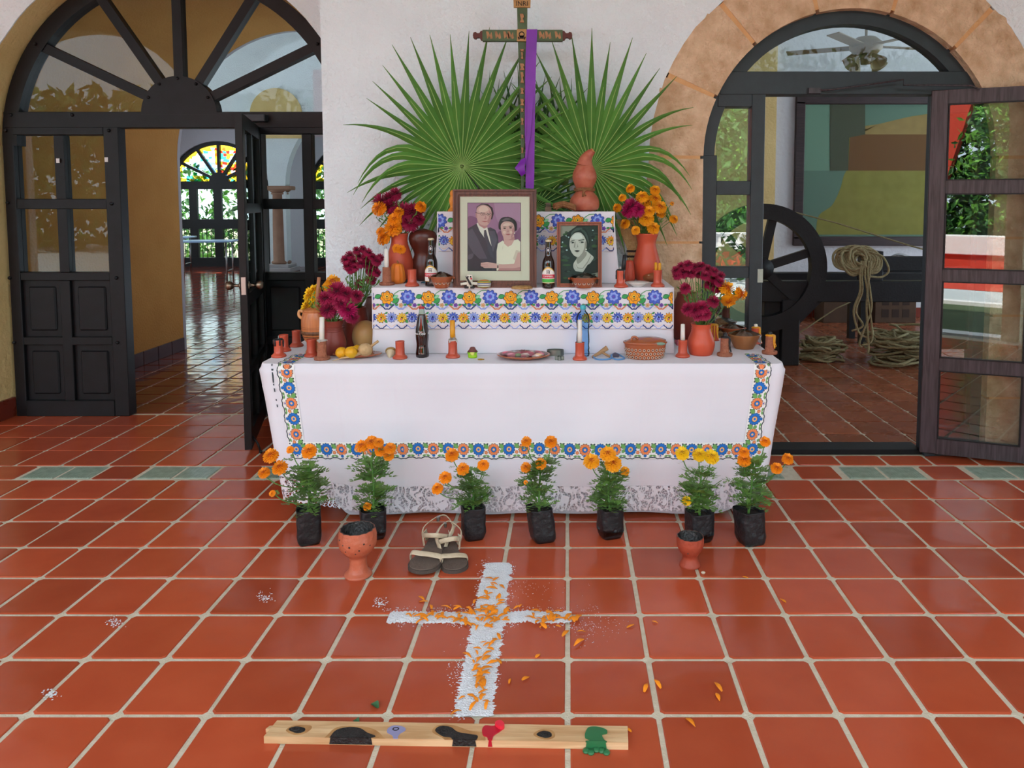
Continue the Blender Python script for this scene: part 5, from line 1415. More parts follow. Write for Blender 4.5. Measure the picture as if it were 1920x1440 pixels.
shp = [('mauve', [(160, 115), (1000, 115), (1000, 1190), (160, 1190)], 0),
       ('mauve2', [(580, 115), (1000, 115), (1000, 420), (800, 320), (640, 420), (600, 300)], 0), ('plum', [(640, 740), (1000, 740), (1000, 500), (900, 600), (660, 560)], 1), ('plum', [(160, 330), (300, 350), (290, 450), (160, 520)], 1),
       ('suit', [(160, 520), (300, 440), (440, 520), (520, 500), (600, 540), (640, 640), (655, 800), (620, 1190), (160, 1190)], 0),
       ('suit2', [(160, 560), (230, 520), (330, 700), (470, 1000), (300, 1000), (160, 760)], 0), ('suit3', [(160, 960), (260, 920), (400, 1060), (560, 1080), (540, 1190), (160, 1190)], 0), ('suit2', [(170, 940), (250, 920), (230, 990), (170, 1010)], 1), ('suit2', [(500, 560), (590, 560), (630, 700), (560, 900), (540, 800)], 0),
       ('shirt', [(300, 440), (330, 420), (470, 500), (500, 620), (540, 800), (500, 720), (420, 660), (350, 560)], 0), ('tie', [(420, 545), (450, 540), (470, 620), (530, 800), (580, 1000), (520, 960), (450, 720), (415, 640)], 0),
       ('skin2', [(310, 400), (480, 400), (470, 500), (420, 520), (340, 470)], 0),
       ('hairgrey', [(290, 260), (300, 170), (380, 118), (480, 130), (550, 190), (572, 280), (550, 370), (520, 380), (540, 260), (430, 170), (330, 190)], 0), ('hair', [(400, 122), (480, 128), (555, 190), (574, 280), (548, 375), (525, 360), (545, 270), (500, 180)], 0),
       ('skin', [(300, 290), (305, 200), (370, 150), (450, 150), (520, 200), (540, 290), (525, 380), (490, 450), (430, 475), (360, 450), (315, 390)], 1), ('skin3', [(330, 220), (380, 160), (450, 165), (490, 220), (430, 260), (360, 260)], 1), ('skin2', [(505, 230), (540, 280), (528, 370), (495, 440), (470, 400), (500, 330)], 1), ('skin2', [(285, 270), (305, 280), (310, 350), (290, 340)], 1),
       ('eye', E_(398, 290, 34, 24), 0), ('skin', E_(398, 291, 29, 19), 0), ('eye', E_(500, 298, 34, 24), 0), ('skin', E_(500, 299, 29, 19), 0), ('eye', [(285, 260), (365, 282), (365, 288), (285, 268)], 0), ('eye', [(430, 286), (466, 292), (466, 297), (430, 292)], 0), ('eye', E_(402, 290, 12, 7), 0), ('eye', E_(498, 298, 12, 7), 0), ('hairgrey', [(365, 262), (430, 268), (430, 274), (365, 270)], 0), ('hairgrey', [(468, 272), (530, 276), (530, 282), (468, 280)], 0),
       ('skin2', [(442, 300), (462, 360), (440, 375), (415, 362), (436, 350)], 0), ('lips', [(378, 398), (430, 400), (478, 404), (430, 416)], 1),
       ('dress', [(620, 880), (640, 760), (720, 710), (800, 800), (880, 710), (960, 690), (1000, 730), (1000, 1190), (620, 1190)], 0), ('dress2', [(700, 880), (730, 760), (720, 830)], 0), ('dress2', [(880, 1000), (930, 860), (1000, 880), (1000, 1100)], 0),
       ('skin', [(720, 620), (900, 620), (905, 700), (860, 780), (800, 810), (740, 760), (735, 700)], 0), ('skin2', [(760, 670), (890, 650), (900, 700), (800, 700)], 1),
       ('hair', [(655, 520), (655, 430), (690, 360), (760, 335), (860, 350), (930, 410), (942, 490), (915, 560), (700, 540)], 1), ('hairgrey', [(700, 400), (770, 350), (850, 370), (780, 390)], 1),
       ('skin', [(690, 530), (690, 460), (740, 410), (830, 410), (890, 450), (905, 540), (890, 620), (850, 680), (790, 695), (735, 660), (705, 600)], 1), ('skin3', [(720, 470), (780, 430), (850, 450), (800, 480)], 1), ('skin2', [(880, 500), (905, 540), (888, 620), (850, 675), (860, 600)], 1), ('skin3', E_(745, 580, 26, 24), 0), ('skin3', E_(850, 580, 22, 24), 0),
       ('eye', E_(748, 516, 22, 9), 0), ('eye', E_(844, 508, 22, 9), 0), ('hair', [(725, 492), (775, 490), (775, 497), (725, 500)], 0), ('hair', [(815, 480), (875, 478), (875, 486), (815, 489)], 0), ('skin2', [(800, 520), (815, 570), (800, 580), (780, 572), (796, 560)], 0), ('lips', [(765, 610), (805, 603), (845, 610), (805, 626)], 1), ('dress', E_(908, 592, 9, 12), 0),
       ('skin', [(370, 1065), (470, 1050), (600, 1075), (720, 1090), (900, 1080), (960, 900), (1000, 900), (1000, 1150), (820, 1170), (640, 1150), (430, 1150), (365, 1110)], 0), ('skin2', [(370, 1090), (480, 1085), (480, 1092), (370, 1098)], 0), ('skin2', [(375, 1120), (490, 1110), (490, 1118), (380, 1128)], 0), ('skin2', [(660, 1150), (900, 1150), (1000, 1130), (1000, 1190), (640, 1190)], 0), ('dress2', E_(640, 1092, 20, 18), 0), ('hair', [(632, 1105), (648, 1105), (648, 1150), (632, 1150)], 0)]
t, W, Hh, fw = frame_obj('couple_portrait', 'large walnut framed colour portrait of a man in a suit and a woman in white', 848, 1006, 355, 538, 4.235, math.radians(4), 13, m_fwood, 4)
MB().box(-W / 2 + .02, W / 2 - .02, -.002, .008, .02, Hh - .02).build('backing', m_fwood, t)
m_mat = mat('cream_mount', 'e4dac8', .9)
MB().box(-W / 2 + fw * .8, W / 2 - fw * .8, -.004, 0, fw * .8, Hh - fw * .8).build('mount', m_mat, t)
k = mpp(4.235)
iw, ih = 99 * k, 127 * k
zc = Hh / 2 + 3 * k
MB().box(-iw / 2 - .0025 - .004, iw / 2 + .0025 - .004, -.0045, -.004, zc - ih / 2 - .0025, zc + ih / 2 + .0025).build('mount_bevel', mat('mount_edge', '4a3a48', .8), t)
picture(t, 'photograph', (-iw / 2 - .004, iw / 2 - .004, zc - ih / 2, zc + ih / 2), (160, 115, 1000, 1190), shp, PAL1, -.0047)
MB().box(-W / 2 + fw, W / 2 - fw, -.0135, -.0125, fw, Hh - fw).build('glazing', glass_pane('frame_glass', 1.12), t)
MB().prism([(-.03, 0), (.03, 0), (.02, Hh * .8), (-.02, Hh * .8)], .012, .02).build('easel_back', m_fwood, t)
PAL2 = {n: mat('grey_photo_' + n, h, .6) for n, h in (('dark', '2b3a38'), ('leaf', '3f524c'), ('pale', '9a9a8e'), ('face', 'd0ccc4'), ('shade', '9c9890'), ('deep', '1d2424'), ('hair', '26302f'), ('hair2', '4c5856'), ('white', 'e6e6e2'), ('bead', 'c2c0ba'), ('spark', 'b9d2d6'), ('green', '3c5a3a'))}
rr = random.Random(2)
shp = [('dark', [(190, 215), (820, 215), (820, 1190), (190, 1190)], 0), ('spark', E_(300, 390, 22, 16), 0), ('spark', E_(330, 410, 14, 18), 0), ('spark', E_(730, 300, 14, 10), 0), ('spark', E_(720, 465, 10, 10), 0), ('spark', E_(660, 590, 14, 16), 0), ('spark', E_(230, 500, 12, 14), 0), ('spark', E_(300, 630, 16, 12), 0), ('green', E_(260, 800, 60, 20), 0), ('green', E_(300, 880, 70, 16), 0), ('leaf', E_(760, 900, 40, 24), 0), ('pale', [(190, 215), (480, 215), (380, 290), (190, 420)], 0), ('pale', [(820, 1000), (640, 1040), (700, 1190), (820, 1190)], 0)]
for i in range(70):
    x, y = rr.uniform(200, 810), rr.uniform(300, 1150); w = rr.uniform(14, 50)
    if 340 < x < 720 and 300 < y < 1000 : continue
    shp.append((rr.choice(['leaf', 'deep', 'green', 'leaf', 'spark'] if w < 24 else ['leaf', 'deep', 'green']), E_(x, y, w, w * rr.uniform(.25, .6), 7), 0))
shp += [('hair', [(340, 420), (370, 300), (480, 240), (600, 270), (660, 380), (690, 520), (640, 640), (560, 560), (380, 520)], 1), ('hair2', [(370, 350), (400, 310), (470, 262), (560, 262), (500, 300), (420, 330), (380, 400)], 1), ('hair2', [(560, 290), (610, 330), (650, 420), (660, 520), (630, 440), (590, 360)], 1), ('leaf', [(520, 275), (580, 300), (620, 370), (560, 330)], 1),
        ('face', [(470, 700), (600, 640), (690, 700), (740, 770), (620, 900), (560, 990), (430, 960), (410, 860), (470, 760)], 1), ('shade', [(470, 740), (610, 660), (620, 720), (520, 840), (470, 850)], 1),
        ('bead', [(430, 860), (460, 940), (560, 960), (650, 850), (720, 730), (740, 760), (660, 900), (560, 1000), (440, 980), (410, 900)], 0), ('shade', [(440, 850), (480, 920), (560, 930), (640, 820), (690, 720), (700, 730), (650, 840), (565, 945), (475, 935)], 0), ('deep', [(640, 880), (820, 760), (820, 1000), (640, 1040), (560, 1010)], 0),
        ('face', [(345, 540), (360, 430), (430, 350), (520, 340), (590, 410), (625, 520), (615, 620), (570, 700), (500, 745), (430, 730), (380, 670), (355, 610)], 1), ('white', [(380, 430), (440, 365), (520, 360), (560, 430), (460, 450)], 1), ('shade', [(600, 480), (625, 540), (612, 630), (565, 705), (500, 745), (560, 670), (590, 580)], 1),
        ('hair', [(360, 480), (430, 462), (430, 472), (362, 490)], 0), ('hair', [(490, 470), (580, 448), (595, 462), (492, 482)], 0), ('deep', E_(392, 505, 30, 13), 0), ('deep', E_(546, 500, 36, 14), 0), ('white', E_(378, 505, 8, 6), 0), ('white', E_(528, 502, 9, 6), 0),
        ('shade', [(430, 490), (445, 490), (440, 570), (425, 590), (470, 595), (450, 602), (415, 590)], 0), ('shade', [(470, 520), (490, 580), (470, 590)], 0), ('deep', [(425, 642), (470, 634), (515, 642), (470, 664)], 1), ('shade', [(440, 672), (500, 672), (470, 682)], 0), ('white', E_(618, 620, 12, 16), 0)]
t, W, Hh, fw = frame_obj('woman_portrait', 'small reddish wooden frame with a black and white portrait of a woman', 1044, 1128, 416, 538, 4.26, math.radians(5), 6.8, m_fwood2, 3)
MB().box(-W / 2 + .01, W / 2 - .01, -.002, .008, .01, Hh - .01).build('backing', m_fwood2, t)
picture(t, 'photograph', (-W / 2 + fw * .9, W / 2 - fw * .9, fw * .9, Hh - fw * .9), (190, 215, 820, 1190), shp, PAL2, -.003)
MB().box(-W / 2 + fw * .9, W / 2 - fw * .9, -.0135, -.0125, fw * .9, Hh - fw * .9).build('glazing', glass_pane('frame_glass', 1.12), t)

# ================================================================== CANDLE HOLDERS AND CANDLES
def holder_mesh(m, rough_=False, seed=0):
    b = MB()
    pr = [(13.5, 0), (14, 2), (12.5, 4.5), (10, 6.5), (8.7, 9), (8.4, 20), (8.6, 31), (9.0, 33), (7.4, 33), (7.2, 27), (.01, 26)]
    if rough_: pr = [(14.5, 0), (15, 3), (14.5, 5.5), (10, 6), (8.8, 8), (8.5, 20), (8.2, 33), (8, 36), (6.5, 36), (6.3, 30), (.01, 29)]
    fl = (lambda a, z: 1 + .02 * math.sin(3 * a + seed) + .03 * nz(math.cos(a) * 2 + seed, z * 40)) if not rough_ else (lambda a, z: 1 + .03 * math.sin(17 * a) * (z > .02) + .05 * nz(math.cos(a) * 3 + seed, z * 60))
    k = mpp(4.1)
    b.lathe([(r * k, h * k) for r, h in pr], 22 if not rough_ else 34, flute=fl)
    return b.mesh('holder', m)
HM_g = [holder_mesh(m_clay_g, False, i) for i in range(3)]
HM_r = [holder_mesh(m_clay_r, True, i) for i in range(2)]
def wax_drips(m, seed, k, top=33, n=7, reach=26, spread=2 * PI, a0=0.0):
    rr = random.Random(seed); b = MB()
    b.lathe([(7.5 * k, (top - 2) * k), (9.3 * k, top * k), (7 * k, (top + 2.2) * k), (.01, (top + 2.6) * k)], 14)
    for i in range(n):
        a = a0 + spread * (i / n - .5) + rr.uniform(-.2, .2); L = reach * rr.uniform(.4, 1.0)
        r0 = 9.3 * k
        pts = [(r0 * math.cos(a) * q, r0 * math.sin(a) * q, (top + 1 - L * t) * k) for t, q in ((0, .9), (.15, 1.02), (.5, 1.0), (.8, 1.02 if L < 20 else 1.12), (1, 1.04 if L < 20 else 1.3))]
        b.tube(spline(pts, 2), [1.3 * k * rr.uniform(.8, 1.5) for _ in range(9)], 6)
    return b
TABLE = 'clay candle holders on the altar table'
TIER = 'clay candle holders on the middle altar step'
def candle(h, where, px, r_px, hgt, m, top, k, label, lean=(0, 0), wick=True):
    c = thing('candle', label, 'candle', (h[0], h[1], h[2] + top * k))
    MB().lathe([(r_px * k, 0), (r_px * .98 * k, hgt * k * .5), (r_px * .93 * k, hgt * k), (r_px * .4 * k, (hgt + .8) * k), (.001, (hgt + .9) * k)], 14, lean=lean).build('wax', m, c); wxo = c.children[0]
    if wick: MB().tube([(lean[0] * hgt * k, lean[1] * hgt * k, hgt * k), (lean[0] * hgt * k + .001, 0, (hgt + 5) * k)], .0012, 5).build('wick', m_wax_k, wxo)
    return c
hold = [
 # px, py, surface, kind, label
 (517, 672, 'T', 'g', 'red glazed candle holder with black wax at the left table corner', 'black'),
 (527, 661, 'T', 'g', 'red glazed candle holder just behind the black-waxed one at the left table corner', None),
 (551, 652, 'T', 'g', 'red glazed candle holder left of and behind the carved wooden pot', None),
 (579, 671, 'T', 'g', 'empty red glazed candle holder in front of the carved wooden pot', None),
 (599, 677, 'T', 'r', 'rough ridged clay candle holder with white candle near the fruit plate', 'white'),
 (747, 675, 'T', 'g', 'chipped empty red candle holder beside the spinning top', None),
 (847, 673, 'T', 'g', 'red candle holder with an orange candle beside the green toy', 'orange'),
 (1087, 674, 'T', 'g', 'red candle holder with a tall white candle in front of the water bottle', 'white2'),
 (1282, 672, 'T', 'g', 'red candle holder with a white candle right of the dotted clay casserole', 'white3'),
 (1362, 670, 'T', 'r', 'rough clay candle holder with a black wax run on the right of the table', 'blackrun'),
 (1420, 646, 'T', 'g', 'red candle holder with yellow wax behind the wrapped bowl on the right', 'yellowrun'),
 (1447, 666, 'T', 'r', 'rough clay candle holder with yellow wax at the right table corner', 'yellowrun2'),
 (1340, 640, 'T', 'g', 'red candle holder covered in yellow wax behind the right table vase', 'yellowall'),
 (722, 536, 'M', 'r', 'rough clay candle holder with a white candle at the left end of the middle step', 'white4'),
 (770, 538, 'M', 'g', 'empty red candle holder beside the pumpkin candle on the middle step', None),
 (1165, 540, 'M', 'g', 'red candle holder with a black candle stub left of the white saucer', 'blackstub'),
 (1235, 539, 'M', 'g', 'red candle holder with two short yellow candles at the right end of the middle step', 'yellowpair'),
]
for i, (px, py, srf, kd, lab, wx) in enumerate(hold):
    z = VT if srf == 'T' else V2
    x, y = G(px, py, z); y += .045 if px != 1087 else .0
    x = x * 1.0
    t = thing('candle_holder', lab, 'candle holder', (x, y, z), random.uniform(0, 6), TABLE if srf == 'T' else TIER)
    link('holder', random.choice(HM_g if kd == 'g' else HM_r), t)
    k = mpp(4.1); top = 27 if kd == 'g' else 30; rim = 33 if kd == 'g' else 36
    h = (x, y, z)
    if wx == 'black': wax_drips(m_wax_k, i, k, rim, 6, 15).build('wax_drip', m_wax_k, t); MB().tube([(0, 0, (rim + 2) * k), (.001, .001, (rim + 8) * k)], .0015, 5).build('wick', m_wax_w, t)
    elif wx == 'white': candle(h, z, px, 4.8, 50, m_wax_w, top, k, 'square white candle in the rough holder near the fruit plate', (.03, 0), False); wax_drips(m_wax_g, i, k, rim, 3, 4).build('wax_drip', m_wax_g, t)
    elif wx == 'orange': candle(h, z, px, 5.2, 44, m_wax_y, top, k, 'thick orange candle beside the green toy', (-.01, 0), False); wax_drips(m_wax_g, i, k, rim, 4, 5).build('wax_drip', m_wax_g, t); MB().add([(-.022, -.01, rim * k), (-.034, -.012, (rim + 9) * k), (-.016, -.015, (rim + 5) * k), (-.008, -.02, (rim + 8) * k), (0, -.022, rim * k)], [(0, 1, 2, 3, 4)]).build('foil', m_metal, t)
    elif wx == 'white2': candle(h, z, px, 4.6, 48, m_wax_w, top, k, 'tall white candle in front of the water bottle', (0, 0), False)
    elif wx == 'white3': candle(h, z, px, 4.3, 36, m_wax_w, top, k, 'white candle right of the dotted clay casserole', (0, 0), True)
    elif wx == 'white4': candle(h, z, px, 4.6, 42, m_wax_w, top, k, 'white candle at the left end of the middle step', (0, 0), True)
    elif wx == 'blackrun': wax_drips(m_wax_k, i, k, rim, 3, 34, .8, -.3 - t.rotation_euler.z).build('wax_drip', m_wax_k, t); candle(h, z, px, 4.6, 14, m_wax_k, top, k, 'black candle stub with wax run on the right of the table', (0, 0), False)
    elif wx in ('yellowrun', 'yellowrun2'):
        wax_drips(m_wax_y, i, k, rim, 5, 34, 1.1, -.35 - t.rotation_euler.z).build('wax_drip', m_wax_y, t)
        candle(h, z, px, 4.2, 13, m_wax_w if wx == 'yellowrun' else m_wax_k, top, k, 'pale candle stub behind the wrapped bowl on the right' if wx == 'yellowrun' else 'blackened candle stub at the right table corner', (0, 0), False)
    elif wx == 'yellowall': wax_drips(m_wax_y, i, k, rim, 12, 34).build('wax_drip', m_wax_y, t)
    elif wx == 'blackstub': wax_drips(m_wax_k, i, k, rim, 4, 26).build('wax_drip', m_wax_k, t); candle((x + .012, y, z), z, px, 4.2, 36, m_wax_k, top, k, 'crooked black candle left of the white saucer', (.10, 0), True); MB().ball((-.012, -.012, (rim + 3) * k), .014, 10, 6, s=(1.2, 1, .8)).build('wax_lump', m_wax_g, t)
    elif wx == 'yellowpair':
        candle((x - .011, y, z), z, px, 3.2, 20, m_wax_y, top, k, 'left one of two short yellow candles at the right end of the middle step'); candle((x + .011, y, z), z, px, 3.2, 19, m_wax_y, top, k, 'right one of two short yellow candles at the right end of the middle step')

# ================================================================== BOTTLES
def bottle_glass(name, col, rough=.04, trans=.85): return mat(name, col, rough, trans=trans, ior=1.45, spec=.6)
m_amber = mat('amber_beer_glass', '24100a', .06, spec=.7, coat=.5)
m_cap = mat('pale_crown_cap', 'd9c7a4', .35, metal=.3)
m_paper = mat('label_paper', 'ece8e0', .7); m_lred = mat('label_red', 'c8243c', .6); m_lgreen = mat('label_green', '4fae4a', .6); m_lgold = mat('label_gold', 'd8b050', .4, metal=.4); m_lnavy = mat('label_dark', '2a2430', .6)
def wrap(R, pts, lift=.0006):
    """a shape in (arc length, height) laid on a bottle of radius R, facing the viewer"""
    return [((R + lift) * math.sin(a / R), -(R + lift) * math.cos(a / R), z) for a, z in pts]
def beer(label, px, py, second):
    x, y = G(px, py, V2); y += .035
    t = thing('beer_bottle', label, 'bottle', (x, y, V2)); k = mpp(y)
    pr = [(10.5, 0), (11.8, 1.5), (11.8, 30), (11.6, 44), (10, 52), (6.8, 59), (5.8, 66), (5.2, 82), (5.0, 87)]
    MB().lathe([(r * k, h * k) for r, h in spline(pr, 3)], 28).build('glass', m_amber, t)
    MB().lathe([(6.0 * k, 86 * k), (6.2 * k, 87 * k), (5.6 * k, 89.5 * k), (3.5 * k, 90.2 * k), (.001, 90.4 * k)], 20, flute=lambda a, z: 1 + (.04 * math.sin(21 * a) if z < 88 * k else 0)).build('crown_cap', m_cap, t)
    R = 11.8 * k
    lb = MB()
    def strip_(z0, z1, mi, half=1.25, lift=.0006, top=None):
        n = 18; lo = [(-R * half + 2 * R * half * i / n, z0 * k) for i in range(n + 1)]
        hi = [(-R * half + 2 * R * half * i / n, (top(i / n) if top else z1) * k) for i in range(n + 1)]
        A = wrap(R, lo, lift); B = wrap(R, hi, lift)
        lb.add(A + B, [(i, i + 1, n + 2 + i, n + 1 + i) for i in range(n)], mi, True)
    arch = lambda u: 28 + 11 * math.sin(PI * u)
    arch2 = lambda u: 27 + 9.5 * math.sin(PI * u)
    strip_(9, 40, 0, 1.32, .0004, arch); strip_(9.5, 40, 4, 1.30, .0006, lambda u: arch(u) - .3); strip_(10, 38, 1, 1.27, .0009, arch2)
    strip_(18, 25, 2, 1.27, .0012); strip_(10.5, 17, 3 if second else 1, 1.27, .0012)
    lbo = lb.build('label', [m_lgold, m_paper, m_lred, m_lgreen, m_lgold], t, fix=False)
    mk = MB()
    def mark(pts, lift=.0016):
        (a0, z0), (a1, _), (_, z1), _ = pts; n_ = max(1, int((a1 - a0) / 1.0))
        lo = wrap(R, [((a0 + (a1 - a0) * i / n_) * k, z0 * k) for i in range(n_ + 1)], lift); hi = wrap(R, [((a0 + (a1 - a0) * i / n_) * k, z1 * k) for i in range(n_ + 1)], lift)
        mk.add(lo + hi, [(i, i + 1, n_ + 2 + i, n_ + 1 + i) for i in range(n_)])
    for x0, x1, z0, z1 in ((-4.5, 4.5, 33.4, 34.2), (-.5, .5, 26.3, 34), (-2.8, -1.8, 27, 32.4), (1.8, 2.8, 27, 32.4), (-3.3, -1.3, 27, 27.6), (-3.3, -1.3, 31.8, 32.4), (1.3, 3.3, 27, 27.6), (1.3, 3.3, 31.8, 32.4), (-2.8, 2.8, 29.4, 30)):
        mark([(x0, z0), (x1, z0), (x1, z1), (x0, z1)])
    tag(mk.build('monogram', m_lnavy, lbo, fix=False), kind='stuff')
    text_obj('CAMPBELL', 4.6 * k, m_paper, lbo, (0, 0, 21.5 * k), bend=R + .0016)
    nk = MB(); Rn = 5.4 * k
    for r_, mi, lf in ((5.6, 0, .0008), (4.5, 1, .0012), (2.6, 0, .0016)):
        q = wrap(Rn, [(r_ * k * .72 * math.cos(2 * PI * i / 20), (70.5 + r_ * 1.05 * math.sin(2 * PI * i / 20)) * k) for i in range(20)], lf + .0006); nk.add(q, [tuple(range(20))], mi)
    nk.build('neck_seal', [mat('silver_foil', 'b9b9bd', .35, metal=.5), m_lnavy], t, fix=False)
beer('dark beer bottle with cream and red label in front of the brown gourd', 807, 537, False)
beer('dark beer bottle with red and green label between the two portraits', 1028, 540, True)
# cola bottle
x, y = G(790, 671, VT); y += .03
t = thing('cola_bottle', 'contoured glass cola bottle with white script on the altar table', 'bottle', (x, y, VT)); k = mpp(y)
pr = [(11.2, 0), (12.3, 2), (12.6, 8), (11.2, 18), (11.0, 26), (12.4, 38), (12.4, 50), (11, 60), (8.4, 72), (6.3, 82), (5.3, 88), (5.2, 94)]
m_cola = mat('cola_in_glass', '1a0806', .04, spec=.8, coat=.6)
fl = lambda a, z: 1 + (.018 * math.cos(10 * a) if (z < 36 * k or 52 * k < z < 74 * k) else 0)
MB().lathe([(r * k, h * k) for r, h in spline([p for p in pr if p[1] <= 82], 3)], 40, flute=fl).build('cola', m_cola, t)
m_clear = bottle_glass('clear_green_glass', 'dfeee6')
MB().lathe([(r * k, h * k) for r, h in spline([(6.3, 82), (5.3, 88), (5.0, 92)], 3)], 24).build('neck', mat('pale_green_glass', 'b9d2c4', .1, trans=.5), t)
MB().lathe([(5.4 * k, 92 * k), (5.6 * k, 93 * k), (5.2 * k, 95.5 * k), (3 * k, 96.2 * k), (.001, 96.4 * k)], 20, flute=lambda a, z: 1 + (.04 * math.sin(21 * a) if z < 94.5 * k else 0)).build('crown_cap', mat('red_crown_cap', 'b02c34', .35, coat=.4), t)
m_wprint = mat('white_print', 'f0eeee', .6)
text_obj('Coca-Cola', 6.6 * k, m_wprint, t, (0, 0, 46 * k), bend=12.75 * k, shear=.35).rotation_euler = (0, 0, -.45)
text_obj('Coca-Cola', 6.6 * k, m_wprint, t, (0, 0, 46 * k), bend=12.75 * k, shear=.35).rotation_euler = (0, 0, 2.3)
# water bottle
x, y = G(1093, 668, VT)
t = thing('water_bottle', 'clear blue plastic water bottle behind a white candle', 'bottle', (x, y, VT)); k = mpp(y)
m_pet = glass_pane('blue_plastic', 1.22, 'cbe4fa', .04)
pr = [(10, 0), (12, 2), (12.4, 8), (11.5, 12), (12.4, 16), (11.6, 22), (12.4, 28), (12, 40), (11.2, 50), (12.2, 60), (12.4, 72), (10.5, 80), (6, 86), (4.6, 89), (4.6, 91)]
MB().lathe([(r * k, h * k) for r, h in spline(pr, 3)], 28).build('bottle', m_pet, t)
MB().lathe([(5.6 * k, 90 * k), (5.8 * k, 91 * k), (5.6 * k, 97 * k), (5 * k, 98 * k), (.001, 98 * k)], 20, flute=lambda a, z: 1 + .03 * math.sin(24 * a)).build('cap', mat('teal_cap', '3fa9b4', .4), t)

# ================================================================== BOWLS, PLATES, FRUIT AND SMALL THINGS
m_glaze = mat('brown_glaze', '9a4f2c', .18, col2='a85a34', vs=9, coat=.5)
m_cream = mat('cream_slip', 'e6d9c0', .4)
m_dk = mat('dark_slip', '3a1c14', .4)
m_film = glass_pane('cling_film', 1.22, 'fdfdfd', .16)
m_dry = mat('dark_dried_food', '5d473a', .8, col2='947a64', vs=20, bump=.6, bs=60)
def bowl(label, px, py, z, r, h_, plain=False, film=True, food=True, seed=1):
    x, y = G(px, py, z); k = mpp(y); y += r * k * .6
    t = thing('clay_bowl', label, 'bowl', (x, y, z)); k = mpp(y)
    MB().lathe([(a * k, b_ * k) for a, b_ in spline([(r * .55, 0), (r * .62, 1.5), (r * .85, h_ * .6), (r, h_), (r * .94, h_ + .4), (r * .8, h_ * .6), (r * .5, 2.5), (.01, 2)], 3)], 32).build('body', mat('plain_clay_bowl', 'a9713f', .5, col2='8f5b34', vs=8) if plain else m_glaze, t)
    if not plain:
        for i in range(16):
            a = 2 * PI * i / 16; R = r * .80 * k
            f = MB()
            for q in range(7):
                b2 = 2 * PI * q / 7; f.add([(math.cos(b2 + s) * .0085 * w, -.0015, math.sin(b2 + s) * .0085 * w) for s, w in ((0, .5), (.35, 1), (-.35, 1))], [(0, 1, 2)], 0)
            f.add([(.0035 * math.cos(2 * PI * j / 8), -.0016, .0035 * math.sin(2 * PI * j / 8)) for j in range(8)], [tuple(range(8))], 1)
            f.xf(Matrix.Rotation(a, 4, 'Z') @ Matrix.Translation((0, -R - .002, h_ * .48 * k)) @ Matrix.Rotation(-.5, 4, 'X'))
            tag(f.build('slip_flower', [m_cream, m_dk], t, fix=False), kind='stuff')
    for s in (-1, 1): MB().ball((s * r * 1.02 * k, 0, (h_ - 2) * k), 3.4 * k, 10, 6, s=(1, .7, .7)).build('lug', m_glaze if not plain else m_clay_r, t)
    if food:
        rr = random.Random(seed)
        f = MB(); f.grid(14, 14, lambda u, v: ((u - .5) * 1.5 * r * k, (v - .5) * 1.2 * r * k, (h_ * .75 + h_ * .75 * max(0, 1 - ((u - .5) ** 2 + (v - .5) ** 2) * 5) * (.6 + .7 * nz(u * 4 + seed, v * 4))) * k)); f.build('contents', m_dry, t)
    if film:
        f = MB(); n = 26
        def fp(u, v):
            a = 2 * PI * u; rr_ = r * (1.06 if v < .5 else 1.06 - (v - .5) * 2.1) + 1.2 * nz(math.cos(a) * 4 + seed, math.sin(a) * 4, v * 4)
            zz = h_ * (.35 + v * 1.3) if v < .5 else h_ + h_ * .5 * math.sin((v - .5) * PI) * (.7 + .5 * nz(math.cos(a) * 2 + seed, math.sin(a) * 2))
            return (rr_ * k * math.cos(a), rr_ * k * math.sin(a), zz * k)
        f.grid(n, 8, fp); f.build('cling_film', m_film, t)
    return t
bowl('flower-patterned clay bowl under cling film in front of the left beer bottle', 826, 541, V2, 22, 21, seed=2)
bowl('flower-patterned clay bowl of dark food under cling film in front of the woman portrait', 1095, 541, V2, 26, 19, seed=4)
bowl('plain clay bowl wrapped in cling film on the right of the table', 1399, 656, VT, 30, 26, True, seed=6)
bowl('small brown clay bowl under film behind the wrapped bowl on the right', 1375, 630, VT, 24, 14, False, seed=8)
# white saucer, small clay skillet
x, y = G(1197, 539, V2); y += .05
t = thing('white_saucer', 'small white ceramic saucer between two candle holders on the middle step', 'saucer', (x, y, V2)); k = mpp(y)
MB().lathe([(10 * k, 0), (11 * k, 1.2 * k), (16 * k, 5 * k), (22.5 * k, 8.5 * k), (22 * k, 9 * k), (15 * k, 5.8 * k), (10 * k, 2.5 * k), (.001, 2.2 * k)], 36).build('saucer', mat('white_ceramic', 'e0ded8', .25), t)
x, y = G(1226, 530, V2); y += .06
t = thing('bread_bun', 'round brown bread with pale sugar marks behind the yellow candles', 'bread', (x, y, V2)); k = mpp(y)
MB().ball((0, 0, 8 * k), 15 * k, 20, 12, s=(1.25, 1, .62)).build('crust', mat('brown_crust', '9a5a30', .6, col2='7d4524', vs=15, bump=.3), t)
for i in range(5): MB().ball((-9 * k + i * 4.4 * k, -10.5 * k, 13 * k), 1.8 * k, 8, 5, s=(1.1, .5, .5)).build('sugar_mark', m_cream, t)
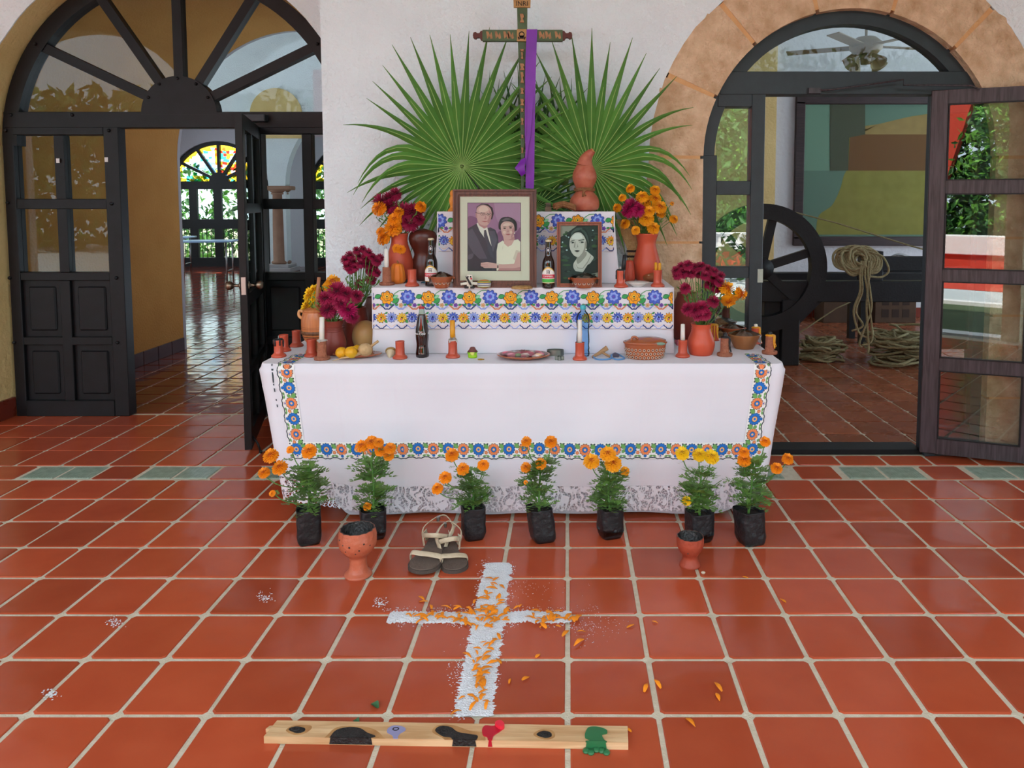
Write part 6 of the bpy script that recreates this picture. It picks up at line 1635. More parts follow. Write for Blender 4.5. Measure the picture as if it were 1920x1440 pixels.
# pumpkin candles
def pumpkin(label, px, py, hgt, r, m):
    x, y = G(px, py, V2); y += .05; t = thing('pumpkin_candle', label, 'candle', (x, y, V2)); k = mpp(y)
    MB().lathe([(a * k, b_ * k) for a, b_ in spline([(r * .7, 0), (r, hgt * .12), (r, hgt * .3), (r * .86, hgt * .7), (r * .62, hgt * .93), (r * .2, hgt * .97), (.01, hgt * .94)], 3)], 48, flute=lambda a, z: 1 - .10 * abs(math.sin(5.5 * a)) ** 3).build('wax', m, t)
    MB().tube(spline([(0, 0, hgt * k * .93), (.004, 0, hgt * k * 1.03), (-.002, 0, hgt * k * 1.1)], 3), .004).build('stem', mat('pumpkin_stem', '8a6a3a', .7), t)
pumpkin('ribbed orange pumpkin-shaped candle in front of the left vase', 742, 533, 39, 15, mat('pumpkin_orange', 'ec8426', .45, sss=.2))
pumpkin('ribbed red pumpkin-shaped candle in front of the right vase', 1181, 530, 42, 11, mat('pumpkin_red', 'b5452e', .45, sss=.2))
# teal cloth scraps
for px, py, lab in ((795, 534, 'crumpled teal paper beside the left clay bowl'), (762, 531, 'small grey-teal paper scrap behind an empty candle holder')):
    x, y = G(px, py, V2); t = thing('paper_scrap', lab, 'paper', (x, y + .05, V2)); k = mpp(y)
    MB().grid(8, 8, lambda u, v: ((u - .5) * 16 * k, (v - .5) * 12 * k, (1 + 6 * max(0, .4 - (u - .5) ** 2 - (v - .5) ** 2) + 5 * abs(nz(u * 3 + px, v * 3))) * k)).build('paper', mat('teal_paper', '236a7d', .6, col2='1d4a5c', vs=20), t)
# wooden toy bird, striped stone, braided coil
x, y = G(880, 541, V2); y += .02
t = thing('wooden_toy_bird', 'small painted wooden toy bird with spread wings in front of the couple portrait', 'toy', (x, y, V2)); k = mpp(y)
m_twhite = mat('toy_cream', 'e4ddcc', .5); m_tblack = mat('toy_black', '1c1c1e', .5)
MB().box(-5 * k, 5 * k, -.012, .012, 0, 14 * k, ch=.002).build('body', m_twhite, t)
MB().lathe([(5.5 * k, 12 * k), (6 * k, 16 * k), (6 * k, 24 * k), (5 * k, 26 * k), (.001, 26.2 * k)], 14).build('head', m_twhite, t)
wg = MB(); wg.tube([(-17 * k, -.004, 7.5 * k), (-6 * k, -.004, 9 * k), (6 * k, -.004, 9 * k), (15 * k, -.004, 8.5 * k)], [(1.6 * k, 2.6 * k)] * 4, 8); wg.build('wing', m_twhite, t)
MB().prism([(-7 * k, 23 * k), (-3 * k, 21 * k), (4 * k, 8 * k), (4 * k, 5 * k), (0, 8 * k), (-5 * k, 18 * k)], -.024, -.0125).build('beak', m_tblack, t)
for sx in (-2.4, 2.4): MB().ball((sx * k, -6 * k, 22 * k), 1.5 * k, 8, 5).build('eye', m_tblack, t)
MB().ball((3.6 * k, -5.6 * k, 18.5 * k), 1.8 * k, 8, 5).build('cheek', mat('toy_red', 'd8344a', .5), t)
for sx in (-1, 1): MB().box(sx * 5.5 * k - 4 * k, sx * 5.5 * k + 4 * k, -.02, .004, 0, 4 * k, ch=.002).build('foot', m_tblack, t)
x, y = G(907, 541, V2); y += .02
t = thing('striped_toy', 'small striped rounded toy beside the wooden bird', 'toy', (x, y, V2)); k = mpp(y)
cols = ['b9763a', '6a8a4a', 'd8d4cc', '3a3a44', 'd8d4cc', '4a5a8a', 'b9a23a', '6a8a4a', 'b9763a']
for i, c in enumerate(cols):
    z0, z1 = 16 * i / 9, 16 * (i + 1) / 9; rr_ = lambda z: 13 * (1 - abs((z - 8) / 8.3) ** 3.2) ** .5 + .3
    MB().lathe([(rr_(z0) * k, z0 * k), (rr_((z0 + z1) / 2) * k, (z0 + z1) / 2 * k), (rr_(z1) * k, z1 * k)], 24, sy=.6).build('stripe', mat('stripe_' + c, c, .5), t)
x, y = G(978, 542, V2); y += .02
t = thing('braided_coaster', 'flat braided straw coil in front of the couple portrait', 'coaster', (x, y, V2)); k = mpp(y); b = MB()
for q, (r_, zz) in enumerate(((19, 1.5), (17, 3.4), (14, 1.4), (11, 3.2), (7, 1.5), (3, 3))):
    b.tube([(r_ * k * math.cos(a), r_ * k * .7 * math.sin(a), zz * k + .0008 * math.sin(12 * a)) for a in [2 * PI * i / 40 for i in range(40)]], 1.5 * k, 6, closed=True)
b.build('braid', mat('braid_straw', 'c49a62', .85, col2='a87c48', vs=60, bump=.6, bs=160), t)

# carved wooden chocolate pot with whisk
x, y = G(583, 668, VT); y += .11
t = thing('wooden_pot', 'carved wooden chocolate pot with a dark carved band and two lugs', 'pot', (x, y, VT)); k = mpp(y)
m_turn = wood('turned_wood', 'b4683a', 'c67c48', .3, axis=2, scale=5)
MB().lathe([(a * k, b_ * k) for a, b_ in spline([(21, 0), (21.5, 2.5), (19, 7), (15, 12), (17, 18), (23, 26), (27.5, 40), (28, 58), (26.5, 70), (24, 80)], 3)], 40).build('body', m_turn, t)
MB().lathe([(a * k, b_ * k) for a, b_ in ((24.5, 79), (25, 81), (20, 84), (8, 87), (5, 87.5), (.01, 87.6))], 40).build('lid', m_turn, t)
MB().lathe([(a * k, b_ * k) for a, b_ in ((27.4, 36.5), (28.2, 37), (28.6, 43), (28.0, 43.5))], 40, cap=False).build('carved_band', mat('carved_band', '2a1a14', .5, col2='8a5a36', vs=70, var=.1), t)
for zz in (48, 51, 33): MB().lathe([(a * k, b_ * k) for a, b_ in ((27.5, zz - .5), (28.5, zz), (27.5, zz + .5))], 40, cap=False).build('turned_ring', m_dk, t)
for s in (-1, 1): MB().tube(spline([(s * 24 * k, 0, 78 * k), (s * 32 * k, 0, 79 * k), (s * 33 * k, 0, 70 * k), (s * 27 * k, 0, 65 * k)], 4), 3 * k, 8).build('lug', mat('pale_wood_lug', 'd49a64', .5), t)
wh = thing('wooden_whisk', 'wooden whisk handle standing up out of the carved chocolate pot', 'whisk', (x + .004, y, VT + 85 * k))
MB().tube([(0, 0, 0), (2 * k, 0, 30 * k), (5 * k, 0, 58 * k)], [3.6 * k, 3.4 * k, 3.2 * k], 12).build('handle', wood('whisk_wood', 'a8714c', 'b98260', .6, axis=2), wh)
# fruit plate
x, y = G(662, 675, VT); y += .085
PL = (x, y)
t = thing('clay_plate', 'shallow brown clay plate of lemons and a root at the left of the table', 'plate', (x, y, VT)); k = mpp(y)
MB().lathe([(a * k, b_ * k) for a, b_ in ((24, 0), (30, 1), (46, 6), (47, 7.5), (45, 8), (30, 3.2), (.01, 2.6))], 44, sy=.55).build('plate', m_glaze, t)
m_lemon = mat('yellow_lemon', 'e69a10', .45, col2='d0a81a', vs=9, bump=.12, bs=150)
for dx, dy, r_, lab in ((-21, -.07, 11, 'leftmost yellow lemon on the clay plate'), (-6, -.09, 12, 'front yellow lemon on the clay plate with a green tinge'), (2, -.02, 11, 'orange-yellow lemon behind the other two on the clay plate')):
    f = thing('lemon', lab, 'lemon', (x + dx * k, y + dy, VT + 4.2 * k)); f.rotation_euler = (0, .25, dx)
    MB().lathe([(a * r_ * k, (b_ + 1) * r_ * .88 * k) for a, b_ in spline([(.02, -1.0), (.3, -.97), (.75, -.7), (1, 0), (.75, .7), (.3, .98), (.14, 1.06), (.01, 1.1)], 3)], 24).build('fruit', m_lemon, f)
f = thing('jicama_root', 'pale knobbly root with a long tail lying across the clay plate', 'root', (x + 20 * k, y - .05, VT + 4 * k))
m_jic = mat('pale_root', 'c9a87c', .8, col2='b08c60', vs=12, bump=.5, bs=40)
b = MB(); b.ball((0, 0, 13 * k), 14 * k, 24, 14, s=(1, .95, .88)); b.xf(Matrix.Identity(4))
b.v = [(p[0] * (1 + .07 * nz(p[2] * 60, p[0] * 40)), p[1], p[2] * (1 + .06 * nz(p[0] * 60, 3))) for p in b.v]; b.build('bulb', m_jic, f)
MB().tube(spline([(-8 * k, -.02, 8 * k), (-20 * k, -.05, 4 * k), (-36 * k, -.075, 2.5 * k), (-52 * k, -.095, -1.5 * k)], 5), [(3.6 - 3.2 * i / 15) * k for i in range(16)], 8).build('tail', m_jic, f)
MB().tube(spline([(9 * k, 0, 18 * k), (17 * k, .0, 24 * k), (24 * k, .01, 29 * k)], 4), [2.5 * k] * 9, 8).build('stalk', m_jic, f)
x, y = G(681, 657, VT); y += .05
t = thing('tan_gourd', 'smooth tan round gourd beside the middle altar step', 'gourd', (x - .005, y + .02, VT)); k = mpp(y)
MB().lathe([(a * k, b_ * k) for a, b_ in spline([(8, 0), (18, 3), (24, 16), (24, 32), (18, 45), (8, 52), (.01, 53)], 4)], 32).build('shell', mat('tan_gourd_skin', 'b98e56', .4, col2='c49a62', vs=5), t)
# spinning top
x, y = G(730, 672, VT)
t = thing('spinning_top', 'wooden spinning top with a pale tip lying beside the chipped candle holder', 'toy', (x - .002, y + .05, VT + .022)); t.rotation_euler = (-.9, .25, .2); k = mpp(y)
MB().lathe([(a * k, b_ * k) for a, b_ in spline([(.5, -14), (4, -10), (8, -3), (9.5, 1)], 3)], 24).build('cone', mat('pale_top_wood', 'cbbb9c', .6, bump=.2), t)
MB().lathe([(a * k, b_ * k) for a, b_ in ((9, 1), (11, 1.5), (11.5, 4), (8, 8), (2, 9), (.01, 9))], 24).build('crown', mat('top_brown', '9a7a44', .5), t)
# green toy, crumbs, wrapped plate, cookie cutters, slingshot, casserole
x, y = G(885, 673, VT); y += .03
t = thing('green_toy', 'small bright green toy figure with a brown hat beside the orange candle', 'toy', (x, y, VT)); k = mpp(y)
MB().lathe([(a * k, b_ * k) for a, b_ in spline([(7, 0), (9, 2), (8, 7), (7, 12), (5.5, 17), (.01, 19)], 3)], 20, sy=.6).build('body', mat('lime_plastic', '96c41e', .4), t)
for s in (-1, 1): MB().prism([(s * 6 * k, 4 * k), (s * 10 * k, 12 * k), (s * 4 * k, 9 * k)], -.015, .01).build('hand', mat('lime_plastic2', '7fb414', .4), t)
MB().lathe([(9.5 * k, 12 * k), (9 * k, 13.5 * k), (6.5 * k, 16 * k), (5 * k, 19.5 * k), (.01, 21 * k)], 20, sy=.7).build('hat', mat('brown_hat', '6a3a34', .6), t)
MB().ball((0, -4.6 * k, 10 * k), 4.6 * k, 12, 8, s=(1, .5, 1)).build('face', mat('toy_face', 'cfd06a', .5), t)
x, y = G(901, 675, VT); tag(MB().ball((0, 0, .004), .011, 10, 6, s=(1.6, 1, .35)).ball((.014, .004, .003), .006, 8, 5, s=(1.3, 1, .5)).build('crumb', mat('mustard_crumb', 'b58a2e', .7), None, (x, y, VT)), 'small mustard-coloured crumbs beside the green toy', 'crumb')
x, y = G(980, 679, VT); y += .10
t = thing('wrapped_plate', 'clay plate of colourful sweets under cling film in the middle of the table', 'plate', (x, y, VT)); k = mpp(y)
MB().lathe([(a * k, b_ * k) for a, b_ in ((26, 0), (32, 1.5), (50, 7), (51, 8.5), (48, 9), (32, 4), (.01, 3.5))], 44, sy=.75).build('plate', m_glaze, t)
rr = random.Random(11)
for i in range(34):
    a = rr.uniform(0, 6.28); d = 36 * rr.random() ** .5; c = rr.choice(['ea9aa8', 'ecc49c', 'a8c894', 'e0788a', 'f0d8d0', 'eab4b4'])
    MB().ball((d * k * math.cos(a), d * .7 * k * math.sin(a), 8 * k + (32 - d) * .08 * k), rr.uniform(5, 8) * k, 10, 6, s=(1.2, 1, .6)).build('sweet', mat('sweet_' + c, c, .6), t)
MB().grid(28, 10, lambda u, v: ((52 - 52 * v * .98) * k * math.cos(2 * PI * u) * (1 + .03 * nz(u * 20, v)), (52 - 52 * v * .98) * .76 * k * math.sin(2 * PI * u), (6 + 10 * v ** .7 + 1.6 * nz(math.cos(2 * PI * u) * 5, math.sin(2 * PI * u) * 5, v * 5)) * k)).build('cling_film', m_film, t)
def cutter(px, py, r_, hgt, kind, lab):
    x, y = G(px, py, VT); y += .03; t = thing('cookie_cutter', lab, 'cookie cutter', (x, y, VT)); k = mpp(y); n = 40
    def rad(a): return r_ * (1 + (.22 * math.cos(5 * a) if kind == 's' else .15 * math.cos(2 * a) if kind == 'o' else .25 * math.cos(4 * a)))
    vs = []
    for i in range(n):
        a = 2 * PI * i / n
        for q, zz in ((1, 0), (1, hgt), (.93, hgt), (.93, 0)): vs.append((rad(a) * q * k * math.cos(a), rad(a) * q * .75 * k * math.sin(a), zz * k))
    MB().add(vs, [(4 * i + j, 4 * ((i + 1) % n) + j, 4 * ((i + 1) % n) + (j + 1) % 4, 4 * i + (j + 1) % 4) for i in range(n) for j in range(4)]).build('strip', mat('dull_tin', '8a9088', .35, metal=.9), t)
cutter(1041, 668, 14, 11, 'o', 'large tin cookie cutter right of the wrapped plate'); cutter(1061, 663, 9, 14, 's', 'small scalloped tin cookie cutter at the back of the three'); cutter(1049, 677, 7, 7, 'c', 'smallest tin cookie cutter at the front of the three')
x, y = G(1125, 673, VT)
t = thing('slingshot', 'wooden slingshot with pale blue rubber tubing on the table', 'slingshot', (x, y + .05, VT)); k = mpp(y)
m_sw = mat('slingshot_wood', 'b08a62', .6, col2='9a744e', vs=10)
MB().tube(spline([(-14 * k, -.03, 2.5 * k), (-2 * k, 0, 7 * k), (5 * k, .02, 10 * k), (15 * k, .03, 16 * k)], 4), [(2.5 + 2.6 * i / 12) * k for i in range(13)], 10).build('handle', m_sw, t)
MB().tube(spline([(4 * k, .015, 9 * k), (13 * k, -.01, 5 * k), (20 * k, -.03, 2.6 * k)], 4), 2.4 * k, 8).build('fork', m_sw, t)
m_tub = mat('blue_rubber', '5f8fc0', .45)
MB().tube(spline([(-13 * k, -.02, 4 * k), (-8 * k, -.07, 1.6 * k), (6 * k, -.085, 1.6 * k), (18 * k, -.07, 1.8 * k), (22 * k, -.03, 4 * k)], 5), 1.6 * k, 8).build('rubber_tube', m_tub, t)
MB().tube(spline([(20 * k, -.03, 4 * k), (30 * k, .02, 6 * k), (42 * k, .0, 2.2 * k), (46 * k, -.06, 1.6 * k), (32 * k, -.085, 1.6 * k), (22 * k, -.05, 2.2 * k)], 5), 1.6 * k, 8).build('rubber_tube', m_tub, t)
MB().prism([(26 * k, .2 * k), (36 * k, .2 * k), (38 * k, 5 * k), (30 * k, 9 * k), (24 * k, 6 * k)], -.012, .004).build('pouch', mat('leather_pouch', '4a4452', .8), t)
x, y = G(1212, 676, VT); y += .075
t = thing('clay_casserole', 'oval glazed clay casserole covered in cream dots with its lid ajar', 'casserole', (x, y, VT)); k = mpp(y)
MB().lathe([(a * k, b_ * k) for a, b_ in spline([(33, 0), (35, 2), (37.5, 12), (39, 22), (40, 27), (42, 30), (41, 32), (37, 30), (34, 12), (.01, 6)], 3)], 44, sy=.62).build('body', m_glaze, t)
dots = MB()
for row, zz in enumerate((4.5, 11.5, 18.5)):
    for i in range(30):
        a = 2 * PI * (i + .5 * (row % 2)) / 30; R = 36.2 + zz * .13
        c = Vector((R * k * math.cos(a), R * .62 * k * math.sin(a), zz * k)); nrm = Vector((math.cos(a) / 1, math.sin(a) / .62, 0)).normalized(); tg = Vector((-nrm.y, nrm.x, 0)); up = Vector((0, 0, 1))
        for q in range(8):
            b2 = 2 * PI * q / 8; p = c + nrm * .0022 + tg * math.cos(b2) * 2.1 * k + up * math.sin(b2) * 2.1 * k
            dots.add([p + (tg * math.cos(j) + up * math.sin(j)) * .62 * k for j in (0, 1.26, 2.51, 3.77, 5.03)], [(0, 1, 2, 3, 4)], 0)
        dots.add([c + nrm * .0026 + (tg * math.cos(j) + up * math.sin(j)) * 1.3 * k for j in (0, 1.05, 2.1, 3.14, 4.19, 5.24)], [(0, 1, 2, 3, 4, 5)], 1)
tag(dots.build('slip_dots', [m_cream, m_dk], t, fix=False), 'cream ring dots painted round the side', kind='stuff')
ld = MB(); ld.lathe([(a * k, b_ * k) for a, b_ in ((39, 0), (40, 1.5), (30, 5), (12, 7.5), (.01, 8))], 40, sy=.6); ld.xf(Matrix.Translation((0, 0, 31 * k)) @ Matrix.Rotation(-.05, 4, 'Y') @ Matrix.Rotation(.12, 4, 'X')); ldo = ld.build('lid', m_glaze, t)
MB().tube(spline([(-26 * k, -.02, 34 * k), (-25 * k, -.02, 40 * k), (-19 * k, -.02, 41 * k), (-14 * k, -.02, 37 * k)], 4), 2.3 * k, 8).build('lid_handle', m_glaze, ldo)
MB().ball((26 * k, -20 * k, 30.5 * k), 5 * k, 10, 6, s=(2, .8, .6)).build('contents', mat('pale_green_food', '7d9a86', .6), t)

# ================================================================== FLOWERS
m_mar = mat('marigold_orange', 'fb9c0a', .6, col2='f28604', vs=40, rnd=.06, sss=.1)
m_mar2 = mat('marigold_golden', 'fcb016', .6, col2='f29c08', vs=40, rnd=.05, sss=.1)
m_mary = mat('marigold_yellow', 'fbd012', .6, col2='f2bc08', vs=40, rnd=.05, sss=.1)
m_bur = mat('burgundy_petal', '8c1238', .55, col2='ad2052', vs=40, rnd=.12)
m_mag = mat('magenta_petal', 'a8094f', .55, col2='c01c64', vs=40, rnd=.08)
m_stem = mat('flower_stem', '55803a', .6)
m_leaf = mat('flower_leaf', '567c34', .5, col2='789c4a', vs=20, rnd=.1)
def pompom(n, kind, seed):
    """double flower head of unit radius facing +Z: petals on spiral, each a small curled blade"""
    rr = random.Random(seed); b = MB()
    for i in range(n):
        u = (i + .5) / n; ph = i * 2.39996
        th = math.acos(1 - u * 1.55)              # 0 top .. past the equator
        d = Vector((math.sin(th) * math.cos(ph), math.sin(th) * math.sin(ph), math.cos(th)))
        tg = Vector((math.cos(th) * math.cos(ph), math.cos(th) * math.sin(ph), -math.sin(th))); sd = d.cross(tg)
        if kind == 'm':                            # marigold: ruffled short blades standing off the ball
            r0 = .56; L = .42 * rr.uniform(.75, 1.2); w = .14 * rr.uniform(.8, 1.25)
            out = (d * .8 + tg * .5 + sd * rr.uniform(-.3, .3)).normalized()
            base = d * r0
            a = base - sd * w * .5; c = base + sd * w * .5
            p1 = base + out * L - sd * w + d * rr.uniform(0, .06); p2 = base + out * L * 1.1 + d * rr.uniform(-.02, .1); p3 = base + out * L + sd * w + d * rr.uniform(0, .06)
            b.add([a, c, p3, p2, p1], [(0, 1, 2, 3), (0, 3, 4)])
        else:                                      # chrysanthemum: long narrow rays
            r0 = .34; L = .58 * rr.uniform(.75, 1.15); w = .075
            out = (d * .75 + tg * .55 * (1 if u > .3 else .2) + sd * rr.uniform(-.15, .15)).normalized(); base = d * r0
            mid = base + out * L * .6; tip = base + out * L + d * .05
            b.add([base - sd * w * .5, base + sd * w * .5, mid + sd * w, mid - sd * w, tip], [(0, 1, 2, 3), (3, 2, 4)])
    b.ball((0, 0, .0), .56 if kind == 'm' else .4, 10, 7, s=(1, 1, .8), mi=1)
    return b
m_core = mat('marigold_heart', 'b04a04', .7); m_corey = mat('yellow_heart', 'b07804', .7); m_coreb = mat('burgundy_heart', '4a0820', .7)
POM = [pompom(130, 'm', s).mesh('flower_head', [m_mar, m_core]) for s in range(3)]
def recolour(me, m, k): c = me.copy(); c.materials[0] = m; c.materials[1] = k; return c
POM2 = [recolour(p, m_mar2, m_core) for p in POM]; POMY = [recolour(p, m_mary, m_corey) for p in POM]
MUM = [pompom(170, 'c', s).mesh('flower_head', [m_bur, m_coreb]) for s in range(3)]; MUMM = [recolour(p, m_mag, m_coreb) for p in MUM]
CAL = MB().lathe([(.08, -1.05), (.14, -.95), (.34, -.62), (.42, -.45), (.3, -.3)], 10).mesh('calyx', m_stem)
def head(parent, meshes, loc, r, facing, name='flower_head', cal=True):
    q = Vector(facing).normalized().to_track_quat('Z', 'Y').to_euler()
    o = link(name, random.choice(meshes), parent, loc, q, (r, r, r * .9))
    if cal: link('calyx', CAL, o)
    return o
def cut_flower(kind, group, label, base, px, py, Y, r_px, facing=None, bend=.3):
    """one cut stem: calyx and head at a photo position and depth, stem running into the vase mouth"""
    x, z = U(px, py, Y); k = mpp(Y); r = r_px * k * (1.36 if kind in 'bm' else 1.1)
    meshes = {'o': POM, 'g': POM2, 'y': POMY, 'b': MUM, 'm': MUMM}[kind]
    nm = 'marigold' if kind in 'ogy' else 'chrysanthemum'
    t = thing(nm, label, 'flower', base, 0, group)
    loc = Vector((x - base[0], Y - base[1], z - base[2]))
    f = facing or (Vector((loc.x * 1.2, -.10 - random.random() * .1, .10 + max(0, loc.z) * .5)))
    head(t, meshes, loc, r, f)
    d = Vector(f).normalized()
    s0 = loc - d * r * .9
    mid = Vector((loc.x * .55, (loc.y) * .5 + .01, s0.z * .45 if s0.z > .03 else .03))
    pts = spline([(random.uniform(-.012, .012), random.uniform(-.008, .008), -.05), tuple(mid), tuple(s0 - d * r * .3), tuple(s0 + d * r * .3)], 4)
    MB().tube(pts, .0022, 5).build('stem', m_stem, t)
    return t
def sprig(t, base_pt, tip_pt, n, L, seed, m=None):
    """feathery leaves along a line, joined into one part"""
    rr = random.Random(seed); b = MB(); p0 = Vector(base_pt); p1 = Vector(tip_pt)
    b.tube([p0, p0.lerp(p1, .5) + Vector((0, -.006, .0)), p1], .0014, 4)
    for i in range(n):
        c = p0.lerp(p1, (i + .5) / n); a = rr.uniform(0, 6.28)
        d = (Vector((math.cos(a), math.sin(a) * .7, .45)) + (p1 - p0).normalized() * .5).normalized(); s = d.orthogonal().normalized(); l = L * rr.uniform(.6, 1.2)
        b.add([c, c + d * l * .5 + s * l * .16, c + d * l, c + d * l * .5 - s * l * .16], [(0, 1, 2, 3)])
    return tag(b.build('leaves', m or m_leaf, t, fix=False), kind='stuff')
def vase_top(v, hpx): t, x, y, k = v; return (x, y, t.location.z + hpx * k)
# A: left vase on the middle step
bA = vase_top(vA, 86)
LA = 'orange marigold in the tall vase left of the couple portrait'; LAb = 'burgundy chrysanthemum in the tall vase left of the couple portrait'
for px, py, r in ((711, 392, 13), (740, 412, 12), (737, 428, 15), (714, 435, 8), (719, 447, 12), (744, 466, 8), (752, 468, 8), (789, 388, 10), (748, 398, 9)):
    cut_flower('o', 'marigolds in the left step vase', LA, bA, px, py, bA[1] - .06, r)
for px, py, r in ((715, 380, 16), (741, 365, 12), (733, 388, 15), (757, 398, 17), (773, 400, 18), (768, 418, 16), (786, 412, 10), (730, 372, 12)):
    cut_flower('b', 'chrysanthemums in the left step vase', LAb, bA, px, py, bA[1] - .02, r)
# D: right vase on the middle step
bD = vase_top(vD, 86)
LD = 'orange marigold in the tall vase right of the woman portrait'
for px, py, r in ((1182, 354, 8), (1228, 357, 9), (1167, 371, 7), (1157, 390, 8), (1204, 370, 11), (1215, 380, 13), (1228, 374, 11), (1237, 389, 12), (1172, 420, 9), (1212, 411, 13), (1225, 428, 11), (1217, 397, 10), (1260, 382, 4), (1263, 411, 8), (1192, 432, 8), (1240, 400, 9), (1206, 392, 11)):
    cut_flower('g', 'marigolds in the right step vase', LD, bD, px, py, bD[1] - .05 + .04 * math.sin(px), r)
for px, py, r in ((1184, 388, 15), (1195, 394, 13), (1178, 396, 12)):
    cut_flower('m', 'magenta flowers in the right step vase', 'magenta cockscomb bloom in the tall vase right of the woman portrait', bD, px, py, bD[1] - .10, r)
# C and B: table left
bC = vase_top(vC, 60)
for px, py, r in ((632, 547, 17), (611, 560, 14), (648, 552, 14), (668, 556, 12), (640, 570, 14), (615, 582, 15), (652, 582, 16), (660, 595, 12), (630, 560, 12)):
    cut_flower('b' if px != 652 else 'm', 'chrysanthemums in the left table vase', 'burgundy chrysanthemum in the squat vase at the left of the table', bC, px, py, bC[1] - .04, r)
for px, py, r in ((584, 554, 15), (578, 577, 13), (602, 566, 14), (590, 545, 11)):
    cut_flower('y', 'yellow marigolds behind the wooden pot', 'yellow marigold behind the carved wooden pot', bC, px, py, bC[1] + .10, r)
for px, py, r in ((624, 529, 13), (616, 538, 11), (630, 536, 10)):
    cut_flower('g', 'golden marigolds above the left table vase', 'golden marigold above the squat vase at the left of the table', bC, px, py, bC[1] + .06, r)
bB = vase_top(pB, 72)
rr = random.Random(4)
for px, py in ((668, 470), (680, 468), (690, 474), (656, 480), (672, 482), (684, 485), (698, 482), (706, 490), (648, 488), (662, 492), (676, 495), (690, 496), (702, 500), (652, 500), (712, 484), (666, 502), (695, 508), (706, 512), (674, 532), (696, 525), (686, 478), (658, 506)):
    cut_flower('b', 'chrysanthemums in the tall maroon jar', 'small burgundy chrysanthemum in the tall maroon jar at the left of the table', bB, px, py, bB[1] - .05 + rr.uniform(-.05, .05), rr.uniform(7, 9.5))
fol = thing('bouquet_foliage', 'thin green leaves among the chrysanthemums in the tall maroon jar', 'foliage', bB)
for i in range(16):
    x, z = U(650 + 4.2 * i, 520 + 10 * math.sin(i), bB[1]); sprig(fol, (0, 0, -.02), (x - bB[0], -.02 + .03 * math.sin(i * 2), z - bB[2]), 12, .035, i)
# E: table right
bE = vase_top(vE, 56)
for i, (px, py) in enumerate(((1268, 508), (1278, 500), (1290, 498), (1302, 503), (1314, 500), (1326, 505), (1338, 510), (1350, 518), (1282, 512), (1296, 512), (1310, 514), (1322, 518), (1336, 522), (1348, 530), (1270, 516), (1285, 541), (1330, 535), (1344, 540))):
    cut_flower('b', 'chrysanthemums in the right table vase', 'burgundy chrysanthemum in the squat vase on the right of the table', bE, px, py, bE[1] - .03 + rr.uniform(-.05, .05), rr.uniform(8, 11))
for px, py, r in ((1302, 582, 13), (1315, 578, 13), (1290, 580, 12), (1322, 590, 11), (1337, 566, 11), (1308, 592, 10)):
    cut_flower('b', 'low chrysanthemums in the right table vase', 'large burgundy bloom low over the rim of the right table vase', bE, px, py, bE[1] - .10, r)
for px, py, r, f in ((1362, 541, 14, (.5, -.3, .8)), (1387, 551, 14, (.9, -.25, -.2)), (1366, 563, 13, (.2, -.5, -.6))):
    cut_flower('g', 'golden marigolds in the right table vase', 'golden marigold leaning right out of the right table vase', bE, px, py, bE[1] - .05, r, f)
fol = thing('bouquet_foliage', 'thin green stems and leaves in the right table vase', 'foliage', bE)
for i in range(18):
    x, z = U(1275 + 5.2 * i, 540 + 12 * math.sin(i * 1.7), bE[1]); sprig(fol, (0, 0, -.02), (x - bE[0], -.02 + .03 * math.sin(i * 2), z - bE[2]), 12, .035, 40 + i)
for v, bb_, lab in ((vA, bA, 'grey-green leaves in the tall vase left of the couple portrait'), (vD, bD, 'thin green leaves in the tall vase right of the woman portrait'), (vC, bC, 'dark leaves in the squat vase at the left of the table')):
    fol = thing('bouquet_foliage', lab, 'foliage', bb_)
    for i in range(10):
        a = -1.2 + 2.4 * i / 9
        sprig(fol, (0, 0, -.02), (.16 * math.sin(a), -.03 + .05 * math.cos(i * 2), .05 + .16 * math.cos(a)), 10, .03, 90 + i)

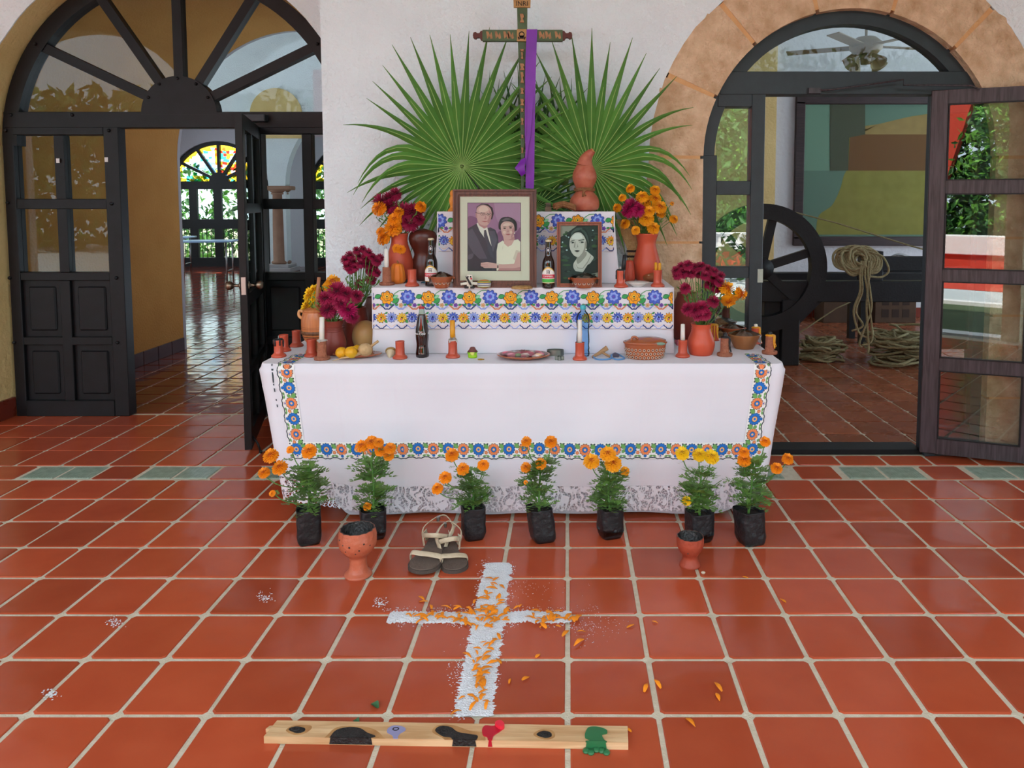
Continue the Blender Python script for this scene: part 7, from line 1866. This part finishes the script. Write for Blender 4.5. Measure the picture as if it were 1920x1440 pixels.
# ---- potted marigolds in black nursery bags
m_bag = mat('black_plastic_bag', '17181a', .38, col2='26272a', vs=18, bump=.5, bs=30)
m_soil = mat('potting_soil', '3a2e26', .95, col2='2a211b', vs=60, bump=.8, bs=120)
PG = 'marigold plants in black bags in front of the altar'
def plant(label, px, py, w, top_py, heads, kind, seed, lean=0.0):
    x, y = G(px, py, 0); y += .06; k = mpp(y)
    t = thing('marigold_plant', label, 'potted plant', (x, y, 0), 0, PG)
    rr = random.Random(seed); Hb = (py - top_py) * k + .01; R = w / 2 * k
    b = MB(); n = 28; vs = []
    lv = [0, .015, .04] + [Hb * (.25 + .75 * i / 6) for i in range(7)] + [Hb + .004, Hb - .015, Hb - .03]
    for j, z in enumerate(lv):
        q = .80 if j == 0 else .92 if j == 1 else 1.0
        if j == len(lv) - 2: q = .94
        if j == len(lv) - 1: q = .9
        for i in range(n):
            a = 2 * PI * i / n
            sq = 1 / (abs(math.cos(a)) ** 5 + abs(math.sin(a)) ** 5) ** .2       # bag with four soft corners
            c = q * R * (sq * .96) * (1 + .05 * nz(math.cos(a) * 2 + seed, math.sin(a) * 2, z * 22) + .02 * nz(math.cos(a) * 6 + seed, math.sin(a) * 6, z * 60))
            vs.append((c * math.cos(a + .35) + lean * z, c * math.sin(a + .35) * .9, z + (.006 * nz(math.cos(a) * 3, math.sin(a) * 3, seed) if z > Hb * .9 else 0)))
    fs = [(j * n + i, j * n + (i + 1) % n, (j + 1) * n + (i + 1) % n, (j + 1) * n + i) for j in range(len(lv) - 1) for i in range(n)] + [tuple(range(n - 1, -1, -1))]
    b.add(vs, fs, 0, True); bgo = b.build('grow_bag', m_bag, t)
    MB().grid(10, 10, lambda u, v: (R * .92 * (2 * u - 1) * math.sqrt(max(0, 1 - .5 * (2 * v - 1) ** 2)) + lean * Hb, R * .85 * (2 * v - 1) * math.sqrt(max(0, 1 - .5 * (2 * u - 1) ** 2)), Hb - .02 + .008 * nz(u * 6, v * 6, seed))).build('soil', m_soil, bgo)
    base = Vector((lean * Hb, 0, Hb - .02))
    meshes = {'o': POM, 'y': POMY, 'g': POM2}[kind]
    tops = []
    for (hx, hy, r_) in heads:
        X, Z = U(hx, hy, y - .03); loc = Vector((X - x, -.03 + rr.uniform(-.02, .02), Z))
        f = Vector(((X - x) * .9, -.35, .8 if r_ > 7 else .2))
        head(t, meshes, loc, r_ * k * 1.02, f)
        tops.append((loc, f.normalized(), r_ * k))
    zmax = max(p[0].z for p in tops)
    main = spline([tuple(base), (base.x * .6 + .01 * math.sin(seed), 0, base.z + (zmax - base.z) * .35), (.01 * math.cos(seed), -.005, base.z + (zmax - base.z) * .72)], 5)
    MB().tube(main, [.0075 - .004 * i / 10 for i in range(11)], 7).build('stem', m_stem, t)
    fo = MB()
    def leafy(p, d, L, n):
        """pinnate leaf: midrib with narrow toothed leaflets"""
        d = d.normalized(); s = d.cross(Vector((0, 0, 1)));
        if s.length < .1: s = Vector((1, 0, 0))
        s.normalize(); up = s.cross(d)
        sag = Vector((0, 0, -.25 * L))
        for i in range(n):
            u = (i + 1) / (n + .3); c = p + d * L * u + sag * u * u
            for sg in (-1, 1):
                l = L * .46 * (1 - .4 * u) * rr.uniform(.75, 1.2); dd = (s * sg * .9 + d * .75 + up * rr.uniform(-.25, .35)).normalized(); ww = dd.cross(up).normalized() * l * .30
                fo.add([c, c + dd * l * .5 + ww, c + dd * l, c + dd * l * .5 - ww], [(0, 1, 2, 3)])
        e = p + d * L + sag
        fo.add([e - d * L * .12, e + s * L * .05, e + d * L * .25, e - s * L * .05], [(0, 1, 2, 3)])
    br_s = MB()
    for loc, f, r_ in tops:
        j = main[min(len(main) - 1, int(len(main) * min(.98, max(.25, (loc.z - base.z) / (zmax - base.z) * .75))))]
        j = Vector(j); e = loc - f * r_ * .9
        pts = spline([tuple(j), tuple(j.lerp(e, .55) + Vector(((e.x - j.x) * .15, 0, -.012))), tuple(e)], 5)
        br_s.tube(pts, .0028, 5)
        for q in range(4, len(pts) - 1, 2):
            a = rr.uniform(0, 6.28); leafy(Vector(pts[q]), Vector((math.cos(a), math.sin(a) * .8, .35)), rr.uniform(.035, .06), 4)
    for q in range(62):
        u = rr.uniform(.08, 1.0) ** .7; c = Vector(main[int(u * (len(main) - 1))]); a = rr.uniform(0, 6.28)
        leafy(c, Vector((math.cos(a), math.sin(a) * .7, rr.uniform(-.1, .6))), rr.uniform(.055, .11), 5)
    for q in range(6):     # side twigs with leaves
        u = rr.uniform(.1, .6); c = Vector(main[int(u * (len(main) - 1))]); a = rr.uniform(0, 6.28); d = Vector((math.cos(a), math.sin(a) * .6, rr.uniform(.3, .8))).normalized(); L = rr.uniform(.08, .14)
        br_s.tube([c, c + d * L * .5, c + d * L + Vector((0, 0, .01))], .002, 5)
        for w in range(7): a2 = rr.uniform(0, 6.28); leafy(c + d * L * (w + 1.5) / 8, Vector((math.cos(a2), math.sin(a2), .4)), rr.uniform(.035, .06), 4)
    tag(br_s.build('branches', m_stem, t), kind='stuff')
    tag(fo.build('foliage', m_leaf, t, fix=False), kind='stuff')
plant('leftmost marigold plant with six orange heads in a black bag', 572, 1027, 47, 964, [(510, 853, 14), (542, 845, 7), (578, 848, 14), (526, 876, 14), (495, 887, 11), (511, 925, 6)], 'o', 1)
plant('marigold plant with a tight cluster of orange heads behind the large clay censer', 694, 1016, 50, 964, [(676, 839, 12), (695, 832, 13), (712, 828, 9), (733, 839, 11), (712, 847, 11), (728, 856, 10), (688, 951, 8)], 'o', 2)
plant('marigold plant with five orange heads behind the sandals', 885, 1018, 45, 960, [(848, 852, 13), (868, 880, 12), (835, 895, 12), (820, 917, 11), (906, 873, 11)], 'o', 3)
plant('marigold plant with two high orange heads in the middle of the row', 1018, 1022, 48, 962, [(987, 827, 10), (1033, 827, 12), (986, 876, 10), (1014, 868, 11), (986, 902, 4)], 'o', 4, -.12)
plant('bushy marigold plant with four large golden heads right of centre', 1145, 1015, 46, 962, [(1109, 866, 15), (1140, 853, 15), (1150, 872, 16), (1172, 886, 9)], 'g', 5)
plant('marigold plant with bright yellow heads behind the small clay cup', 1315, 1022, 49, 970, [(1280, 852, 13), (1312, 855, 13), (1334, 857, 14), (1287, 938, 9)], 'y', 6)
plant('rightmost marigold plant with loose orange heads in a black bag', 1413, 1027, 52, 966, [(1395, 862, 13), (1394, 847, 10), (1435, 829, 10), (1454, 876, 11), (1477, 861, 11)], 'o', 7, -.08)

# ================================================================== FLOOR THINGS
def censer(label, px, py, prof, holes, m, seed):
    x, y = G(px, py, 0); k = mpp(y); y += .05; t = thing('clay_censer', label, 'censer', (x, y, 0)); k = mpp(y)
    H_ = prof[-1][1]; R_ = prof[-1][0]
    rim = lambda a, z: 1 + (.03 * math.sin(14 * a) + .02 * nz(math.cos(a) * 3 + seed, math.sin(a) * 3) if z > H_ * k * .86 else .012 * nz(math.cos(a) * 2 + seed, math.sin(a) * 2, z * 20))
    outer = spline(prof, 4)
    MB().lathe([(a * k, b_ * k) for a, b_ in outer], 48, flute=rim, cap=False).build('body', m, t)
    MB().lathe([(a * k, b_ * k) for a, b_ in ((.01, H_ * .62), (R_ * .6, H_ * .66), (R_ * .88, H_ * .82), (R_ * .93, H_ + .3))], 48, flute=rim, cap=False).build('sooty_inside', mat('soot', '141414', .35, col2='3a3634', vs=30, bump=.5, bs=80), t)
    MB().lathe([(R_ * .93 * k, (H_ + .2) * k), (R_ * 1.0 * k, (H_ + .2) * k)], 48, flute=rim, cap=False).build('charred_rim', mat('charred_rim', '3a2c28', .6, col2='6a4a3e', vs=30), t)
    rr = random.Random(seed)
    for i in range(7): MB().ball((rr.uniform(-.4, .4) * R_ * k, rr.uniform(-.4, .4) * R_ * k, H_ * .72 * k), .011, 6, 4, s=(1.3, 1, .7), smooth=False).build('charcoal', mat('charcoal', '0e0e0f', .3), t)
    for a, zz, r_ in holes:
        Rm = None
        for (r0, z0), (r1, z1) in zip(outer[:-1], outer[1:]):
            if z0 <= zz <= z1: Rm = r0 + (r1 - r0) * (zz - z0) / max(1e-6, z1 - z0)
        if Rm is None: continue
        h = MB(); h.lathe([(r_ * k, -.006), (r_ * k, .0012)], 10); h.xf(Matrix.Translation((Rm * k * math.sin(a), -Rm * k * math.cos(a), zz * k)) @ Vector((math.sin(a), -math.cos(a), -.15)).to_track_quat('Z', 'Y').to_matrix().to_4x4()); h.build('vent_hole', mat('soot', '141414'), t)
m_cens = mat('salmon_clay', 'c46a4c', .35, col2='b25a3e', vs=9, bump=.25, bs=60)
m_cens2 = mat('red_clay_cup', 'a9472f', .55, col2='98402a', vs=12, bump=.2, bs=60)
censer('large pierced clay censer on the floor left of the sandals', 666, 1087, [(26.5, 0), (26, 3), (20, 9), (17, 18), (16, 30), (18, 38), (28, 48), (35, 60), (36.5, 72), (35, 82), (33, 92)],
       [(-.9, 78, 1.6), (-.55, 72, 1.3), (-.15, 70, 1.9), (.15, 56, 1.3), (.35, 63, 1.6), (.6, 74, 1.8), (-.4, 60, 1.2), (.95, 68, 1.4)], m_cens, 3)
censer('small clay cup censer on the floor right of the plants', 1297, 1069, [(20, 0), (20, 3), (17, 8), (14.5, 16), (16, 22), (22, 31), (26, 42), (26, 52), (25.5, 58)], [(-.35, 33, 1.2)], m_cens2, 5)
t = tag(MB().ball((0, 0, .006), .011, 6, 4, s=(1, .8, .6), smooth=False).build('clay_chip', mat('pale_chip', 'c9b8a0', .8), None, (G(1310, 1066)[0] + .012, G(1310, 1066)[1] - .05, 0)), 'pale chip lying at the foot of the small clay cup', 'chip')

# sandals
m_sole = mat('brown_sole', '6c5b50', .8, col2='5a4b42', vs=12, bump=.3, bs=50); m_sole2 = mat('sole_edge', '4d423b', .85, bump=.4, bs=60)
m_strap = mat('cream_leather', 'd3c2a6', .65, col2='bda88a', vs=14, bump=.3, bs=50)
def sandal(label, toe, heel, side, lift=0.0, tilt=0.0):
    t0 = Vector((*G(*toe), 0)); h0 = Vector((*G(*heel), 0)); t0.y += .01
    d = (t0 - h0); L = d.length * 1.0; ang = math.atan2(d.y, d.x)
    t = thing('sandal', label, 'sandal', (h0.x, h0.y, lift), ang, 'pair of leather sandals'); t.rotation_euler = (tilt, 0, ang)
    ol = spline([(0, 0), (.02 * L, .09 * L), (.12 * L, .14 * L), (.4 * L, .13 * L), (.6 * L, .18 * L), (.8 * L, .205 * L), (.94 * L, .15 * L), (L, 0), (.94 * L, -.15 * L), (.8 * L, -.20 * L), (.6 * L, -.17 * L), (.4 * L, -.13 * L), (.12 * L, -.14 * L), (.02 * L, -.09 * L)], 3, True)
    MB().prism(ol, .0, .016, 'XY').build('sole', m_sole2, t)
    MB().prism([(.02 * L + x * .96, y * .92) for x, y in ol], .016, .021, 'XY').build('footbed', m_sole, t)
    def strap(pts, w, name='strap'): MB().tube(spline(pts, 5), [(.0025, w)] * (5 * (len(pts) - 1) + 1), 8, flat=(0, 0, 1)).build(name, m_strap, t)
    y = .20 * L
    strap([(.70 * L, -y * 1.02, .015), (.72 * L, -y * .95, .05), (.74 * L, -y * .3, .052), (.75 * L, y * .4, .05), (.72 * L, y * .98, .035), (.71 * L, y * 1.02, .012)], .016, 'toe_strap')
    strap([(.34 * L, -y * .72, .015), (.30 * L, -y * .85, .045), (.20 * L, -y * .95, .085), (.02 * L, -y * .3, .11), (-.02 * L, y * .3, .11), (.16 * L, y * 1.0, .085), (.30 * L, y * .8, .045), (.34 * L, y * .72, .015)], .014, 'ankle_strap')
    strap([(.16 * L, -y * .75, .015), (.20 * L, -y * .85, .06), (.24 * L, -y * .8, .075)], .013); strap([(.16 * L, y * .75, .015), (.20 * L, y * .85, .045), (.24 * L, y * .8, .075)], .013)
    strap([(.30 * L, -y * .84, .06), (.40 * L, -y * .3, .08), (.42 * L, y * .3, .085), (.30 * L, y * .8, .06)], .012)
    MB().box(.03 * L, .09 * L, -y * .25, -y * .05, .098, .122, ch=.003).build('buckle', m_metal, t)
sandal('left of two worn brown sandals with cream straps, overlapping the other', (786, 1084), (829, 1012), -1, .012, 0)
sandal('right of two worn brown sandals with cream straps, under the other heel', (856, 1078), (838, 1020), 1, 0, 0)

# lime powder cross and its petals
m_lime = mat('lime_powder', 'f6f6f8', .95, col2='ececf0', vs=40, bump=.8, bs=160)
cr = tag(bpy.data.objects.new('lime_cross', None), 'cross of white lime powder drawn on the red tiles', 'powder cross'); COL.objects.link(cr)
cr.location = (-.33, 2.95, 0)
def powder(name, p0, p1, w, seed, ext=.0):
    a = Vector((*G(*p0), 0)); c = Vector((*G(*p1), 0)); d = (c - a); L = d.length; d.normalize(); s = Vector((-d.y, d.x, 0)); n = int(L / .004)
    b = MB(); vs = []
    ww = 9
    for i in range(n + 1):
        u = i / n; ce = a + d * L * u + s * .010 * nz(u * 6, seed)
        e = min(1, .86 + min(u, 1 - u) * 9)
        wl = w * e * (1 + .22 * nz(u * L * 30, seed) + .3 * nz(u * L * 130, seed + 3)); wr = w * e * (1 + .22 * nz(u * L * 30, seed + 7) + .3 * nz(u * L * 130, seed + 9))
        for j in range(ww + 1):
            q = j / ww; off = -wl + (wl + wr) * q; hgt = .0045 * (1 - (2 * q - 1) ** 4) * (.6 + .5 * abs(nz(u * L * 40, q * 5, seed))) + .0006
            p = ce + s * off - Vector(cr.location); vs.append((p.x, p.y, hgt))
    b.add(vs, [(i * (ww + 1) + j, i * (ww + 1) + j + 1, (i + 1) * (ww + 1) + j + 1, (i + 1) * (ww + 1) + j) for i in range(n) for j in range(ww)], 0, True)
    b.build(name, m_lime, cr)
powder('upright_stroke', (934, 1056), (886, 1345), .066, 1); powder('cross_stroke', (728, 1158), (1072, 1157), .043, 5)
rr = random.Random(21); gr = MB()
def grains(cx, cy, sx, sy, n, s=.0022):
    for i in range(n):
        x, y = G(cx + rr.gauss(0, sx), cy + rr.gauss(0, sy)); q = s * rr.uniform(.4, 1.3); x -= cr.location.x; y -= cr.location.y
        gr.add([(x - q, y - q * .7, .0012), (x + q, y - q * .8, .0012), (x + q * .6, y + q, .0014), (x - q * .8, y + q * .8, .0012)], [(0, 1, 2, 3)])
for i in range(40): grains(*[(934 - 48 * i / 39 + rr.choice([-1, 1]) * 27), 1056 + 289 * i / 39], 6, 4, 16)
for i in range(30): grains(728 + 344 * i / 29, 1158 + rr.choice([-1, 1]) * 14, 6, 3, 12)
grains(1110, 1170, 26, 16, 160, .0016); grains(960, 1110, 30, 14, 60, .0016); grains(860, 1260, 12, 14, 90); grains(1000, 1100, 40, 10, 50, .0015)
for cx, cy in ((712, 1131), (496, 1120), (215, 1166), (95, 1302)): grains(cx, cy, 8, 5, 70, .003)
tag(gr.build('scattered_grains', m_lime, cr, fix=False), kind='stuff')
m_pet = mat('orange_petal', 'f08e10', .6, col2='e27a08', vs=60, rnd=.15)
PET = []
for i in range(4):
    q = random.Random(i); l = .030 + .006 * i; w = .006 + .0015 * (i % 2); b = MB()
    pts = []
    for u in range(5):
        t_ = u / 4; ww = w * math.sin(PI * (.12 + .85 * t_)); z = .003 + .006 * math.sin(PI * t_) * (.5 + .3 * i % 1)
        pts += [(l * (t_ - .5), -ww, z), (l * (t_ - .5) + .001, 0, z + .002), (l * (t_ - .5), ww, z)]
    b.add(pts, [(3 * u + j, 3 * u + j + 1, 3 * u + 4 + j, 3 * u + 3 + j) for u in range(4) for j in range(2)], 0, True)
    PET.append(b.mesh('petal', m_pet))
def petal(px, py, lab='loose orange petal along the upright of the lime cross', grp='petals on the upright', z=.004):
    x, y = G(px, py)
    tag(link('petal', random.choice(PET), None, (x, y, z), (random.uniform(-.2, .2), random.uniform(-.15, .15), random.uniform(0, 6.28)), (random.uniform(.7, 1.3),) * 3), lab, 'petal', grp)
rr = random.Random(5)
for i in range(34): petal(1030 + rr.gauss(0, 26), 1160 + rr.gauss(0, 6) + 3, 'orange petal in the drift at the right arm of the lime cross', 'petals on the right arm')
for i in range(52): u = rr.random(); petal(775 + 170 * u + rr.gauss(0, 8), 1153 + rr.gauss(0, 9), 'orange petal on the left arm of the lime cross', 'petals on the left arm')
for i in range(26): petal(930 + rr.gauss(0, 18), 1150 + rr.gauss(0, 16), 'orange petal where the strokes of the lime cross meet', 'petals at the crossing')
for i in range(62): u = rr.random() ** 1.0; petal(928 - 36 * u + rr.gauss(0, 13), 1085 + 245 * u)
for px, py in ((855, 1338), (866, 1310), (1008, 1232), (956, 1279), (985, 1274), (1228, 1168), (1182, 1176), (1085, 1207), (1090, 1186), (1233, 1285), (1347, 1290), (1346, 1309), (1210, 1292), (1468, 1128), (1398, 1084), (1295, 1357), (1178, 1371), (1060, 1190), (935, 1242)):
    petal(px, py, 'stray orange petal on the bare red tiles', 'stray petals', .001)
# green scraps
for px, py, lab, r_ in ((703, 1325, 'small curled dark green leaf on the tiles above the board', .013), (668, 1356, 'tiny green leaf scrap behind the wooden board', .010)):
    x, y = G(px, py)
    tag(MB().grid(6, 6, lambda u, v: ((u - .5) * 2 * r_, (v - .5) * 3 * r_ * math.sin(PI * (u * .9 + .05)), .003 + .012 * (2 * u - 1) ** 2)).build('leaf_scrap', mat('scrap_green', '35603a', .5), None, (x, y, 0), (0, 0, .9)), lab, 'leaf')

# wooden board with burnt holes and wax
x0, y0 = G(495, 1394); x1, y1 = G(1178, 1406)
BL = math.hypot(x1 - x0, y1 - y0); BD, BH = .074, .024
bd = thing('wooden_board', 'narrow pine board with burnt candle holes and coloured wax at the bottom', 'board', (x0, y0, 0), math.atan2(y1 - y0, x1 - x0))
b = MB(); b.prism([(0, 0), (BL, 0), (BL + .002, BD), (.012, BD)], 0, BH, 'XY'); b.build('plank', wood('pale_pine', 'b98c5e', 'd6b084', .7, axis=0, scale=3.5, bump=.3), bd)
MB().prism([(-.012, BD * .55), (.012, BD * .5), (.012, BD * .8), (-.006, BD * .75)], .006, .018, 'XY').build('splinter', wood('pale_pine'), bd) if 'pale_pine' in MATS and False else MB().prism([(-.012, BD * .55), (.012, BD * .5), (.012, BD * .8), (-.006, BD * .75)], .006, .018, 'XY').build('splinter', MATS['pale_pine'], bd)
def bxy(px, py): X, Y = G(px, py, BH); c = Vector((X - x0, Y - y0, 0)); c.rotate(Matrix.Rotation(-bd.rotation_euler.z, 3, 'Z')); return c.x, c.y
m_char = mat('charred_black', '161413', .55, col2='2a2624', vs=40, bump=.5, bs=120)
def patch(name, pts, m, h_=.0018, over=0.0):
    pp = [bxy(*p) for p in spline(pts, 4, True)]; pp = [(x, min(max(y, -.001), BD)) for x, y in pp]
    MB().prism(pp, BH - .0005, BH + h_, 'XY').build(name, m, bd)
    if over:
        lo = [p for p in pp if p[1] <= .003]
        if lo:
            a, c = min(p[0] for p in lo), max(p[0] for p in lo); MB().prism([(a, BH * .0 + .003), (c, .003), (c - .004, BH + h_), (a + .004, BH + h_)], -.0016, .0, 'XZ').build(name, m, bd)
m_scorch = mat('brown_scorch', '9a6a3c', .7, col2='b98a56', vs=30)
patch('scorch_stain', [(536, 1370), (550, 1361), (580, 1360), (584, 1366), (572, 1375), (552, 1378)], m_scorch, .0006)
patch('scorch_stain', [(612, 1396), (618, 1374), (640, 1362), (690, 1364), (715, 1378), (712, 1396)], m_scorch, .0006)
patch('scorch_stain', [(810, 1372), (822, 1360), (850, 1360), (880, 1370), (905, 1374), (910, 1390), (896, 1396), (846, 1396), (830, 1384)], m_scorch, .0006)
patch('scorch_stain', [(1000, 1378), (1014, 1368), (1036, 1370), (1040, 1382), (1022, 1387)], m_scorch, .0006)
patch('burn_mark', [(541, 1368), (555, 1363), (571, 1366), (570, 1372), (556, 1375)], m_char)
patch('burn_mark', [(618, 1396), (622, 1378), (634, 1368), (655, 1364), (675, 1366), (688, 1374), (704, 1381), (690, 1386), (685, 1396)], m_char, over=1)
patch('burn_mark', [(816, 1370), (826, 1362), (845, 1364), (858, 1373), (880, 1377), (896, 1381), (884, 1396), (852, 1396), (846, 1384), (830, 1381)], m_char, over=1)
patch('burn_mark', [(1006, 1378), (1018, 1371), (1032, 1374), (1034, 1381), (1022, 1384)], m_char)
for px, py in ((556, 1368), (645, 1369), (742, 1368), (833, 1372), (923, 1371), (1019, 1377), (1120, 1380)):
    hx_, hy_ = bxy(px, py); MB().lathe([(.011, BH), (.011, BH + .003), (.008, BH + .0032), (.007, BH + .0005)], 14, c=(hx_, hy_, 0), sy=.7).build('candle_hole', m_char, bd)
def waxp(pts, col, h_=.004, over=1): patch('wax_patch', pts, mat('wax_' + col, col, .35), h_, over)
waxp([(728, 1366), (740, 1361), (757, 1364), (760, 1370), (748, 1378), (744, 1392), (738, 1392), (736, 1380), (726, 1374)], '8a86a8', .002, 0)
waxp([(904, 1370), (910, 1362), (925, 1363), (938, 1358), (945, 1364), (938, 1372), (926, 1380), (922, 1392), (916, 1399), (914, 1384), (906, 1380)], 'b3172b')
waxp([(928, 1362), (938, 1357), (946, 1365), (938, 1370)], 'e0283c', .014, 0)
waxp([(1098, 1375), (1104, 1366), (1120, 1365), (1136, 1370), (1138, 1376), (1128, 1380), (1138, 1400), (1128, 1408), (1112, 1408), (1098, 1402), (1106, 1390), (1097, 1384)], '2c6a40', .005)
for i, px in enumerate((1099, 1108, 1118, 1128, 1137)):
    X, Y = G(px, 1408 + 3 * math.sin(i * 2)); c = Vector((X - x0, Y - y0 - .004, 0)); c.rotate(Matrix.Rotation(-bd.rotation_euler.z, 3, 'Z')); MB().ball((c.x, c.y, .004), .012, 10, 6, s=(1, 1.1, .5)).build('wax_drop', mat('wax_2c6a40', '2c6a40', .35), bd)
